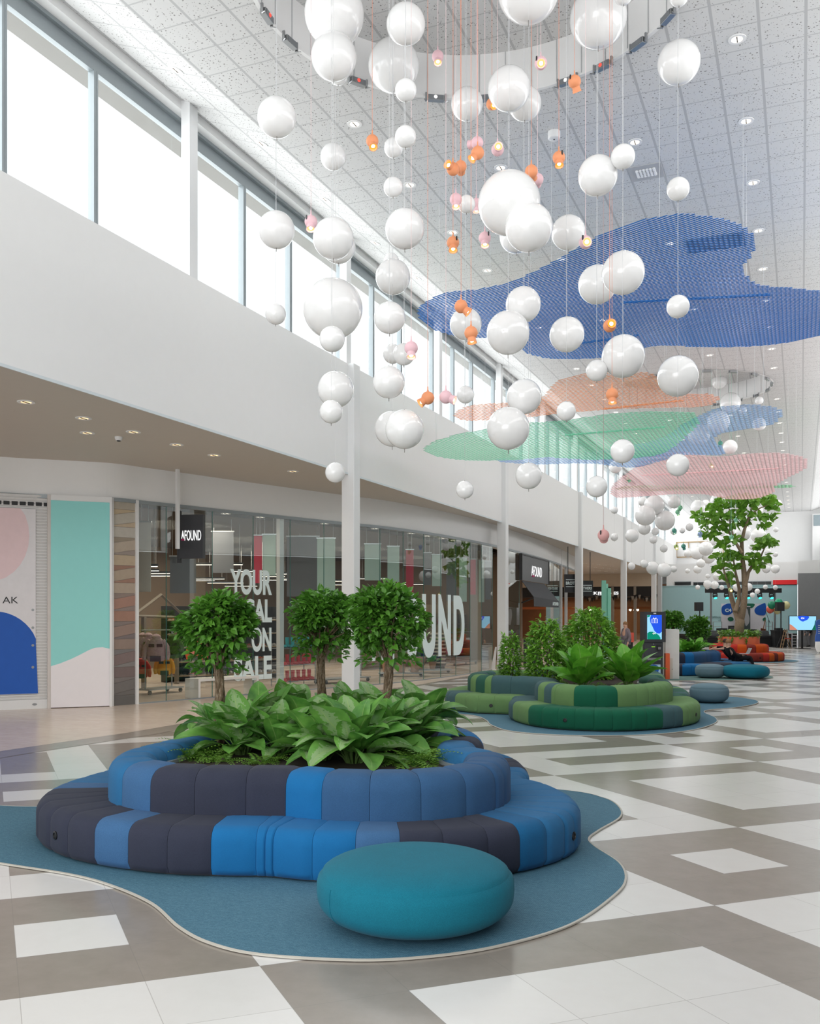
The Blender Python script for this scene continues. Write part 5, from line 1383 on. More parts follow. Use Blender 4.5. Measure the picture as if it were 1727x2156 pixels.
adopt(t, wall_poly([(w, 0), (w + 0.07, 0), (w + 0.07, GT), (w, GT)], a, b, -0.02, 0.1).build('guide_post', plain('guide_grey', (206, 200, 196), 0.45)))
adopt(t, wall_poly(ellipse(w * 0.84, 0.1, 0.05, 0.025), a, b, 0.03, 0.036).build('lock_plate', M_chrome))
for q in range(7):
    x0 = w * 0.34 + q * 0.16 + 0.01
    adopt(t, wall_poly([(x0, GT - 0.25), (x0 + 0.12, GT - 0.25), (x0 + 0.12, GT - 0.17), (x0, GT - 0.17)], a, b, 0.014, 0.02).build('vent_slot', M_dark))
# printed banner on the shutter
bx = w * (0.0); b1 = w * (1 - (99 - 75) / 169.0 * 1.02)
t = thing('printed_banner', 'white printed banner with pink circle and blue arch hung on the shutter', 'banner', (a.x, a.y, 1.0))
zt, zb = GT - 0.32, 0.33
adopt(t, wall_poly([(0, zb), (b1 + 0.05, zb), (b1, 1.3), (b1, zt), (0, zt)], a, b, 0.03, 0.034).build('sheet', plain('banner_white', (226, 224, 228), 0.6)))
adopt(t, wall_poly([(x, min(zt, z)) for x, z in ellipse(b1 - 0.95, 3.72, 0.82, 1.0)], a, b, 0.034, 0.036).build('pink_circle', plain('banner_pink', (232, 206, 210), 0.6)))
arch = [(x, z) for x, z in ellipse(b1 - 0.82, 1.12, 0.9, 0.98, 24, 0, PI)]
arch = [(min(x, b1 - 0.0), z) for x, z in arch]
adopt(t, wall_poly([(b1 + 0.045, zb + 0.005), (b1, 1.4)] + arch[1:] + [(b1 - 1.72, zb + 0.005)], a, b, 0.034, 0.036).build('blue_arch', plain('banner_blue', (18, 88, 184), 0.6)))
pl = a + (b - a) * ((b1 - 0.98) / w); pr = a + (b - a) * ((b1 - 0.5) / w)
off = plane_M(a, b, 0).to_3x3() @ Vector((0, 0, 0.036)); off2 = Vector((off.x, off.y, 0))
lettering('lettering', 'AK', a + (b - a) * ((b1 - 0.66) / w) + off2, a + (b - a) * ((b1 - 0.35) / w) + off2, 2.27, 2.41, M_dark, t, 0.0, 0.004)
for z in (2.13, 1.75, 1.37, 0.9): adopt(t, wall_poly(ellipse(b1 - 0.06, z, 0.028, 0.028, 14), a, b, 0.036, 0.042).build('grommet', M_chrome))

# ---- hanging box sign
pp = on_front(375.5, 0.25)[0]; D = depth_of(pp)
t = thing('hanging_sign', 'black square hanging sign with glowing white AFOUND lettering under the soffit', 'sign', (pp.x, pp.y, 3.55))
def dpx(x, D_=D): v = dep(x, HYP, D_); return Vector((v.x, v.y, 0))
sa, sb = dpx(377), dpx(427, D - 0.12)
z0, z1 = zat(sa, 1176), zat(sa, 1084)
w = (sb - sa).length
adopt(t, wall_poly([(0, z0), (w, z0), (w, z1), (0, z1)], sa, sb, -0.14, 0.0).build('box', plain('sign_black', (38, 39, 44), 0.4)))
adopt(t, wall_poly([(-0.06, z0 - 0.1), (0.02, z0 - 0.1), (0.02, z1 + 0.1), (-0.06, z1 + 0.1)], sa, sb, -0.1, -0.02).build('bracket', M_dark))
M_letterlit = emit('lit_letters', (255, 255, 255), 1.0)
zl0, zl1 = zat(sa, 1138.5), zat(sa, 1117); dirn = (sb - sa) / w; fo = plane_M(sa, sb, 0).to_3x3() @ Vector((0, 0, 0.002)); fo = Vector((fo.x, fo.y, 0))
lettering('letters', 'FOUND', sa + dirn * w * 0.24 + fo, sa + dirn * w * 0.93 + fo, zl0, zl1, M_letterlit, t, 0.005, 0.012)
lettering('letters', 'A', sa + dirn * w * 0.105 + fo, sa + dirn * w * 0.225 + fo, zl0 + 0.05, zl1 - 0.005, M_letterlit, t, 0.03, 0.012)
adopt(t, wall_poly([(w * 0.1, zl0 + 0.005), (w * 0.23, zl0 + 0.005), (w * 0.23, zl0 + 0.04), (w * 0.1, zl0 + 0.04)], sa, sb, 0.002, 0.01).build('underline', plain('magenta', (196, 24, 110), 0.5)))

# ---- letters on the glass
M_vinyl = plain('pale_vinyl', (226, 240, 240), 0.5, var=0.01)
def on_glass(px): p, e, nn = on_front(px, 0.02); return Vector((p.x, p.y, 0))
t = thing('window_lettering', 'tall white lettering YOUR to SALE stacked on the shop glass behind the separate ficus', 'lettering', tuple(on_glass(528)))
for body, x0, x1, y0, y1 in (('YOUR', 484, 571.5, 1252.5, 1199), ('CAL', 513, 571.5, 1311, 1261), ('ON', 529, 570.5, 1372, 1321), ('SALE', 492, 571.5, 1432, 1381)):
    A, B = on_glass(x0), on_glass(x1); zm = (on_glass((x0 + x1) / 2)); lettering('letters', body, A, B, zat(zm, y0), zat(zm, y1), M_vinyl, t, 0.035, 0.004)
t = thing('window_lettering', 'giant white AFOUND letters filling the shop glass between the two near columns', 'lettering', tuple(on_glass(900)))
for ch, x0, x1, y0, y1 in (('A', 782, 810, 1391, 1250), ('F', 820, 842, 1389, 1250), ('O', 852, 881, 1389, 1247), ('U', 888, 916.5, 1385, 1251), ('N', 922, 948.5, 1381, 1252), ('D', 954, 977, 1379, 1254)):
    A, B = on_glass(x0), on_glass(x1); zm = on_glass((x0 + x1) / 2); lettering('letter', ch, A, B, zat(zm, y0), zat(zm, y1), M_vinyl, t, 0.045, 0.004)

# ---- shop interior
M_inwall = plain('warm_grey_wall', (128, 110, 92), 0.7); M_inceil = plain('dark_brown_ceiling', (70, 60, 54), 0.8)
mb = MB(); mb.box((-23.3, 14, 0), (-23.0, 52, SOF)); struct('wall_shop_back', mb, M_inwall)
q0 = on_front(262)[0]; mb = MB(); mb.box((-23.0, -0.1, 0), (0.0, 0.1, SOF), R(-12), (q0.x - 0.2, q0.y + 0.3, 0)); struct('wall_shop_side', mb, M_inwall)
mb = MB(); mb.box((-23, 41.0, 0), (-11.6, 41.2, SOF)); struct('wall_shop_end', mb, M_inwall)
pts = [(p.x - 1.6, p.y) for p in FRONT if p.y > 17.6] + [(-23.0, 55.0), (-23.0, 17.7)]
mb = MB(); mb.prism(pts, GT + 0.05, GT + 0.16); struct('ceiling_shop', mb, M_inceil)
for i, (x, y) in enumerate([(-15.5, 21), (-16.5, 26), (-15, 31), (-15.5, 36.5), (-19.5, 23.5), (-19.5, 30)]):
    area('shop_lamp', (x, y, 4.45), (0, 0, 0), 2.2, 2.2, 95, (1.0, 0.85, 0.68))
M_linelamp = emit('linear_lamp', (255, 238, 214), 3.5)
for i in range(26):
    rg = random.Random(200 + i); x = -15.6 - (i % 5) * 1.5; y = 19.6 + (i // 5) * 3.6 + rg.uniform(-0.4, 0.4)
    t = thing('linear_light', 'slim linear ceiling light inside the glazed shop', 'light', (x, y, 3.25 + 0.12 * (i % 3)), R(20), 'linear lights inside the shop')
    MB().tube([(-0.6, 0, 0.05), (-0.6, 0, GT + 0.1 - t.location.z)], 0.006, 4).tube([(0.6, 0, 0.05), (0.6, 0, GT + 0.1 - t.location.z)], 0.006, 4).build('cords', M_wire, t)
    MB().box((-0.7, -0.035, 0), (0.7, 0.035, 0.06)).build('housing', M_dark, t); MB().box((-0.68, -0.03, -0.012), (0.68, 0.03, 0)).build('diffuser', M_linelamp, t)
for i, px in enumerate((505, 577, 712, 768, 820, 898, 932, 962, 985)):
    p = on_front(px, -0.55)[0]; downlight(p.x, p.y, GT - 0.005, 'small bright downlight just behind the top of the shop glass', 'downlights behind the shop glass')


def hang_banner(px0, px1, y0, y1, m, back, label):
    a_, b_ = on_front((px0 + px1) / 2, -back)[0], None
    D_ = depth_of(a_); A, B = dep(px0, HYP, D_), dep(px1, HYP, D_); z0, z1 = zat(A, y1), zat(A, y0)
    t = thing('fabric_banner', label, 'banner', (A.x, A.y, z0)); w_ = (B - A).length
    adopt(t, wall_poly([(0, z0), (w_, z0), (w_, z1), (0, z1)], A, B, 0, 0.01).build('cloth', m))
    adopt(t, wall_poly([(-0.02, z1), (w_ + 0.02, z1), (w_ + 0.02, z1 + 0.03), (-0.02, z1 + 0.03)], A, B, -0.01, 0.02).build('rod', M_chrome))
    rb_ = MB()
    for s in (0.06, w_ - 0.06):
        o_ = plane_M(A, B, 0) @ Vector((s, z1 + 0.0, 0)); rb_.tube([tuple(o_), (o_.x, o_.y, SOF + 0.03)], 0.006, 5)
    adopt(t, rb_.build('cords', M_wire))


M_bm = plain('mint_cloth', (198, 222, 212), 0.7); M_br = plain('crimson_cloth', (206, 40, 72), 0.7); M_bg = plain('grey_cloth', (112, 114, 120), 0.7); M_bw = plain('cream_cloth', (214, 206, 196), 0.7)
for x0, x1, y0, y1, m, bk, lab in [(553, 581, 1126, 1212, M_bm, 2.2, 'mint cloth banner inside the shop directly above the letters YOUR'), (535, 552, 1128, 1228, M_br, 2.6, 'crimson cloth banner inside the shop above the letters YOUR'), (668, 706, 1134, 1256, M_bm, 2.2, 'long mint cloth banner inside the shop just before the first white column'),
    (768, 802, 1146, 1222, M_bm, 2.2, 'broad mint cloth banner inside the shop just past the first white column'), (816, 841, 1151, 1225, M_bm, 2.2, 'mint cloth banner inside the shop above the widest ficus'), (855, 871, 1158, 1254, M_br, 2.4, 'long crimson cloth banner above the giant letter O'), (910, 930, 1168, 1234, M_bm, 2.2, 'mint cloth banner above the giant letter U'),
    (967, 983, 1175, 1267, M_bm, 2.2, 'mint cloth banner above the giant letter D'), (990, 1002, 1178, 1252, M_br, 2.2, 'small crimson cloth banner beyond the giant letter D'), (1008, 1020, 1180, 1268, M_bm, 2.0, 'narrow mint cloth banner at the end of the glass by the second column'),
    (293, 318, 1100, 1246, M_bw, 1.6, 'cream cloth banner at the start of the shop glass'), (358, 413, 1172, 1249, M_bg, 2.4, 'grey cloth banner below the hanging black sign'), (604, 672, 1130, 1256, M_bg, 4.5, 'wide grey cloth banner behind the post between two ficus trees'), (446, 492, 1120, 1206, M_bg, 4.5, 'grey cloth banner beyond the hanging black sign'),
    (892, 908, 1164, 1232, M_bg, 3.8, 'dark grey cloth banner between crimson and mint ones'), (940, 960, 1176, 1266, M_bg, 4.5, 'dark grey cloth banner above the giant letter N'), (1022, 1034, 1182, 1262, M_bg, 3.0, 'dark grey cloth banner at the very end of the shop glass')]:
    hang_banner(x0, x1, y0, y1, m, bk, lab)

M_tube = plain('galvanised_tube', (156, 160, 164), 0.35, 0.6)


def rack(label, pa, pb, h, name='clothes_rack'):
    a_, b_ = Vector((pa.x, pa.y, 0)), Vector((pb.x, pb.y, 0)); w_ = (b_ - a_).length; rz_ = math.atan2(b_.y - a_.y, b_.x - a_.x)
    t = thing(name, label, 'rack', tuple(a_), rz_)
    fb = MB(); fb.tube([(0, 0, 0.14), (0, 0, h)], 0.018, 7); fb.tube([(w_, 0, 0.14), (w_, 0, h)], 0.018, 7); fb.tube([(-0.15, 0, h), (w_ + 0.15, 0, h)], 0.016, 7); fb.build('frame', M_tube, t)
    sb = MB(); sb.box((-0.15, -0.28, 0.12), (w_ + 0.15, 0.28, 0.15)); sb.build('base_shelf', M_tube, t)
    for x in (-0.08, w_ + 0.08):
        for y in (-0.22, 0.22):
            cb = MB(); cb.lathe([(0.0, -0.02), (0.055, -0.02), (0.055, 0.02), (0.0, 0.02)], (0, 0, 0), 14); cb.mat4(Matrix.Translation((x, y, 0.062)) @ Matrix.Rotation(PI / 2, 4, 'X')); cb.box((x - 0.02, y - 0.03, 0.06), (x + 0.02, y + 0.03, 0.12)); cb.build('caster', M_dark, t)
    return t


def jacket(label, px, ytop, D_, mat, trim, ang=0.0, s=1.0):
    c = dep(px, ytop, D_); t = thing('jacket', label, 'jacket', (c.x, c.y, c.z), YAW + ang)
    bm_ = bmesh.new(); bmesh.ops.create_uvsphere(bm_, u_segments=20, v_segments=16, radius=1.0)
    for v in bm_.verts:
        z = v.co.z; wv = 0.23 if z < 0.5 else 0.23 - (z - 0.5) * 0.2
        q = (abs(z) < 0.98); rr = math.sqrt(max(0, 1 - z * z)); k = (min(1, rr * 2.2) / max(rr, 1e-3)) if rr > 0.02 else 0
        v.co = Vector((v.co.x * k * wv * s, v.co.y * k * 0.11 * s + 0.0, (-0.36 + z * 0.3 + 0.012 * math.sin(z * 28)) * s))
    mb = MB(); mb.addbm(bm_); mb.build('body', mat, t, True)
    mb = MB()
    for sg in (-1, 1): mb.tube([(sg * 0.15 * s, 0, -0.13 * s), (sg * 0.25 * s, 0.01, -0.3 * s), (sg * 0.29 * s, -0.02, -0.5 * s), (sg * 0.28 * s, -0.05, -0.62 * s)], [0.07 * s, 0.075 * s, 0.062 * s, 0.045 * s], 10)
    mb.build('sleeves', mat, t, True)
    mb = MB(); mb.lathe([(0.02, -0.13), (0.11, -0.1), (0.115, -0.03), (0.06, 0.02), (0, 0.03)], (0, 0, 0), 14); mb.build('hood', mat, t, True)
    mb = MB(); mb.box((-0.17 * s, -0.125 * s, -0.3 * s), (-0.03 * s, -0.1 * s, -0.22 * s)); mb.box((0.03 * s, -0.125 * s, -0.3 * s), (0.17 * s, -0.1 * s, -0.22 * s)); mb.box((-0.13 * s, -0.12 * s, -0.66 * s), (0.13 * s, -0.08 * s, -0.52 * s)); mb.build('dark_panels', trim, t)
    mb = MB(); mb.tube([(0, 0, 0.02), (0, 0, 0.07), (0.02, 0, 0.09)], 0.006, 5); mb.build('hanger_hook', M_chrome, t)
    return t


r0, r1 = onz(306, 1463), onz(362, 1457); rack('chrome rolling clothes rack with pink and green jackets behind the first glass pane', r0, r1, 1.64)
RD = depth_of(r0); M_jp = fabric('dusty_pink_nylon', (204, 172, 178), (190, 156, 164), 60); M_jg = fabric('moss_nylon', (84, 112, 56), (70, 96, 46), 60); M_plum = plain('plum_nylon', (82, 40, 58), 0.6); M_jr = plain('red_nylon', (200, 40, 44), 0.6); M_jy = plain('yellow_nylon', (232, 160, 40), 0.6)
jacket('pink jacket with plum patches, front of three pink ones on the rack', 329, 1337, RD - 0.3, M_jp, M_plum, 0.1)
jacket('pink jacket half behind the front pink one on the rack', 312, 1334, RD, M_jp, M_plum, 0.7, 0.95); jacket('pink jacket hanging deepest of the pink ones on the rack', 301, 1334, RD + 0.25, M_jp, M_plum, 0.8, 0.95)
jacket('moss green jacket at the end of the rolling rack', 364, 1337, RD + 0.1, M_jg, plain('dark_moss', (52, 64, 40), 0.6), -0.2, 0.9)
jacket('red jacket hanging low behind the pink jackets', 296, 1385, RD + 0.5, M_jr, M_dark, 0.3, 0.8); jacket('yellow jacket hanging low behind the pink jackets', 346, 1378, RD + 0.6, M_jy, M_dark, 0.3, 0.8)
jacket('orange jacket hanging behind the crown of the separate ficus', 415, 1345, RD + 2.2, plain('orange_nylon', (236, 96, 40), 0.6), M_dark, 0.2, 0.9)
# white gable frame
g0 = onz(303, 1452); g1 = onz(372, 1440); zt_ = zat(g0, 1258)
t = thing('gable_frame', 'pale timber gable frame like a small house roof behind the jackets', 'display frame', (g0.x, g0.y, 0)); M_pt = plain('pale_timber', (120, 110, 98), 0.7)
for p_ in (g0, g1):
    mb = MB(); mb.box((-0.05, -0.05, 0), (0.05, 0.05, zt_ - 0.5), 0, (p_.x - g0.x, p_.y - g0.y, 0)); mb.build('post', M_pt, t)
mid = (g1 - g0) / 2
for s_, e_ in ((Vector((0, 0, zt_ - 0.5)) - mid * 0.6, mid + Vector((0, 0, zt_ + 0.1))), (mid + Vector((0, 0, zt_ + 0.1)), mid * 2.6 + Vector((0, 0, zt_ - 0.55)))):
    mb = MB(); mb.tube([tuple(s_), tuple(e_)], 0.045, 4); mb.build('rafter', M_pt, t)
mb = MB(); mb.tube([tuple(Vector((0, 0, zt_ - 0.5)) - mid * 0.6), tuple(mid * 2.6 + Vector((0, 0, zt_ - 0.55)))], 0.04, 4); mb.build('tie_beam', M_pt, t)
# white bench
b0, b1_ = onz(418, 1472), onz(545, 1462)
t = thing('display_bench', 'long white open-ended display bench behind the shop glass', 'bench', (b0.x, b0.y, 0), math.atan2(b1_.y - b0.y, b1_.x - b0.x)); wl = (b1_ - b0).length; M_wb = plain('bench_white', (222, 220, 216), 0.5)
MB().box((0, 0, 0.42), (wl, 0.55, 0.48)).build('top', M_wb, t); MB().box((0, 0, 0), (0.06, 0.55, 0.42)).build('leg', M_wb, t); MB().box((wl - 0.06, 0, 0), (wl, 0.55, 0.42)).build('leg', M_wb, t)
# shoe shelves with shoes
s0, s1 = onz(352, 1438), onz(588, 1428); srz = math.atan2(s1.y - s0.y, s1.x - s0.x); sw = (s1 - s0).length
t = thing('shoe_shelving', 'long black shelving with rows of shoes behind the stacked letters', 'shelving', (s0.x, s0.y, 0), srz)
MB().box((0, 0.45, 0), (sw, 0.5, 2.3)).build('back_panel', plain('shelf_black', (34, 34, 36), 0.7), t); M_shf = plain('shelf_wood', (168, 146, 120), 0.6)
SHZ = [0.2, 0.62, 1.04, 1.46, 1.88]
for z in SHZ: MB().box((0, 0, z - 0.03), (sw, 0.45, z)).build('shelf', M_shf, t)
for x in [sw * k / 4 for k in range(5)]: MB().box((x - 0.015, 0.0, 0), (x + 0.015, 0.45, 2.3)).build('upright', M_dark, t)


def shoe_proto():
    pr = [(0, 0.05, 0.05), (0.07, 0.075, 0.08), (0.14, 0.06, 0.085), (0.2, 0.052, 0.09), (0.26, 0.035, 0.075), (0.29, 0.02, 0.03)]
    mb = MB(); vs = []; fs = []; n = 10
    for (x, h, wd_) in pr:
        for k in range(n):
            a_ = 2 * PI * k / n; vs.append((x, wd_ / 2 * math.cos(a_), 0.02 + max(0, h * (0.5 + 0.5 * math.sin(a_)))))
    for i in range(len(pr) - 1):
        for k in range(n): fs.append((i * n + k, (i + 1) * n + k, (i + 1) * n + (k + 1) % n, i * n + (k + 1) % n))
    fs += [tuple(range(n)), tuple((len(pr) - 1) * n + k for k in reversed(range(n)))]; mb.add(vs, fs); return mb


SHM = [plain('shoe_%d' % i, c, 0.5) for i, c in enumerate([(52, 46, 46), (224, 216, 210), (196, 120, 104), (92, 70, 60), (222, 110, 60), (120, 124, 132)])]
up = shoe_proto().build('upper', SHM[0], None, True); so_ = MB().rbox((-0.005, -0.04, 0), (0.295, 0.04, 0.022), 0.01, 1).build('sole', plain('sole_white', (220, 216, 210), 0.6)); ME_UP, ME_SO = up.data, so_.data
bpy.data.objects.remove(up); bpy.data.objects.remove(so_)
rg = random.Random(77); rotm = Matrix.Rotation(srz, 4, 'Z')
for z in SHZ:
    x = 0.12
    while x < sw - 0.15:
        for _ in range(2):
            w_ = rotm @ Vector((x, 0.12, z)); t = thing('shoe', 'low shoe on the long black shelving behind the shop glass', 'shoe', (s0.x + w_.x, s0.y + w_.y, z), srz + PI / 2 + rg.uniform(-0.12, 0.12), 'shoes on the long shelving'); t.location.x += 0
            o = link('upper', ME_UP, t); o.material_slots[0].link = 'OBJECT'; o.material_slots[0].material = SHM[rg.randrange(6)] if _ == 0 else o_last; o_last = o.material_slots[0].material; link('sole', ME_SO, t); x += 0.12
        x += 0.14
# boots on a wire shelf
k0, k1 = onz(596, 1448), onz(664, 1442); krz = math.atan2(k1.y - k0.y, k1.x - k0.x); kw = (k1 - k0).length
t = thing('boot_shelf', 'grey wire shelf on castors with red and turquoise rubber boots', 'shelf', (k0.x, k0.y, 0), krz)
for z in (0.16, 0.62, 1.1): MB().box((0, 0, z - 0.02), (kw, 0.45, z)).build('shelf', M_tube, t)
for x in (0, kw):
    for y in (0, 0.45): MB().tube([(x, y, 0.02), (x, y, 1.5)], 0.016, 6).build('post', M_tube, t)
def boot(mat, loc, label, grp):
    mb = MB(); mb.tube([(0, 0, 0.03), (0, 0, 0.12), (0, 0, 0.3)], [0.055, 0.05, 0.06], 12); mb.tube([(-0.03, 0, 0.05), (0.08, 0, 0.05), (0.15, 0, 0.04)], [0.05, 0.05, 0.03], 10)
    t = thing('rubber_boot', label, 'boot', loc, krz - PI / 2 + 0.5, grp); mb.build('shaft', mat, t, True); MB().rbox((-0.06, -0.05, 0), (0.18, 0.05, 0.02), 0.01, 1).build('sole', M_dark if mat is not M_bred else M_bred, t)
M_bred = plain('red_rubber', (214, 44, 62), 0.3); M_bteal = plain('turquoise_rubber', (40, 168, 178), 0.3)
kr = Matrix.Rotation(krz, 4, 'Z')
for z, m, g, l in ((0.16, M_bred, 'red boots on the bottom shelf', 'red rubber boot on the bottom wire shelf'), (0.62, M_bred, 'red boots on the middle shelf', 'red rubber boot on the middle wire shelf'), (1.1, M_bteal, 'turquoise boots on the top shelf', 'turquoise rubber boot on the top wire shelf')):
    for q in range(6):
        w_ = kr @ Vector((0.1 + q * (kw - 0.2) / 5, 0.15, z)); boot(m, (k0.x + w_.x, k0.y + w_.y, z), l, g)
rack('low grey rolling rack behind the first white column', onz(680, 1440), onz(760, 1434), 1.5); rack('grey rolling rack behind the giant letter D', onz(948, 1403), onz(990, 1398), 1.35)
# terracotta pots on dollies
M_terra = plain('pale_terracotta', (206, 164, 140), 0.8, var=0.1)
d0 = onz(845, 1424); t = thing('plant_dolly', 'low grey plant dolly carrying pale pots behind the shop glass', 'dolly', (d0.x, d0.y, 0), 0.4)
MB().box((-0.75, -0.3, 0.1), (0.75, 0.3, 0.14)).build('deck', M_tube, t)
for x in (-0.65, 0.65):
    for y in (-0.24, 0.24): cb = MB(); cb.lathe([(0, -0.02), (0.05, -0.02), (0.05, 0.02), (0, 0.02)], (0, 0, 0), 12); cb.mat4(Matrix.Translation((x, y, 0.055)) @ Matrix.Rotation(PI / 2, 4, 'X')); cb.build('caster', M_dark, t)
d1 = onz(905, 1417); t2 = thing('plant_dolly', 'low grey plant dolly under the giant letter U', 'dolly', (d1.x, d1.y, 0), 0.4)
MB().box((-0.75, -0.3, 0.1), (0.75, 0.3, 0.14)).build('deck', M_tube, t2)
for x in (-0.65, 0.65): cb = MB(); cb.lathe([(0, -0.02), (0.05, -0.02), (0.05, 0.02), (0, 0.02)], (0, 0, 0), 12); cb.mat4(Matrix.Translation((x, 0, 0.055)) @ Matrix.Rotation(PI / 2, 4, 'X')); cb.build('caster', M_dark, t2)
for dd, off, r_, h_, lab in ((d0, -0.45, 0.2, 0.42, 'pale terracotta pot on the dolly, furthest from the letter U'), (d0, 0.0, 0.17, 0.38, 'pale terracotta pot on the dolly, middle of three'), (d0, 0.45, 0.18, 0.4, 'pale terracotta pot on the dolly, end next to the letter U'), (d1, -0.35, 0.2, 0.42, 'large pale terracotta pot under the giant letter U'), (d1, 0.1, 0.13, 0.26, 'small terracotta pot with a leafy plant under the giant letter U')):
    x_, y_ = dd.x + off * math.cos(0.4), dd.y + off * math.sin(0.4)
    t = thing('flower_pot', lab, 'pot', (x_, y_, 0.14)); MB().lathe([(r_ * 0.7, 0), (r_, h_ - 0.06), (r_ * 1.08, h_ - 0.06), (r_ * 1.08, h_), (r_ * 0.9, h_), (r_ * 0.88, h_ - 0.05)], (0, 0, 0), 24).build('pot', M_terra, t, True, 30); MB().lathe([(0, h_ - 0.07), (r_ * 0.9, h_ - 0.07)], (0, 0, 0), 16, cap=False).build('soil', M_soil, t)
    if 'small' in lab: pass
clump('leafy green plant in the small terracotta pot in the shop', (d1.x + 0.1 * math.cos(0.4), d1.y + 0.1 * math.sin(0.4), 0.34), 10, 0.3, 0.16, LF_GREEN, 301)
clump('tall arching green plant behind the giant letter U', (d1.x - 0.6, d1.y + 0.5, 0.6), 14, 0.9, 0.12, LF_GREEN, 302, e0=40)
# tower of striped crates
tw = onz(922, 1409); t = thing('magazine_tower', 'tall stack of dark and pale striped boxes behind the giant letter N', 'display tower', (tw.x, tw.y, 0), 0.3)
for i in range(9): MB().box((-0.3 + 0.01 * (i % 2), -0.25, 0.15 + i * 0.135), (0.3, 0.25, 0.15 + i * 0.135 + 0.08)).build('dark_box', plain('box_dark', (62, 58, 56), 0.6), t); MB().box((-0.29, -0.24, 0.23 + i * 0.135), (0.29, 0.24, 0.285 + i * 0.135)).build('pale_box', plain('box_pale', (206, 198, 188), 0.6), t)
MB().box((-0.26, -0.2, 0), (0.26, 0.2, 0.15)).build('base', M_dark, t)
# warm back shelves with bags
for i, (xa, ya, xb, yb, lab) in enumerate([(760, 1412, 880, 1402, 'warm lit back shelves with goods behind the widest ficus'), (880, 1398, 1010, 1386, 'warm lit back shelves with bags behind the giant letters'), (1062, 1390, 1096, 1385, 'lit shelves with bright goods beyond the second column')]):
    A, B = onz(xa, ya), onz(xb, yb); w_ = (B - A).length; t = thing('wall_shelving', lab, 'shelving', (A.x, A.y, 0), math.atan2(B.y - A.y, B.x - A.x))
    MB().box((0, 0.4, 0), (w_, 0.45, 2.5)).build('back_panel', plain('shelf_tan', (196, 172, 140), 0.7), t)
    for z in (0.3, 0.75, 1.2, 1.65, 2.1): MB().box((0, 0, z - 0.03), (w_, 0.4, z)).build('shelf', M_shf, t)
    rr_ = random.Random(i); rot_ = Matrix.Rotation(math.atan2(B.y - A.y, B.x - A.x), 4, 'Z'); x = 0.2
    while x < w_ - 0.25:
        z = rr_.choice([0.3, 0.75, 1.2, 1.65]); q_ = rot_ @ Vector((x, 0.18, 0)); m_ = rr_.choice([plain('bag_tan', (188, 130, 92), 0.5), plain('bag_red', (186, 54, 48), 0.5), plain('bag_dark', (64, 56, 54), 0.5), plain('bag_pink', (222, 60, 130), 0.5), plain('bag_cream', (222, 210, 190), 0.5)])
        g_ = thing('handbag', 'handbag displayed on the %s' % lab.split(' behind')[0].split(' beyond')[0], 'bag', (A.x + q_.x, A.y + q_.y, z), t.rotation_euler[2], 'bags on ' + lab[:28])
        g_['label'] = 'handbag on the ' + ' '.join(lab.split()[:9]); MB().rbox((-0.15, -0.07, 0), (0.15, 0.07, 0.22), 0.03, 2).build('body', m_, g_, True); MB().tube([(-0.08, 0, 0.21), (-0.06, 0, 0.31), (0.06, 0, 0.31), (0.08, 0, 0.21)], 0.01, 6).build('handle', m_, g_); x += rr_.uniform(0.35, 0.7)

# ---- AFOUND entrance: dark sign, awning
A, B = on_front(1093, 0.12)[0], on_front(1150, 0.12)[0]; w_ = (B - A).length
t = thing('fascia_sign', 'dark grey fascia sign with glowing AFOUND name over the shop entrance', 'sign', (A.x, A.y, zat(A, 1225)))
zb_, zt_ = zat((A + B) / 2, 1226), zat((A + B) / 2, 1176)
adopt(t, wall_poly([(0, zb_), (w_, zb_), (w_, zt_), (0, zt_)], A, B, -0.08, 0).build('board', plain('sign_grey', (92, 93, 96), 0.45)))
for pts_ in ([(-.05, zb_), (0, zb_), (0, zt_), (-.05, zt_)], [(w_, zb_), (w_ + .05, zb_), (w_ + .05, zt_), (w_, zt_)], [(-.05, zt_), (w_ + .05, zt_), (w_ + .05, zt_ + .06), (-.05, zt_ + .06)]): adopt(t, wall_poly(pts_, A, B, -0.1, 0.03).build('frame', M_dark))
dn = (B - A) / w_; hz_ = zt_ - zb_
lettering('letters', 'AFOUND', A + dn * w_ * 0.33, A + dn * w_ * 0.72, zb_ + hz_ * 0.24, zb_ + hz_ * 0.66, M_letterlit, t, 0.0, 0.012)
adopt(t, wall_poly([(w_ * .35, zb_ + hz_ * .2), (w_ * .42, zb_ + hz_ * .2), (w_ * .42, zb_ + hz_ * .27), (w_ * .35, zb_ + hz_ * .27)], A, B, 0, 0.03).build('underline', MATS['magenta']))
t = thing('awning', 'charcoal fabric awning sloping out over the shop entrance', 'awning', (A.x, A.y, zb_ - 0.1)); nn = on_front(1120)[2]; nn = Vector((nn.x, nn.y, 0))
e0, e1 = on_front(1094, 0.1)[0], on_front(1142, 0.1)[0]; zt2 = zb_ - 0.02; out = 1.5
o0, o1 = dep(1124, HYP, depth_of(e0) - 0.9), dep(1176, HYP, depth_of(e1) - 1.2); zo = zat(o0, 1256.5); zo1 = zat(o1, 1265)
M_awn = fabric('charcoal_canvas', (84, 86, 90), (70, 72, 76), 80)
mb = MB(); mb.add([(e0.x, e0.y, zt2), (e1.x, e1.y, zt2 + 0.0), (o1.x, o1.y, zo1), (o0.x, o0.y, zo), (e0.x, e0.y, zt2 - .03), (e1.x, e1.y, zt2 - .03), (o1.x, o1.y, zo1 - .03), (o0.x, o0.y, zo - .03)], [(0, 1, 2, 3), (7, 6, 5, 4), (0, 3, 7, 4), (1, 5, 6, 2), (3, 2, 6, 7), (0, 4, 5, 1)]); adopt(t, mb.build('canvas', M_awn))
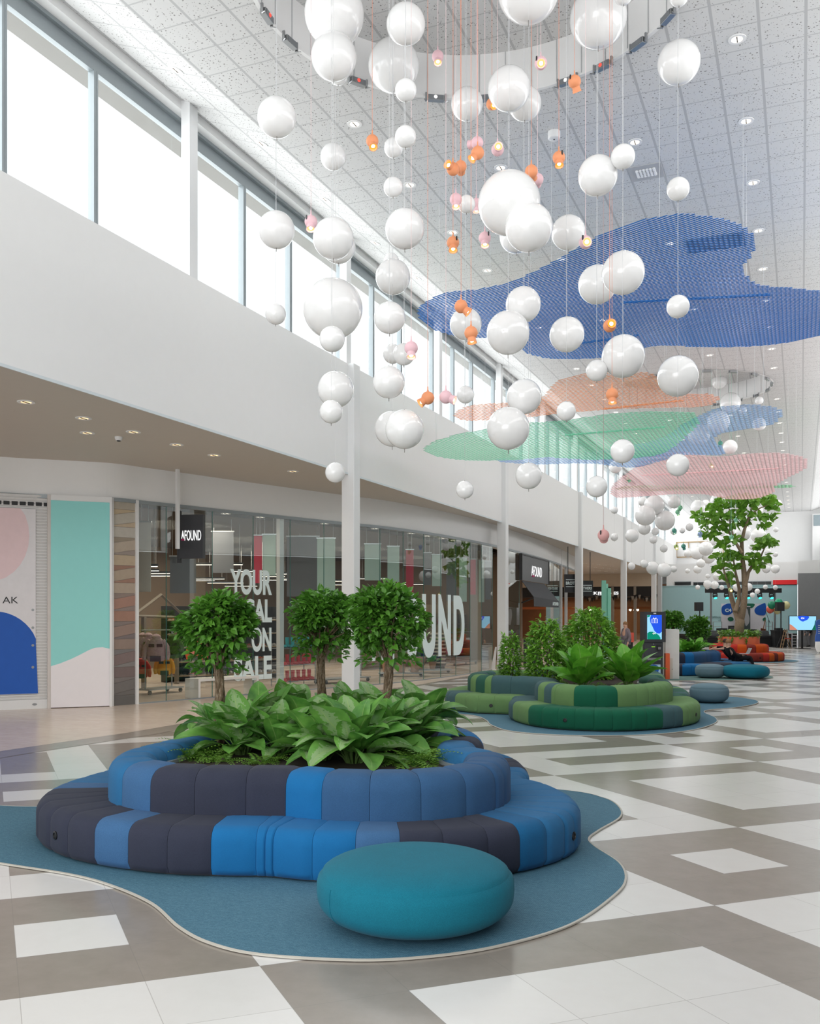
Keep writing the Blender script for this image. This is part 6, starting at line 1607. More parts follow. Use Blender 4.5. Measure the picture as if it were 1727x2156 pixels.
adopt(t, wall_poly([(0, zo - 0.38), ((o1 - o0).length, zo1 - 0.3), ((o1 - o0).length, zo1), (0, zo)], o0, o1, 0, 0.02).build('valance', M_awn))
va = o0 + (o1 - o0) * 0.72; vb = o0 + (o1 - o0) * 0.97; lettering('letters', 'AFOUND', va + nn * 0.03, vb + nn * 0.03, zo1 - 0.22, zo1 - 0.07, M_vinyl, t, 0.02, 0.01)
mb = MB(); mb.tube([(e0.x, e0.y, zt2 - 0.9), (o0.x, o0.y, zo - 0.05)], 0.03, 6); mb.tube([(e1.x, e1.y, zt2 - 0.9), (o1.x, o1.y, zo1 - 0.05)], 0.03, 6); adopt(t, mb.build('arm', M_dark))
# pavement chalkboard
cb0, cb1 = onz(1104, 1402), onz(1134, 1404); t = thing('chalkboard', 'black pavement chalkboard with chalk writing behind the slim shrub', 'sign', (cb0.x, cb0.y, 0)); w_ = (cb1 - cb0).length; hh = zat(cb0, 1347)
adopt(t, wall_poly([(0, 0.05), (w_, 0.05), (w_, hh), (0, hh)], cb0, cb1, -0.03, 0).build('board', plain('slate_board', (60, 66, 70), 0.7)))
for pts_ in ([(-.05, 0), (0, 0), (0, hh + .04), (-.05, hh + .04)], [(w_, 0), (w_ + .05, 0), (w_ + .05, hh + .04), (w_, hh + .04)], [(0, hh), (w_, hh), (w_, hh + .04), (0, hh + .04)]): adopt(t, wall_poly(pts_, cb0, cb1, -0.04, 0.01).build('frame', M_chrome))
lettering('chalk_text', 'UP T', cb0 + (cb1 - cb0) * 0.2, cb0 + (cb1 - cb0) * 0.75, hh - 0.32, hh - 0.12, M_vinyl, t, 0, 0.006)
for k in range(5):
    pts_ = [(w_ * 0.14 + j * 0.05, hh - 0.5 - k * 0.13 + 0.02 * math.sin(j * 2.1 + k)) for j in range(int(6 + (k * 3) % 4))]
    mb = MB(); Mx = plane_M(cb0, cb1, 0); mb.tube([tuple(Mx @ Vector((x, z, 0.004))) for x, z in pts_], 0.008, 4); adopt(t, mb.build('chalk_line', M_vinyl))
w0 = onz(1037, 1411); t = thing('leaning_stand', 'narrow white leaning display stand at the foot of the second column', 'stand', (w0.x, w0.y, 0), 0.3)
mb = MB(); mb.add([(-0.06, -0.18, 0), (0.1, -0.18, 0), (0.1, 0.18, 0), (-0.06, 0.18, 0), (0.1, -0.16, 0.85), (0.16, -0.16, 0.85), (0.16, 0.16, 0.85), (0.1, 0.16, 0.85)], [(0, 3, 2, 1), (4, 5, 6, 7), (0, 1, 5, 4), (1, 2, 6, 5), (2, 3, 7, 6), (3, 0, 4, 7)]); mb.build('panel', M_white, t); MB().box((-0.1, -0.2, 0), (0.14, 0.2, 0.03)).build('foot', M_white, t)

# ---- set-back shops beyond the third column
M_tan = plain('tan_upper_wall', (206, 190, 168), 0.6); JY = EW  # white wall, with the warm lamplight on it mixed into the colour
def jx(px, y=None): v = ony(px, HYP, JY); return Vector((v.x, JY, 0))
jz = lambda px, y: ony(px, y, JY).z
mb = MB(); mb.box((-32, JY, jz(1300, 1235)), (-10.1, JY + 0.3, SOF)); struct('wall_setback', mb, M_tan)
mb = MB(); mb.box((-32, JY, 3.55), (-10.1, JY + 0.3, jz(1300, 1235))); struct('wall_setback_band', mb, plain('black_band', (34, 33, 34), 0.6))
mb = MB(); mb.box((-32, JY + 5.0, 0), (-9.9, JY + 5.2, 5)); struct('wall_setback_inside', mb, plain('warm_wood_wall', (118, 78, 48), 0.6, var=0.25, scale=1.5))
mb = MB(); mb.box((-32.2, 40, 0), (-32, JY + 5, SOF)); struct('wall_setback_side', mb, M_tan)
mb = MB(); mb.box((-32, JY + 0.3, 3.55), (-9.9, JY + 5, 3.7)); struct('ceiling_setback_shop', mb, M_inceil)
area('setback_shop_lamp', (-16, JY + 2.4, 3.4), (0, 0, 0), 9, 2.5, 150, (1.0, 0.74, 0.48))
area('soffit_lamp_far', (-17, 60, 5.3), (0, 0, 0), 8, 14, 240, (1.0, 0.84, 0.64))
for k, px in enumerate((1290.5, 1337.5, 1385)):
    p = jx(px); mb = MB(); mb.box((p.x - 0.1, JY - 0.1, 0), (p.x + 0.1, JY + 0.1, 4.4)); struct('column_%d' % (60 + k), mb, plain('taupe_post', (150, 142, 130), 0.5))
for k, (x0, x1) in enumerate(((1222, 1290), (1290.5, 1337), (1338, 1385))):
    p, q = jx(x0), jx(x1); mb = MB(); mb.box((p.x + 0.1, JY - 0.01, 0), (q.x - 0.1, JY + 0.01, 3.55)); struct('window_%d' % (80 + k), mb, M_shopglass)
t = thing('shop_name', 'white JACK and JONES name on the black band of the set-back shop', 'sign', tuple(jx(1270) + Vector((0, -0.1, 3.7))))
off = Vector((0, -0.06, 0))
for body, x0, x1 in (('JACK', 1230, 1259), ('JONES', 1269, 1303)): lettering('letters', body, jx(x0) + off, jx(x1) + off, jz(x0, 1254), jz(x0, 1246), M_letterlit, t, 0.02, 0.05)
a_, b_ = jx(1260) + off, jx(1267.5) + off; z0, z1 = jz(1260, 1254), jz(1260, 1246)
adopt(t, wall_poly([(0, z0), ((b_ - a_).length, z0), ((b_ - a_).length, z1), (0, z1)], a_, b_, 0, 0.05).build('emblem', M_letterlit)); lettering('emblem_sign', '&', a_ + (b_ - a_) * 0.3 + off, a_ + (b_ - a_) * 0.7 + off, z0 + 0.05, z1 - 0.05, M_dark, t, 0.02, 0.02)
for (x0, x1, y0, y1, D_, lab) in ((1189, 1228.5, 1247.5, 1209, 45.9, 'black hanging BROTHERS sign partly behind the third column'), (1213, 1249, 1255, 1222.5, 50.0, 'black hanging BROTHERS sign showing beyond the nearer one')):
    A, B = dep(x0, HYP, D_), dep(x1, HYP, D_); z0, z1 = zat(A, y0), zat(A, y1); w_ = (B - A).length; t = thing('hanging_sign', lab, 'sign', (A.x, A.y, z0))
    adopt(t, wall_poly([(0, z0), (w_, z0), (w_, z1), (0, z1)], A, B, -0.15, 0).build('box', MATS['sign_black'])); dn = (B - A) / w_; f_ = plane_M(A, B, 0).to_3x3() @ Vector((0, 0, 0.005))
    lettering('letters', 'BROTHERS', A + dn * w_ * 0.07 + f_, A + dn * w_ * 0.93 + f_, z0 + (z1 - z0) * 0.42, z0 + (z1 - z0) * 0.6, M_vinyl, t, 0.03, 0.02)
    for zz in (0.3, 0.68): adopt(t, wall_poly([(w_ * .07, z0 + (z1 - z0) * zz), (w_ * .93, z0 + (z1 - z0) * zz), (w_ * .93, z0 + (z1 - z0) * zz + .03), (w_ * .07, z0 + (z1 - z0) * zz + .03)], A, B, 0, 0.012).build('rule', M_vinyl))
    mb = MB(); c_ = (A + B) / 2; mb.tube([(c_.x - .3, c_.y, z1), (c_.x - .3, c_.y, SOF)], 0.02, 5); mb.tube([(c_.x + .3, c_.y, z1), (c_.x + .3, c_.y, SOF)], 0.02, 5); adopt(t, mb.build('hanger', M_dark))
t = thing('glass_fins', 'pale green upright fins rising behind the green sofa, before the set-back shop', 'sculpture', tuple(onz(1277, 1380))); M_fin = plain('mint_fin', (132, 200, 178), 0.35, coat=0.3); O_ = onz(1277, 1380); D_ = depth_of(O_)
for x0, x1, yt in ((1267, 1276.5, 1222), (1276, 1280, 1229), (1279.5, 1286.5, 1238)):
    A, B = dep(x0, HYP, D_), dep(x1, HYP, D_ + (0.1 if yt > 1225 else 0)); adopt(t, wall_poly([(0, 0), ((B - A).length, 0), ((B - A).length, zat(A, yt)), (0, zat(A, yt))], A, B, -0.06, 0.02).build('fin', M_fin))
t = thing('bunting', 'string of dark and pale pennants across the set-back shop front', 'bunting', tuple(jx(1300) + Vector((0, -0.4, 3.3)))); M_pn = [plain('pennant_black', (28, 27, 28), 0.8), plain('pennant_grey', (150, 142, 132), 0.8)]
mb = MB(); Z0 = jz(1300, 1262); P_ = [jx(1225 + k * 10) + Vector((0, -0.1, Z0 + 0.25 + 0.16 * math.cos(k * 1.6))) for k in range(17)]; mb.tube([tuple(p) for p in P_], 0.012, 4); adopt(t, mb.build('string', M_dark))
for k in range(16):
    for q in range(2):
        p = P_[k].lerp(P_[k + 1], (q + 0.5) / 2); mb = MB(); mb.add([(p.x - .12, p.y, p.z), (p.x + .12, p.y, p.z), (p.x, p.y, p.z - .36), (p.x - .12, p.y - .01, p.z), (p.x + .12, p.y - .01, p.z), (p.x, p.y - .01, p.z - .36)], [(0, 1, 2), (5, 4, 3), (0, 3, 4, 1), (1, 4, 5, 2), (2, 5, 3, 0)]); adopt(t, mb.build('pennant', M_pn[(k * 2 + q) % 3 == 0], ))
mb = MB(); mb.box((-22, JY + 0.6, 2.55), (-10.4, JY + 0.9, 2.75)); single('timber_beam', mb, plain('orange_timber', (190, 104, 52), 0.6), 'orange timber beam across the set-back shop below the pennants', 'beam')
for k, px in enumerate((1237, 1306, 1322, 1338)):
    p = jx(px) + Vector((0, 1.2, 2.5)); t = thing('bulb_lamp', 'small bare glowing bulb inside the set-back shop', 'lamp', tuple(p), 0, 'bulbs of the set-back shop'); MB().lathe([(0, -0.12), (0.1, -0.03), (0.08, 0.08), (0.03, 0.14)], (0, 0, 0), 12).build('bulb', M_bulb, t, True); MB().tube([(0, 0, 0.13), (0, 0, 1.06)], 0.012, 5).build('cord', M_dark, t)
# ================================================================ kiosk, people, stage and far end
def cpt(px, D_): v = dep(px, HYP, D_); return Vector((v.x, v.y, 0))
def zpx(y, D_): return CAMZ + (HYP - y) / FPX * D_


def slab(px0, px1, y0, y1, D_, d0=-0.1, d1=0.0):
    A, B = cpt(px0, D_), cpt(px1, D_); w_ = (B - A).length
    return wall_poly([(0, zpx(y1, D_)), (w_, zpx(y1, D_)), (w_, zpx(y0, D_)), (0, zpx(y0, D_))], A, B, d0, d1)


def face(pxs, D_, d0=0.0, d1=0.006):
    """A flat shape drawn by its outline on an upright board at depth D_."""
    A, B = cpt(800, D_), cpt(1800, D_); X = (B - A).normalized()
    return wall_poly([((x - 800) / FPX * D_, zpx(y, D_)) for x, y in pxs], A, B, d0, d1)


def blob(pts, D_, d0=0.0, d1=0.006): return face([(p.x, p.y) for p in smooth_closed(pts, 6)], D_, d0, d1)


M_scr_l = emit('screen_pale_blue', (150, 212, 244), 0.95); M_scr_b = emit('screen_blue', (38, 86, 224), 0.95); M_scr_g = emit('screen_green', (16, 138, 112), 0.9); M_scr_w = emit('screen_white', (255, 255, 255), 1.0); M_scr_o = emit('screen_terracotta', (206, 134, 108), 0.9); M_scr_dg = emit('screen_dark_green', (20, 110, 84), 0.8)
M_blue4 = plain('c4_blue', (14, 84, 176), 0.5); M_green4 = plain('c4_green', (20, 104, 78), 0.5); M_print = plain('print_white', (226, 224, 230), 0.5)
M_ink4 = plain('charcoal_casing', (52, 55, 60), 0.45)
KD = depth_of(onz(1379, 1432)); k0 = cpt(1356, KD)
t = thing('payment_kiosk', 'tall charcoal self-service kiosk with bright blue gift screen behind the glossy plant', 'kiosk', tuple(k0))
adopt(t, slab(1356, 1396, 1288, 1433, KD, -0.5, 0).build('casing', M_ink4))
adopt(t, slab(1355.5, 1401, 1288, 1352, KD, -0.3, 0.06).build('head', M_ink4))
s_ = slab(1362, 1392.5, 1295, 1346, KD, 0.06, 0.066).build('screen', M_scr_l); adopt(t, s_)
for pts_, m_, nm in (([(1370, 1295), (1392.4, 1295), (1392.4, 1330), (1388, 1334), (1382, 1333), (1377, 1328), (1373, 1319), (1368.5, 1310), (1367.5, 1302)], M_scr_b, 'blue_shape'), ([(1362.2, 1333), (1367, 1330), (1373, 1330), (1380, 1333), (1386, 1337), (1390, 1343), (1389.5, 1346), (1362.2, 1346)], M_scr_g, 'green_shape'), ([(1362.2, 1295.2), (1369, 1295.2), (1367, 1298.5), (1362.2, 1300)], M_scr_g, 'corner_shape')): adopt(t, face(pts_, KD, 0.066, 0.069).build(nm, m_))
gi = MB()
def bar(x0, y0, x1, y1, w=0.55):
    dx, dy = x1 - x0, y1 - y0; L_ = math.hypot(dx, dy) or 1; nx_, ny_ = -dy / L_ * w / 2, dx / L_ * w / 2
    return [(x0 + nx_, y0 + ny_), (x1 + nx_, y1 + ny_), (x1 - nx_, y1 - ny_), (x0 - nx_, y0 - ny_)]
for b_ in ((1371.3, 1303.5, 1384, 1303.5), (1371.3, 1307.5, 1384, 1307.5), (1371.3, 1311.3, 1384, 1311.3), (1371.5, 1303.2, 1371.5, 1311.5), (1383.8, 1303.2, 1383.8, 1311.5), (1377.6, 1303, 1377.6, 1311.5), (1377.6, 1303.3, 1374.2, 1302), (1374.2, 1302.2, 1375, 1300.3), (1375, 1300.4, 1377.6, 1303.2), (1377.6, 1303.3, 1381.2, 1302), (1381.2, 1302.2, 1380.4, 1300.3), (1380.4, 1300.4, 1377.6, 1303.2)):
    f_ = face(bar(*b_), KD, 0.069, 0.072); gi.add(f_.v, f_.f)
adopt(t, gi.build('gift_icon', M_scr_w))
lettering('logo', 'C4', cpt(1374.5, KD - 0.075), cpt(1380.5, KD - 0.075), zpx(1335.3, KD), zpx(1332, KD), M_scr_w, t, 0.04, 0.003)
adopt(t, slab(1375.3, 1380.8, 1290.4, 1292.5, KD, 0.06, 0.068).build('camera', M_print)); adopt(t, slab(1357, 1396, 1353.5, 1381, KD, 0, 0.03).build('service_panel', plain('casing_panel', (60, 63, 68), 0.45)))
adopt(t, slab(1371.5, 1379, 1361, 1362.5, KD, 0.03, 0.04).build('card_slot_light', emit('slot_green', (150, 214, 60), 1.0))); adopt(t, slab(1382.5, 1391, 1358, 1369, KD, 0.03, 0.13).build('card_reader', M_dark)); adopt(t, slab(1383.5, 1389.5, 1362, 1367, KD, 0.13, 0.135).build('keypad', M_chrome)); adopt(t, slab(1375, 1377, 1355, 1357, KD, 0.03, 0.036).build('keyhole', M_chrome))
adopt(t, slab(1363, 1391, 1385, 1390, KD, 0.0, 0.05).build('receipt_tray', M_chrome))
s_ = slab(1364, 1391, 1399, 1430, KD, 0, 0.01).build('poster', plain('poster_pale', (176, 208, 226), 0.5)); adopt(t, s_)
adopt(t, blob([(1364.5, 1402), (1372, 1399.5), (1382, 1400), (1387, 1406), (1386, 1415), (1380, 1422), (1372, 1418), (1366, 1412)], KD, 0.01, 0.014).build('poster_shape', M_blue4))
ws = cpt(1402, KD + 0.35); t = thing('info_pillar', 'plain white cabinet pillar with orange side panel next to the kiosk', 'cabinet', tuple(ws))
adopt(t, slab(1401.5, 1430.5, 1325, 1432, KD + 0.35, -0.45, 0).build('body', plain('pillar_white', (226, 225, 222), 0.45)))
adopt(t, slab(1399.5, 1408.5, 1375.5, 1433, KD + 0.3, -0.05, 0.12).build('orange_panel', plain('orange_panel', (232, 104, 60), 0.45))); adopt(t, slab(1408.8, 1416.5, 1386, 1431.5, KD + 0.35, 0, 0.02).build('door', plain('pillar_door', (214, 208, 196), 0.5))); adopt(t, slab(1414.6, 1415.6, 1408, 1409.4, KD + 0.35, 0.02, 0.04).build('door_knob', M_dark))
adopt(t, slab(1400.6, 1402.2, 1326.5, 1338, KD + 0.35, -0.1, 0.01).build('red_label', plain('red_label', (214, 60, 54), 0.5)))

# ---- people
def skin(name, verts, edges, radii, mat, root=0, sub=2):
    me = bpy.data.meshes.new(name); me.from_pydata([tuple(v) for v in verts], edges, []); o = bpy.data.objects.new(name, me); COL.objects.link(o)
    o.modifiers.new('s', 'SKIN'); sb_ = o.modifiers.new('u', 'SUBSURF'); sb_.levels = sub; sb_.render_levels = sub
    for i, r_ in enumerate(radii):
        sv = me.skin_vertices[0].data[i]; rr_ = r_ if isinstance(r_, tuple) else (r_, r_); sv.radius = rr_; sv.use_root = (i == root)
    bpy.context.view_layer.update(); m2 = bpy.data.meshes.new_from_object(o.evaluated_get(bpy.context.evaluated_depsgraph_get())); bpy.data.objects.remove(o)
    m2.materials.clear(); m2.materials.append(mat); m2.polygons.foreach_set('use_smooth', [True] * len(m2.polygons)); return m2


M_skin = plain('skin', (222, 176, 152), 0.6); M_blackcloth = fabric('black_cotton', (26, 26, 29), (18, 18, 20), 200); M_jeans = fabric('black_trousers', (32, 33, 38), (24, 24, 28), 200); M_hair1 = plain('light_brown_hair', (150, 112, 76), 0.8, var=0.2, scale=40); M_hair2 = plain('dark_brown_hair', (70, 50, 38), 0.8, var=0.2, scale=40); M_greyt = fabric('grey_trousers', (128, 128, 132), (110, 110, 116), 120); M_mauve = fabric('mauve_jumper', (146, 136, 142), (128, 118, 126), 120)


def person(label, loc, rz, J, tops, bottoms, hair, short_sleeve=False, group=None):
    """J: joint positions in the person's own frame (x forward, y to the left)."""
    t = thing('person', label, 'person', tuple(loc), rz, group); V = []; E = []; Rd = []; ix = {}
    def add(k, p, r_, par=None):
        ix[k] = len(V); V.append(Vector(p)); Rd.append(r_)
        if par is not None: E.append((ix[par], ix[k]))
    add('pelvis', J['pelvis'], (0.15, 0.12)); add('belly', J['belly'], (0.14, 0.11), 'pelvis'); add('chest', J['chest'], (0.16, 0.115), 'belly'); add('neck', J['neck'], 0.058, 'chest')
    h = Vector(J['head']); n_ = Vector(J['neck']); ax = (h - n_).normalized()
    add('skull', h - ax * 0.03, (0.078, 0.09), 'neck'); add('crown', h + ax * 0.07, (0.072, 0.082), 'skull')
    fwd = Vector(J['look']).normalized(); add('nose', h - ax * 0.02 + fwd * 0.105, 0.014, 'skull'); lat = ax.cross(fwd).normalized()
    for s_ in (1, -1): add('ear%d' % s_, h - ax * 0.02 + lat * s_ * 0.088, 0.014, 'skull')
    for s_, k in ((1, 'l'), (-1, 'r')):
        add('sh' + k, J['sh' + k], 0.062, 'chest'); add('el' + k, J['el' + k], 0.046, 'sh' + k); add('wr' + k, J['wr' + k], 0.031, 'el' + k)
        d = (Vector(J['wr' + k]) - Vector(J['el' + k])).normalized(); palm = Vector(J['wr' + k]) + d * 0.05; add('pa' + k, palm, (0.036, 0.022), 'wr' + k)
        sd = d.cross(Vector((0, 0, 1))).normalized(); dn = Vector((0, 0, -1))
        for q, (o_, L_) in enumerate(((-0.03, 0.06), (-0.01, 0.075), (0.01, 0.07), (0.03, 0.055))):
            add('f%s%d' % (k, q), palm + d * (0.03 + L_ * 0.5) + sd * o_, 0.0095, 'pa' + k); add('g%s%d' % (k, q), palm + d * (0.02 + L_) + sd * o_ + dn * 0.025, 0.008, 'f%s%d' % (k, q))
        add('th' + k, palm + d * 0.01 + sd * (-0.05 * s_), 0.011, 'pa' + k); add('tt' + k, palm + d * 0.045 + sd * (-0.06 * s_), 0.009, 'th' + k)
        add('hp' + k, J['hp' + k], 0.095, 'pelvis'); add('kn' + k, J['kn' + k], 0.062, 'hp' + k); add('an' + k, J['an' + k], 0.042, 'kn' + k); add('to' + k, J['to' + k], (0.042, 0.028), 'an' + k)
    link('body', skin('body', V, E, Rd, M_skin), t)
    def sub(keys, scale, mat, name, extra=0.0):
        kk = [k for k in keys]; idx = {ix[k]: i for i, k in enumerate(kk)}; ee = [(idx[a_], idx[b_]) for a_, b_ in E if a_ in idx and b_ in idx]
        vv = [V[ix[k]] for k in kk]; rr_ = [tuple((x * scale + extra) for x in (Rd[ix[k]] if isinstance(Rd[ix[k]], tuple) else (Rd[ix[k]],) * 2)) for k in kk]
        return link(name, skin(name, vv, ee, rr_, mat), t)
    arm = ['shl', 'ell', 'shr', 'elr'] + ([] if short_sleeve else ['wrl', 'wrr'])
    sub(['chest', 'belly', 'pelvis', 'neck'] + arm, 1.14, tops, 'shirt' if short_sleeve else 'hooded_jumper', 0.014); sub(['pelvis', 'hpl', 'knl', 'anl', 'hpr', 'knr', 'anr'], 1.08, bottoms, 'trousers', 0.008)
    for k in 'lr': 
        mb = MB(); p_, q_ = Vector(J['an' + k]), Vector(J['to' + k]); mb.tube([tuple(p_ - (q_ - p_) * 0.3 + Vector((0, 0, -0.02))), tuple(p_ + Vector((0, 0, -0.01))), tuple(q_), tuple(q_ + (q_ - p_) * 0.3)], [0.045, 0.055, 0.05, 0.025], 10); mb.build('shoe', M_dark, t, True)
    bm_ = bmesh.new(); bmesh.ops.create_uvsphere(bm_, u_segments=20, v_segments=14, radius=1.0)
    q_ = Vector((0, 0, 1)).rotation_difference(ax).to_matrix()
    for v in list(bm_.verts):
        c = v.co.copy(); v.co = h + ax * 0.045 - fwd * 0.018 + q_ @ Vector((c.x * 0.1, c.y * 0.098, max(c.z, -0.45) * 0.105))
    mb = MB(); mb.addbm(bm_); mb.build('hair', hair, t, True); return t


pm = dep(1533, HYP, 33.6); pm.z = 0
seatedJ = lambda dx=0: dict(pelvis=(.3, 0, .5), belly=(.18, 0, .6), chest=(.06, 0, .76), neck=(.01, 0, .9), head=(.03, 0, 1.03), look=(1, -0.1, -.35), shl=(.03, .19, .8), shr=(.03, -.19, .8), ell=(.22, .26, .58), elr=(.22, -.26, .58), wrl=(.46, .12, .6), wrr=(.46, -.12, .6), hpl=(.34, .1, .5), hpr=(.34, -.1, .5), knl=(.76, .14, .54), knr=(.76, -.14, .54), anl=(.88, .14, .1), anr=(.88, -.14, .1), tol=(1.02, .15, .05), tor=(1.02, -.15, .05))
person('person in black hoodie slouched on the far blue sofa with a laptop on the knees', pm, YAW, seatedJ(), M_blackcloth, M_jeans, M_hair1)
J2 = seatedJ(); J2.update(ell=(-.22, .3, .84), wrl=(-.42, .15, .8), shl=(0, .2, .82)); J2.update(elr=(-.18, -.34, .82), wrr=(-.46, -.3, .8), look=(1, .4, -.1))
p2 = dep(1526.5, HYP, 34.4); p2.z = 0
person('dark-haired person in black T-shirt, one arm along the sofa back', p2, YAW, J2, M_blackcloth, M_jeans, M_hair2, True)
lt = dep(1570, HYP, 33.6); t = thing('laptop', 'open silver laptop on the knees of the seated person in black hoodie', 'laptop', tuple(pm + RT * 0.58 + Vector((0, 0, 0.645))), YAW)
M_lap = plain('laptop_silver', (168, 170, 174), 0.35, 0.4)
mb = MB(); mb.rbox((-0.12, -0.17, 0), (0.12, 0.17, 0.018), 0.006, 1); mb.build('keyboard_base', M_lap, t); mb = MB(); mb.rbox((0, -0.17, 0), (0.012, 0.17, 0.23), 0.005, 1); mb.mat4(Matrix.Translation((0.115, 0, 0.012)) @ Matrix.Rotation(R(25), 4, 'Y')); mb.build('screen_lid', M_lap, t)
stJ = lambda f: dict(pelvis=(0, 0, .93), belly=(0, 0, 1.08), chest=(0.01, 0, 1.3), neck=(0, 0, 1.48), head=(.03, 0, 1.62), look=(1, 0, -.1), shl=(0, .19, 1.38), shr=(0, -.19, 1.38), ell=(-.05, .25, 1.1), elr=(.05, -.25, 1.1), wrl=(.06, .26, .86), wrr=(.15, -.24, .88), hpl=(0, .1, .9), hpr=(0, -.1, .9), knl=(.04 + f, .1, .5), knr=(.04 - f * .6, -.1, .5), anl=(f * 1.3, .1, .09), anr=(-f * 1.8, -.1, .1), tol=(f * 1.3 + .14, .1, .04), tor=(-f * 1.8 + .14, -.1, .05))
sp = onz(1704, 1362); person('person in dark top and grey trousers standing behind the screen on its stand', sp, YAW + PI, stJ(0.03), M_blackcloth, M_greyt, M_hair2)
wp = dep(1318, HYP, 41); wp.z = 0; person('person in grey-mauve jumper walking behind the glossy plants towards the set-back shop', wp, YAW + R(200), stJ(0.14), M_mauve, M_greyt, M_hair1)
t = thing('sandwich_board', 'small coral red board standing behind the glossy plants by the set-back shop', 'sign', tuple(cpt(1330, 52))); adopt(t, slab(1325, 1335, 1332, 1352, 52, -0.1, 0).build('board', plain('coral_board', (222, 92, 74), 0.5))); adopt(t, slab(1325, 1335, 1352, 1373, 52, -0.3, -0.2).build('leg', M_dark))

# ---- stage
M_stage = plain('stage_black', (26, 27, 30), 0.7); M_cab = plain('speaker_black', (34, 36, 38), 0.6); SD = 62.5
ZS = zpx(1338.5, 60.5)
a_, b_ = cpt(1489, 60.5), cpt(1642, 60.5); w_ = (b_ - a_).length
t = thing('stage_platform', 'low black stage platform behind the coral planter', 'stage', tuple(a_)); mb = MB(); mb.box((0, 0, ZS - 0.12), (w_, 6.5, ZS)); mb.mat4(Matrix.Translation(a_) @ Matrix.Rotation(YAW, 4, 'Z')); adopt(t, mb.build('deck', M_stage)); mb = MB(); mb.box((0.02, 0.02, 0), (w_ - 0.02, 6.4, ZS - 0.12)); mb.mat4(Matrix.Translation(a_) @ Matrix.Rotation(YAW, 4, 'Z')); adopt(t, mb.build('skirt', plain('stage_skirt', (20, 21, 23), 0.9)))
BD = 65.5
t = thing('stage_backdrop', 'white stage backdrop with blue and green blobs and C4 emblem', 'backdrop panel', tuple(cpt(1520, BD) + Vector((0, 0, ZS))))
adopt(t, slab(1520, 1612.5, 1271, 1331, BD, -0.1, 0).build('panel', M_print))
for nm, m_, pts_ in (('blue_blob', M_blue4, [(1520.3, 1278), (1530, 1271.5), (1540, 1271.5), (1545, 1280), (1543, 1289), (1535, 1294.5), (1526, 1294.5), (1520.3, 1290)]), ('blue_blob', M_blue4, [(1612.2, 1271.3), (1605, 1271.6), (1593, 1278), (1589, 1285), (1592, 1292), (1601, 1295.5), (1612.2, 1293)]), ('green_blob', M_green4, [(1564, 1271.3), (1588, 1271.3), (1586.5, 1278), (1581, 1280.5), (1575, 1276.5), (1567, 1275)]), ('green_spot', M_green4, [(1533, 1301), (1538, 1298.8), (1544, 1301), (1544, 1306.5), (1537, 1308), (1533, 1305)]), ('green_spot', M_green4, [(1612, 1300), (1607, 1302), (1606.5, 1306), (1612, 1308.5)])):
    adopt(t, blob(pts_, BD, 0, 0.02).build(nm, m_))
lettering('emblem', 'C4', cpt(1527, BD - 0.03), cpt(1540.5, BD - 0.03), zpx(1288.5, BD), zpx(1281.5, BD), M_vinyl, t, 0.04, 0.02)
t = thing('portrait_banner', 'narrow dark roll-up banner with pale grey figure before the stage backdrop', 'banner', tuple(cpt(1554, BD - 0.6) + Vector((0, 0, ZS)))); adopt(t, slab(1554, 1580.3, 1277, 1331, BD - 0.6, -0.05, 0).build('sheet', plain('banner_dark', (70, 84, 84), 0.6))); adopt(t, slab(1554, 1580.3, 1276, 1277.5, BD - 0.6, -0.05, 0.02).build('top_rail', M_print))
adopt(t, blob([(1567, 1284), (1570, 1280), (1574, 1283), (1576, 1292), (1578.5, 1302), (1577, 1312), (1571, 1318), (1568, 1308), (1566, 1296)], BD - 0.6, 0, 0.01).build('figure_print', plain('print_grey', (176, 176, 178), 0.6)))
t = thing('light_truss', 'black truss bar on poles with moving-head lights over the stage', 'truss', tuple(cpt(1497, SD)))
adopt(t, slab(1487.5, 1646.5, 1238.5, 1248, SD, -0.3, 0).build('bar', M_stage))
for px in (1497.5, 1632): A = cpt(px, SD + 0.15); mb = MB(); mb.tube([(A.x, A.y, 0), (A.x, A.y, zpx(1248, SD))], 0.06, 8); adopt(t, mb.build('pole', M_chrome))
M_tl = emit('stage_teal_lens', (70, 230, 214), 1.6)
for k, px in enumerate((1506, 1530, 1552, 1575.5, 1600, 1624.5)):
    A = cpt(px, SD + 0.1); z_ = zpx(1248, SD); t2 = thing('stage_light', '%s moving-head light with teal lens on the truss, counted from the shop side' % ('first', 'second', 'third', 'fourth', 'fifth', 'last')[k], 'stage light', (A.x, A.y, z_), YAW)
    MB().box((-0.12, -0.1, -0.1), (0.12, 0.1, 0)).build('base', M_cab, t2); y_ = MB(); y_.box((-0.15, -0.05, -0.28), (-0.11, 0.05, -0.08)); y_.box((0.11, -0.05, -0.28), (0.15, 0.05, -0.08)); y_.build('yoke', M_cab, t2)
    hb = MB(); hb.lathe([(0.06, 0.08), (0.12, 0.04), (0.13, -0.14), (0.0, -0.14)], (0, 0, 0), 16); hb.mat4(Matrix.Translation((0, -0.02, -0.24)) @ Matrix.Rotation(R(-38), 4, 'X')); hb.build('head', M_cab, t2, True)
    lb_ = MB(); lb_.lathe([(0.115, -0.142), (0.0, -0.15)], (0, 0, 0), 16, cap=False); lb_.mat4(Matrix.Translation((0, -0.02, -0.24)) @ Matrix.Rotation(R(-38), 4, 'X')); lb_.build('lens', M_tl, t2)
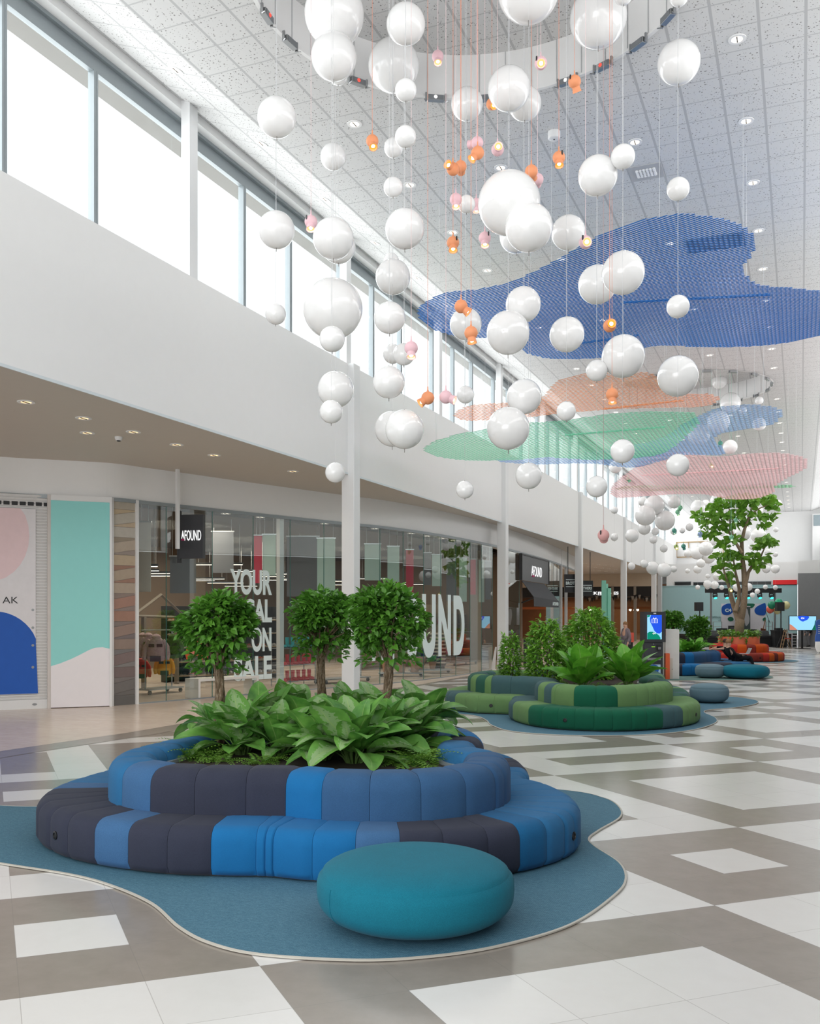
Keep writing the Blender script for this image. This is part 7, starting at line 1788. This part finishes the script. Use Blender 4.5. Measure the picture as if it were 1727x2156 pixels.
for px0, px1, D_, lab in ((1466, 1481.5, 61.5, 'black speaker box on a pole beside the stage, towards the shops'), (1637, 1652.5, 59.5, 'black speaker box on a pole before the balloons')):
    A = cpt((px0 + px1) / 2, D_ + 0.15); t = thing('pole_speaker', lab, 'speaker', tuple(A)); adopt(t, slab(px0, px1, 1268, 1286.5, D_, -0.4, 0).build('cabinet', M_cab)); adopt(t, slab(px0 + .8, px1 - .8, 1269, 1285.5, D_, 0, 0.02).build('grille', plain('speaker_grille', (46, 48, 50), 0.8)))
    mb = MB(); mb.tube([(A.x, A.y, 0.0), (A.x, A.y, zpx(1286, D_))], 0.035, 8); adopt(t, mb.build('pole', M_dark))
    mb = MB()
    for q in range(3): mb.tube([(A.x, A.y, 0.7), (A.x + 0.5 * math.cos(q * 2.1), A.y + 0.5 * math.sin(q * 2.1), 0.01)], 0.02, 5)
    adopt(t, mb.build('tripod', M_dark))
for i, (x, y, r_, c, lab) in enumerate([(1625.5, 1274, 8.2, (22, 132, 96), 'dark green balloon in the bunch by the pole speaker'), (1640, 1269, 8.2, (20, 168, 124), 'bright green balloon at the top of the bunch'), (1622, 1283, 8.2, (224, 104, 84), 'coral balloon at the bottom of the bunch'), (1637, 1285, 8, (226, 220, 162), 'pale yellow balloon partly under the pole speaker'), (1655.5, 1274.5, 8.2, (228, 222, 166), 'pale yellow balloon showing on the wall side of the pole speaker')]):
    D_ = 60.6 + i * 0.1; c_ = dep(x, y, D_); rr_ = r_ / FPX * D_; t = thing('balloon', lab, 'balloon', tuple(c_), 0, 'balloons by the stage'); MB().lathe([(rr_ * math.cos(a) * (1 if a > 0 else (1 - 0.08 * (-a))), rr_ * 1.08 * math.sin(a)) for a in [-PI / 2 + PI * k / 18 for k in range(19)]], (0, 0, 0), 24, cap=False).build('skin', plain('balloon_%d' % i, c, 0.25), t, True); MB().tube([(0, 0, -rr_), (0, 0, -c_.z + 0.05)], 0.006, 4).build('string', M_wire, t); del t['group']
for px0, px1, y0, y1, D_, lab, nm in ((1537, 1551.5, 1317.5, 1333, 64, 'dark guitar amplifier on the stage before the backdrop', 'amplifier'), (1581, 1594, 1325, 1336, 64, 'low black amplifier on the stage beside the roll-up banner', 'amplifier'), (1512, 1532, 1323, 1335, 64.5, 'grey-fronted amplifier at the shop end of the stage', 'amplifier')):
    A = cpt(px0, D_); t = thing(nm, lab, 'amplifier', (A.x, A.y, ZS)); z0 = ZS; adopt(t, wall_poly([(0, z0), ((px1 - px0) / FPX * D_, z0), ((px1 - px0) / FPX * D_, zpx(y0, D_)), (0, zpx(y0, D_))], A, cpt(px1, D_), -0.35, 0).build('cabinet', M_cab)); adopt(t, wall_poly([(0.04, z0 + 0.05), ((px1 - px0) / FPX * D_ - .04, z0 + 0.05), ((px1 - px0) / FPX * D_ - .04, zpx(y0, D_) - .08), (0.04, zpx(y0, D_) - .08)], A, cpt(px1, D_), 0, 0.02).build('speaker_cloth', plain('amp_cloth', (78, 80, 82), 0.8)))
for px0, px1, lab in ((1497, 1515, 'wedge stage monitor at the shop end of the stage front'), (1601, 1621, 'wedge stage monitor at the wall end of the stage front')):
    A, B = cpt(px0, 60.9), cpt(px1, 60.9); w_ = (B - A).length; t = thing('stage_monitor', lab, 'speaker', (A.x, A.y, ZS)); M_ = plane_M(A, B, ZS); mb = MB(); mb.add([M_ @ Vector(p) for p in [(0, 0, 0), (w_, 0, 0), (w_, 0, -.5), (0, 0, -.5), (0, .32, -.32), (w_, .32, -.32), (w_, .32, -.5), (0, .32, -.5)]], [(0, 1, 2, 3), (0, 4, 5, 1), (4, 7, 6, 5), (3, 2, 6, 7), (0, 3, 7, 4), (1, 5, 6, 2)]); adopt(t, mb.build('cabinet', M_cab)); mb = MB(); mb.add([M_ @ Vector(p) for p in [(.04, .04, -.02), (w_ - .04, .04, -.02), (w_ - .04, .3, -.29), (.04, .3, -.29), (.04, .05, -.05), (w_ - .04, .05, -.05), (w_ - .04, .3, -.32), (.04, .3, -.32)]], [(0, 1, 2, 3), (0, 4, 5, 1), (3, 2, 6, 7)]); adopt(t, mb.build('grille', MATS['speaker_grille']))
# guitar, microphone stand, rails
A = cpt(1605, 63.6); t = thing('electric_guitar', 'brown electric guitar leaning on a stand at the wall end of the stage', 'guitar', (A.x, A.y, ZS), YAW); mb = MB(); mb.prism([(p.x, p.y) for p in smooth_closed([(0, 0.05), (0.16, 0.1), (0.14, 0.26), (0.17, 0.4), (0.06, 0.42), (0, 0.4), (-0.06, 0.42), (-0.17, 0.4), (-0.14, 0.26), (-0.16, 0.1)], 4)], -0.03, 0.03); mb.mat4(Matrix.Rotation(R(12), 4, 'Y') @ Matrix.Rotation(PI / 2, 4, 'X')); mb.build('body', plain('guitar_brown', (116, 62, 40), 0.3), t); mb = MB(); mb.box((-0.025, 0.4, -0.02), (0.025, 1.05, 0.02)); mb.mat4(Matrix.Rotation(R(12), 4, 'Y') @ Matrix.Rotation(PI / 2, 4, 'X')); mb.build('neck', plain('guitar_neck', (150, 110, 76), 0.5), t)
A = cpt(1619, 63); t = thing('microphone_stand', 'thin boom microphone stand at the wall end of the stage', 'stand', (A.x, A.y, ZS), YAW); MB().tube([(0, 0, 0), (0, 0, 1.0)], 0.02, 6).build('pole', M_dark, t); MB().tube([(0.1, 0, 0.75), (-0.2, 0, 1.55)], 0.015, 6).build('boom', M_dark, t); MB().lathe([(0, -0.03), (0.03, 0), (0.02, 0.06)], (-0.2, 0, 1.55), 10).build('microphone', M_dark, t); MB().lathe([(0.22, 0), (0.2, 0.03), (0, 0.04)], (0, 0, 0), 16).build('foot', M_dark, t)
for px0, px1, lab in ((1502, 1520, 'steel guard rail at the shop end of the stage'), (1613, 1627, 'steel guard rail at the wall end of the stage')):
    A, B = cpt(px0, 64.8), cpt(px1, 64.8); t = thing('guard_rail', lab, 'rail', (A.x, A.y, ZS)); mb = MB(); mb.tube([(A.x, A.y, ZS), (A.x, A.y, zpx(1309, 64.8)), (B.x, B.y, zpx(1309, 64.8)), (B.x, B.y, ZS)], 0.03, 6); adopt(t, mb.build('frame', M_chrome)); mb = MB(); mb.tube([(A.x, A.y, ZS + .55), (B.x, B.y, ZS + .55)], 0.02, 6); adopt(t, mb.build('cross_bar', M_chrome))
# desk, ladder, case, tv
A = cpt(1632, 60.0); t = thing('sound_desk', 'tall black boxed sound desk at the wall end of the stage', 'desk', tuple(A)); adopt(t, slab(1632, 1655.5, 1328, 1363, 60, -0.7, 0).build('front', M_stage)); adopt(t, slab(1631, 1656.5, 1327, 1329, 60, -0.75, 0.04).build('top', M_cab)); adopt(t, slab(1637, 1650, 1322.5, 1327, 60, -0.5, -0.1).build('mixer', M_dark))
A = cpt(1655, 58.5); t = thing('step_ladder', 'small folding wooden step ladder beside the black desk', 'ladder', tuple(A), YAW); M_lad = plain('ladder_wood', (150, 122, 92), 0.7)
for s_ in (-0.18, 0.18):
    MB().tube([(-0.28, s_, 0), (0, s_, 1.2)], 0.025, 5).build('front_leg', M_lad, t); MB().tube([(0.3, s_, 0), (0, s_, 1.2)], 0.02, 5).build('rear_leg', M_lad, t)
for k in range(4): z_ = 0.25 + k * 0.25; x_ = -0.28 + 0.28 * z_ / 1.2; MB().box((x_ - 0.05, -0.18, z_), (x_ + 0.05, 0.18, z_ + 0.025)).build('step', M_lad, t)
A = cpt(1660, 60.5); t = thing('flight_case', 'open white-framed equipment rack case between ladder and screen', 'case', tuple(A)); adopt(t, slab(1660, 1679, 1334, 1362, 60.5, -0.6, -0.03).build('shell', M_cab))
for (x0, x1, y0, y1) in ((1658, 1660.5, 1333, 1362), (1667, 1669, 1333, 1362), (1677.5, 1679.5, 1338, 1361), (1658, 1669, 1332.5, 1334.5), (1669, 1679.5, 1337, 1339)): adopt(t, slab(x0, x1, y0, y1, 60.5, -0.05, 0.02).build('white_frame', M_print))
for y in (1343, 1349, 1355): adopt(t, slab(1670, 1677, y, y + 3, 60.5, -0.03, 0.01).build('device', M_chrome))
A = cpt(1660, 59.4); t = thing('folding_stool', 'little red folding stool before the equipment case', 'stool', tuple(A), YAW); MB().box((-0.15, -0.12, 0.55), (0.15, 0.12, 0.6)).build('seat', plain('stool_red', (206, 52, 40), 0.5), t); mb = MB(); mb.tube([(-0.15, 0, 0), (0.15, 0, 0.55)], 0.015, 5); mb.tube([(0.15, 0, 0), (-0.15, 0, 0.55)], 0.015, 5); mb.build('legs', M_dark, t)
TD = 57.5; A = cpt(1690.5, TD); t = thing('display_screen', 'wide flat screen with pale blue picture on a black floor stand', 'screen', tuple(A))
adopt(t, slab(1661.8, 1719.5, 1296.5, 1327.5, TD, -0.1, 0).build('bezel', M_dark)); adopt(t, slab(1662.8, 1718.6, 1297.5, 1326.6, TD, 0, 0.01).build('picture', M_scr_l))
adopt(t, blob([(1681.5, 1297.6), (1702.5, 1297.6), (1701, 1304), (1694, 1307.5), (1690, 1308.5), (1684, 1305)], TD, 0.01, 0.015).build('blue_shape', M_scr_b)); adopt(t, face([(1662.9, 1314), (1667, 1316), (1672, 1320), (1679.5, 1326.5), (1662.9, 1326.5)], TD, 0.01, 0.015).build('terracotta_shape', M_scr_o)); adopt(t, face([(1718.5, 1305), (1716, 1308), (1715, 1316), (1709.5, 1326.5), (1718.5, 1326.5)], TD, 0.01, 0.015).build('green_shape', M_scr_dg)); lettering('emblem', 'C4', cpt(1687, TD - 0.02), cpt(1694, TD - 0.02), zpx(1303.3, TD), zpx(1300, TD), M_scr_w, t, 0.04, 0.01)
mb = MB(); mb.box((-0.05, -0.03, 0), (0.05, 0.03, zpx(1327, TD))); mb.mat4(Matrix.Translation(A - FW * -0.08) @ Matrix.Rotation(YAW, 4, 'Z')); adopt(t, mb.build('stand', M_dark)); mb = MB(); mb.box((-0.4, -0.25, 0), (0.4, 0.25, 0.03)); mb.mat4(Matrix.Translation(A) @ Matrix.Rotation(YAW, 4, 'Z')); adopt(t, mb.build('foot', M_dark))
ID = 52.0; t = thing('info_sign', 'rounded blue standing sign cut by the picture edge', 'sign', tuple(cpt(1724, ID))); adopt(t, blob([(1721, 1306), (1735, 1304), (1748, 1310), (1746, 1340), (1748, 1352), (1735, 1362), (1720, 1358), (1717, 1345), (1720, 1330), (1718, 1315)], ID, -0.06, 0).build('board', plain('sign_blue', (74, 116, 206), 0.5))); adopt(t, slab(1726, 1742, 1359, 1372.5, ID, -0.2, 0.1).build('base', M_print))
for k in range(5): adopt(t, slab(1723, 1735, 1316 + k * 4.2, 1317.5 + k * 4.2, ID, 0, 0.01).build('text_line', M_print))
t = thing('white_seat', 'white rounded shell seat cut by the picture edge', 'seat', tuple(cpt(1735, 50.5))); mb = MB(); A = cpt(1734, 50.5); mb.lathe([(0.1, 0.0), (0.32, 0.08), (0.42, 0.35), (0.4, 0.62), (0.36, 0.62), (0.3, 0.4), (0.0, 0.3)], (A.x, A.y, 0), 28); adopt(t, mb.build('shell', M_white, None, True)); mb = MB(); mb.lathe([(0.3, 0.0), (0.28, 0.02), (0.0, 0.03)], (A.x, A.y, 0), 24); adopt(t, mb.build('foot', M_chrome))

# ---- end walls: high windows, red panel, wave, writing, frame, duct, grey block
HJ = EW - 0.06
def ep(px): v = ony(px, HYP, HJ); return Vector((v.x, HJ, 0))
def ez(y, px=1550): return ony(px, y, HJ).z
def estrip(px0, px1, y0, y1, d0=-0.02, d1=0.02):
    A, B = ep(px0), ep(px1); w_ = (B - A).length; za, zb_ = ez(y1, (px0 + px1) / 2), ez(y0, (px0 + px1) / 2); return wall_poly([(0, za), (w_, za), (w_, zb_), (0, zb_)], A, B, d0, d1)
for k, (x0, x1) in enumerate(((1421, 1455), (1460.5, 1624))): 
    o = struct('window_%d' % (90 + k), estrip(x0, x1, 1225.5, 1232, -0.01, 0.02), plain('dark_glass', (38, 42, 44), 0.15))
    fr_ = estrip(x0 - 1, x1 + 1, 1224.3, 1225.5, -0.01, 0.05); fr_.build('frame', M_alu, o)
struct('wall_red_panel', estrip(1628, 1678.5, 1221, 1232, 0, 0.03), plain('red_panel', (236, 34, 40), 0.5))
wv = [(1432, 1340), (1440, 1345), (1450, 1350), (1460, 1353.5), (1462, 1357), (1432, 1357)]
A, B = ep(1400), ep(1700); kx = (B - A).length / 300
o = wall_poly([((x - 1400) * kx, max(0.0, ez(y, 1445))) for x, y in wv], A, B, 0.0, 0.05).build('white_wave', M_white, None); o['kind'] = 'structure'; o.name = 'trim_90'
off = Vector((0, -0.03, 0)); M_grtxt = plain('grey_green_letters', (104, 134, 134), 0.5)
t = thing('wall_lettering', 'small grey lettering on the pale teal hoarding behind the stage', 'lettering', tuple(ep(1500) + off + Vector((0, 0, ez(1309)))))
lettering('letters', 'HÄR ÖPPNAR', ep(1484) + off, ep(1521) + off, ez(1301.8), ez(1296.5), M_grtxt, t, 0, 0.02); lettering('letters', 'VÅ', ep(1512) + off, ep(1520) + off, ez(1308), ez(1303.3), M_grtxt, t, 0, 0.02)
UY = YE - 1.65
def up_(px): v = ony(px, HYP, UY); return Vector((v.x, UY, 0))
uz = lambda y, px=1470: ony(px, y, UY).z
t = thing('wooden_frame', 'thin gold-brown timber frame fixed high on the white far wall', 'frame', tuple(up_(1425) + Vector((0, 0, uz(1173))))); M_oak = plain('oak', (176, 146, 96), 0.5)
for (x0, x1, y0, y1) in ((1424.5, 1524, 1140, 1141.6), (1424.5, 1524, 1171.5, 1173), (1424.5, 1426, 1140, 1173), (1449.5, 1450.5, 1141, 1153), (1474, 1475, 1141, 1144), (1522.5, 1524, 1140, 1173)):
    A, B = up_(x0), up_(x1); w_ = (B - A).length; adopt(t, wall_poly([(0, uz(y1)), (w_, uz(y1)), (w_, uz(y0)), (0, uz(y0))], A, B, -0.08, 0.06).build('bar', M_oak))
A = ony(1396, 1213, 78.0); B = ony(1436, 1217, 80.0)
t = thing('ventilation_duct', 'fat white ventilation duct lying on the ledge over the hoarding', 'duct', tuple(A)); mb = MB(); mb.tube([tuple(A - A), tuple((B - A) * 0.55)], 0.62, 18); mb.build('pipe', M_steel_white, t, True, 50); mb = MB(); mb.tube([tuple((B - A) * 0.55), tuple(B - A)], 0.52, 18); mb.build('pipe_end', M_steel_white, t, True, 50)
g0 = onz(1680.5, 1361.5); mb = MB(); zg = CAMZ + (HYP - 1207) / FPX * depth_of(g0); zw = CAMZ + (HYP - 1181) / FPX * depth_of(g0)
mb.box((g0.x, g0.y, 0), (4.4, g0.y + 8, zg)); struct('wall_grey_block', mb, plain('grey_block', (132, 133, 135), 0.5)); mb = MB(); mb.box((g0.x, g0.y, zg), (4.4, g0.y + 8, zw)); struct('wall_white_block', mb, M_white)
A = ony(1711, 1082, 83.5); mb = MB(); B2 = ony(1711, 1180, 83.5); mb.box((A.x, 83.5, B2.z), (4, 84.2, A.z)); struct('wall_bay', mb, M_white); a1 = ony(1713.5, 1107, 83.45); a2 = ony(1740, 1083.5, 83.45); mb = MB(); mb.box((a1.x, 83.44, a1.z), (a2.x, 83.52, a2.z)); struct('window_95', mb, plain('grey_bay_glass', (146, 160, 166), 0.2))
# ================================================================ sub-parts: pieces that sit on a part hang under that part
SUB = {'payment_kiosk': {'blue_shape': 'screen', 'green_shape': 'screen', 'corner_shape': 'screen', 'gift_icon': 'screen', 'logo': 'screen', 'poster_shape': 'poster', 'keypad': 'card_reader', 'camera': 'head', 'card_slot_light': 'service_panel', 'keyhole': 'service_panel'},
       'display_screen': {'blue_shape': 'picture', 'terracotta_shape': 'picture', 'green_shape': 'picture', 'emblem': 'picture'}, 'stage_backdrop': {'blue_blob': 'panel', 'green_blob': 'panel', 'green_spot': 'panel', 'emblem': 'panel'},
       'printed_banner': {'pink_circle': 'sheet', 'blue_arch': 'sheet', 'lettering': 'sheet', 'grommet': 'sheet'}, 'hanging_sign': {'letters': 'box', 'underline': 'box', 'rule': 'box'}, 'fascia_sign': {'letters': 'board', 'underline': 'board'},
       'awning': {'letters': 'valance'}, 'chalkboard': {'chalk_text': 'board', 'chalk_line': 'board'}, 'stage_light': {'lens': 'head'}, 'ring_floodlight': {'lens': 'housing', 'lit_spot': 'housing'}, 'ceiling_downlight': {'lamp_face': 'trim_ring', 'spring': 'trim_ring'},
       'pendant_lamp': {'reflector': 'collar', 'bulb': 'collar', 'slot': 'body'}, 'clothes_rack': {'caster': 'base_shelf'}, 'plant_dolly': {'caster': 'deck'}, 'pole_speaker': {'grille': 'cabinet', 'tripod': 'pole'}, 'amplifier': {'speaker_cloth': 'cabinet'}, 'stage_monitor': {'grille': 'cabinet'},
       'info_pillar': {'door_knob': 'door'}, 'portrait_banner': {'figure_print': 'sheet'}, 'jacket': {'dark_panels': 'body'}, 'linear_light': {'diffuser': 'housing'}, 'roller_shutter': {'lock_plate': 'bottom_rail'}, 'info_sign': {'text_line': 'board'}, 'smoke_detector': {'sensor': 'casing'}, 'flight_case': {'device': 'shell'}}
base = lambda n: n.rsplit('.', 1)[0] if n[-3:].isdigit() and '.' in n else n
for o in list(COL.objects):
    rule = SUB.get(base(o.name)) if o.parent is None else None
    if not rule: continue
    parts = {}
    for c in o.children: parts.setdefault(base(c.name), c)
    for c in list(o.children):
        p = parts.get(rule.get(base(c.name), ''))
        if p is None or p is c: continue
        m = p.matrix_basis.inverted() @ p.matrix_parent_inverse.inverted() @ c.matrix_parent_inverse
        c.parent = p; c.matrix_parent_inverse = m
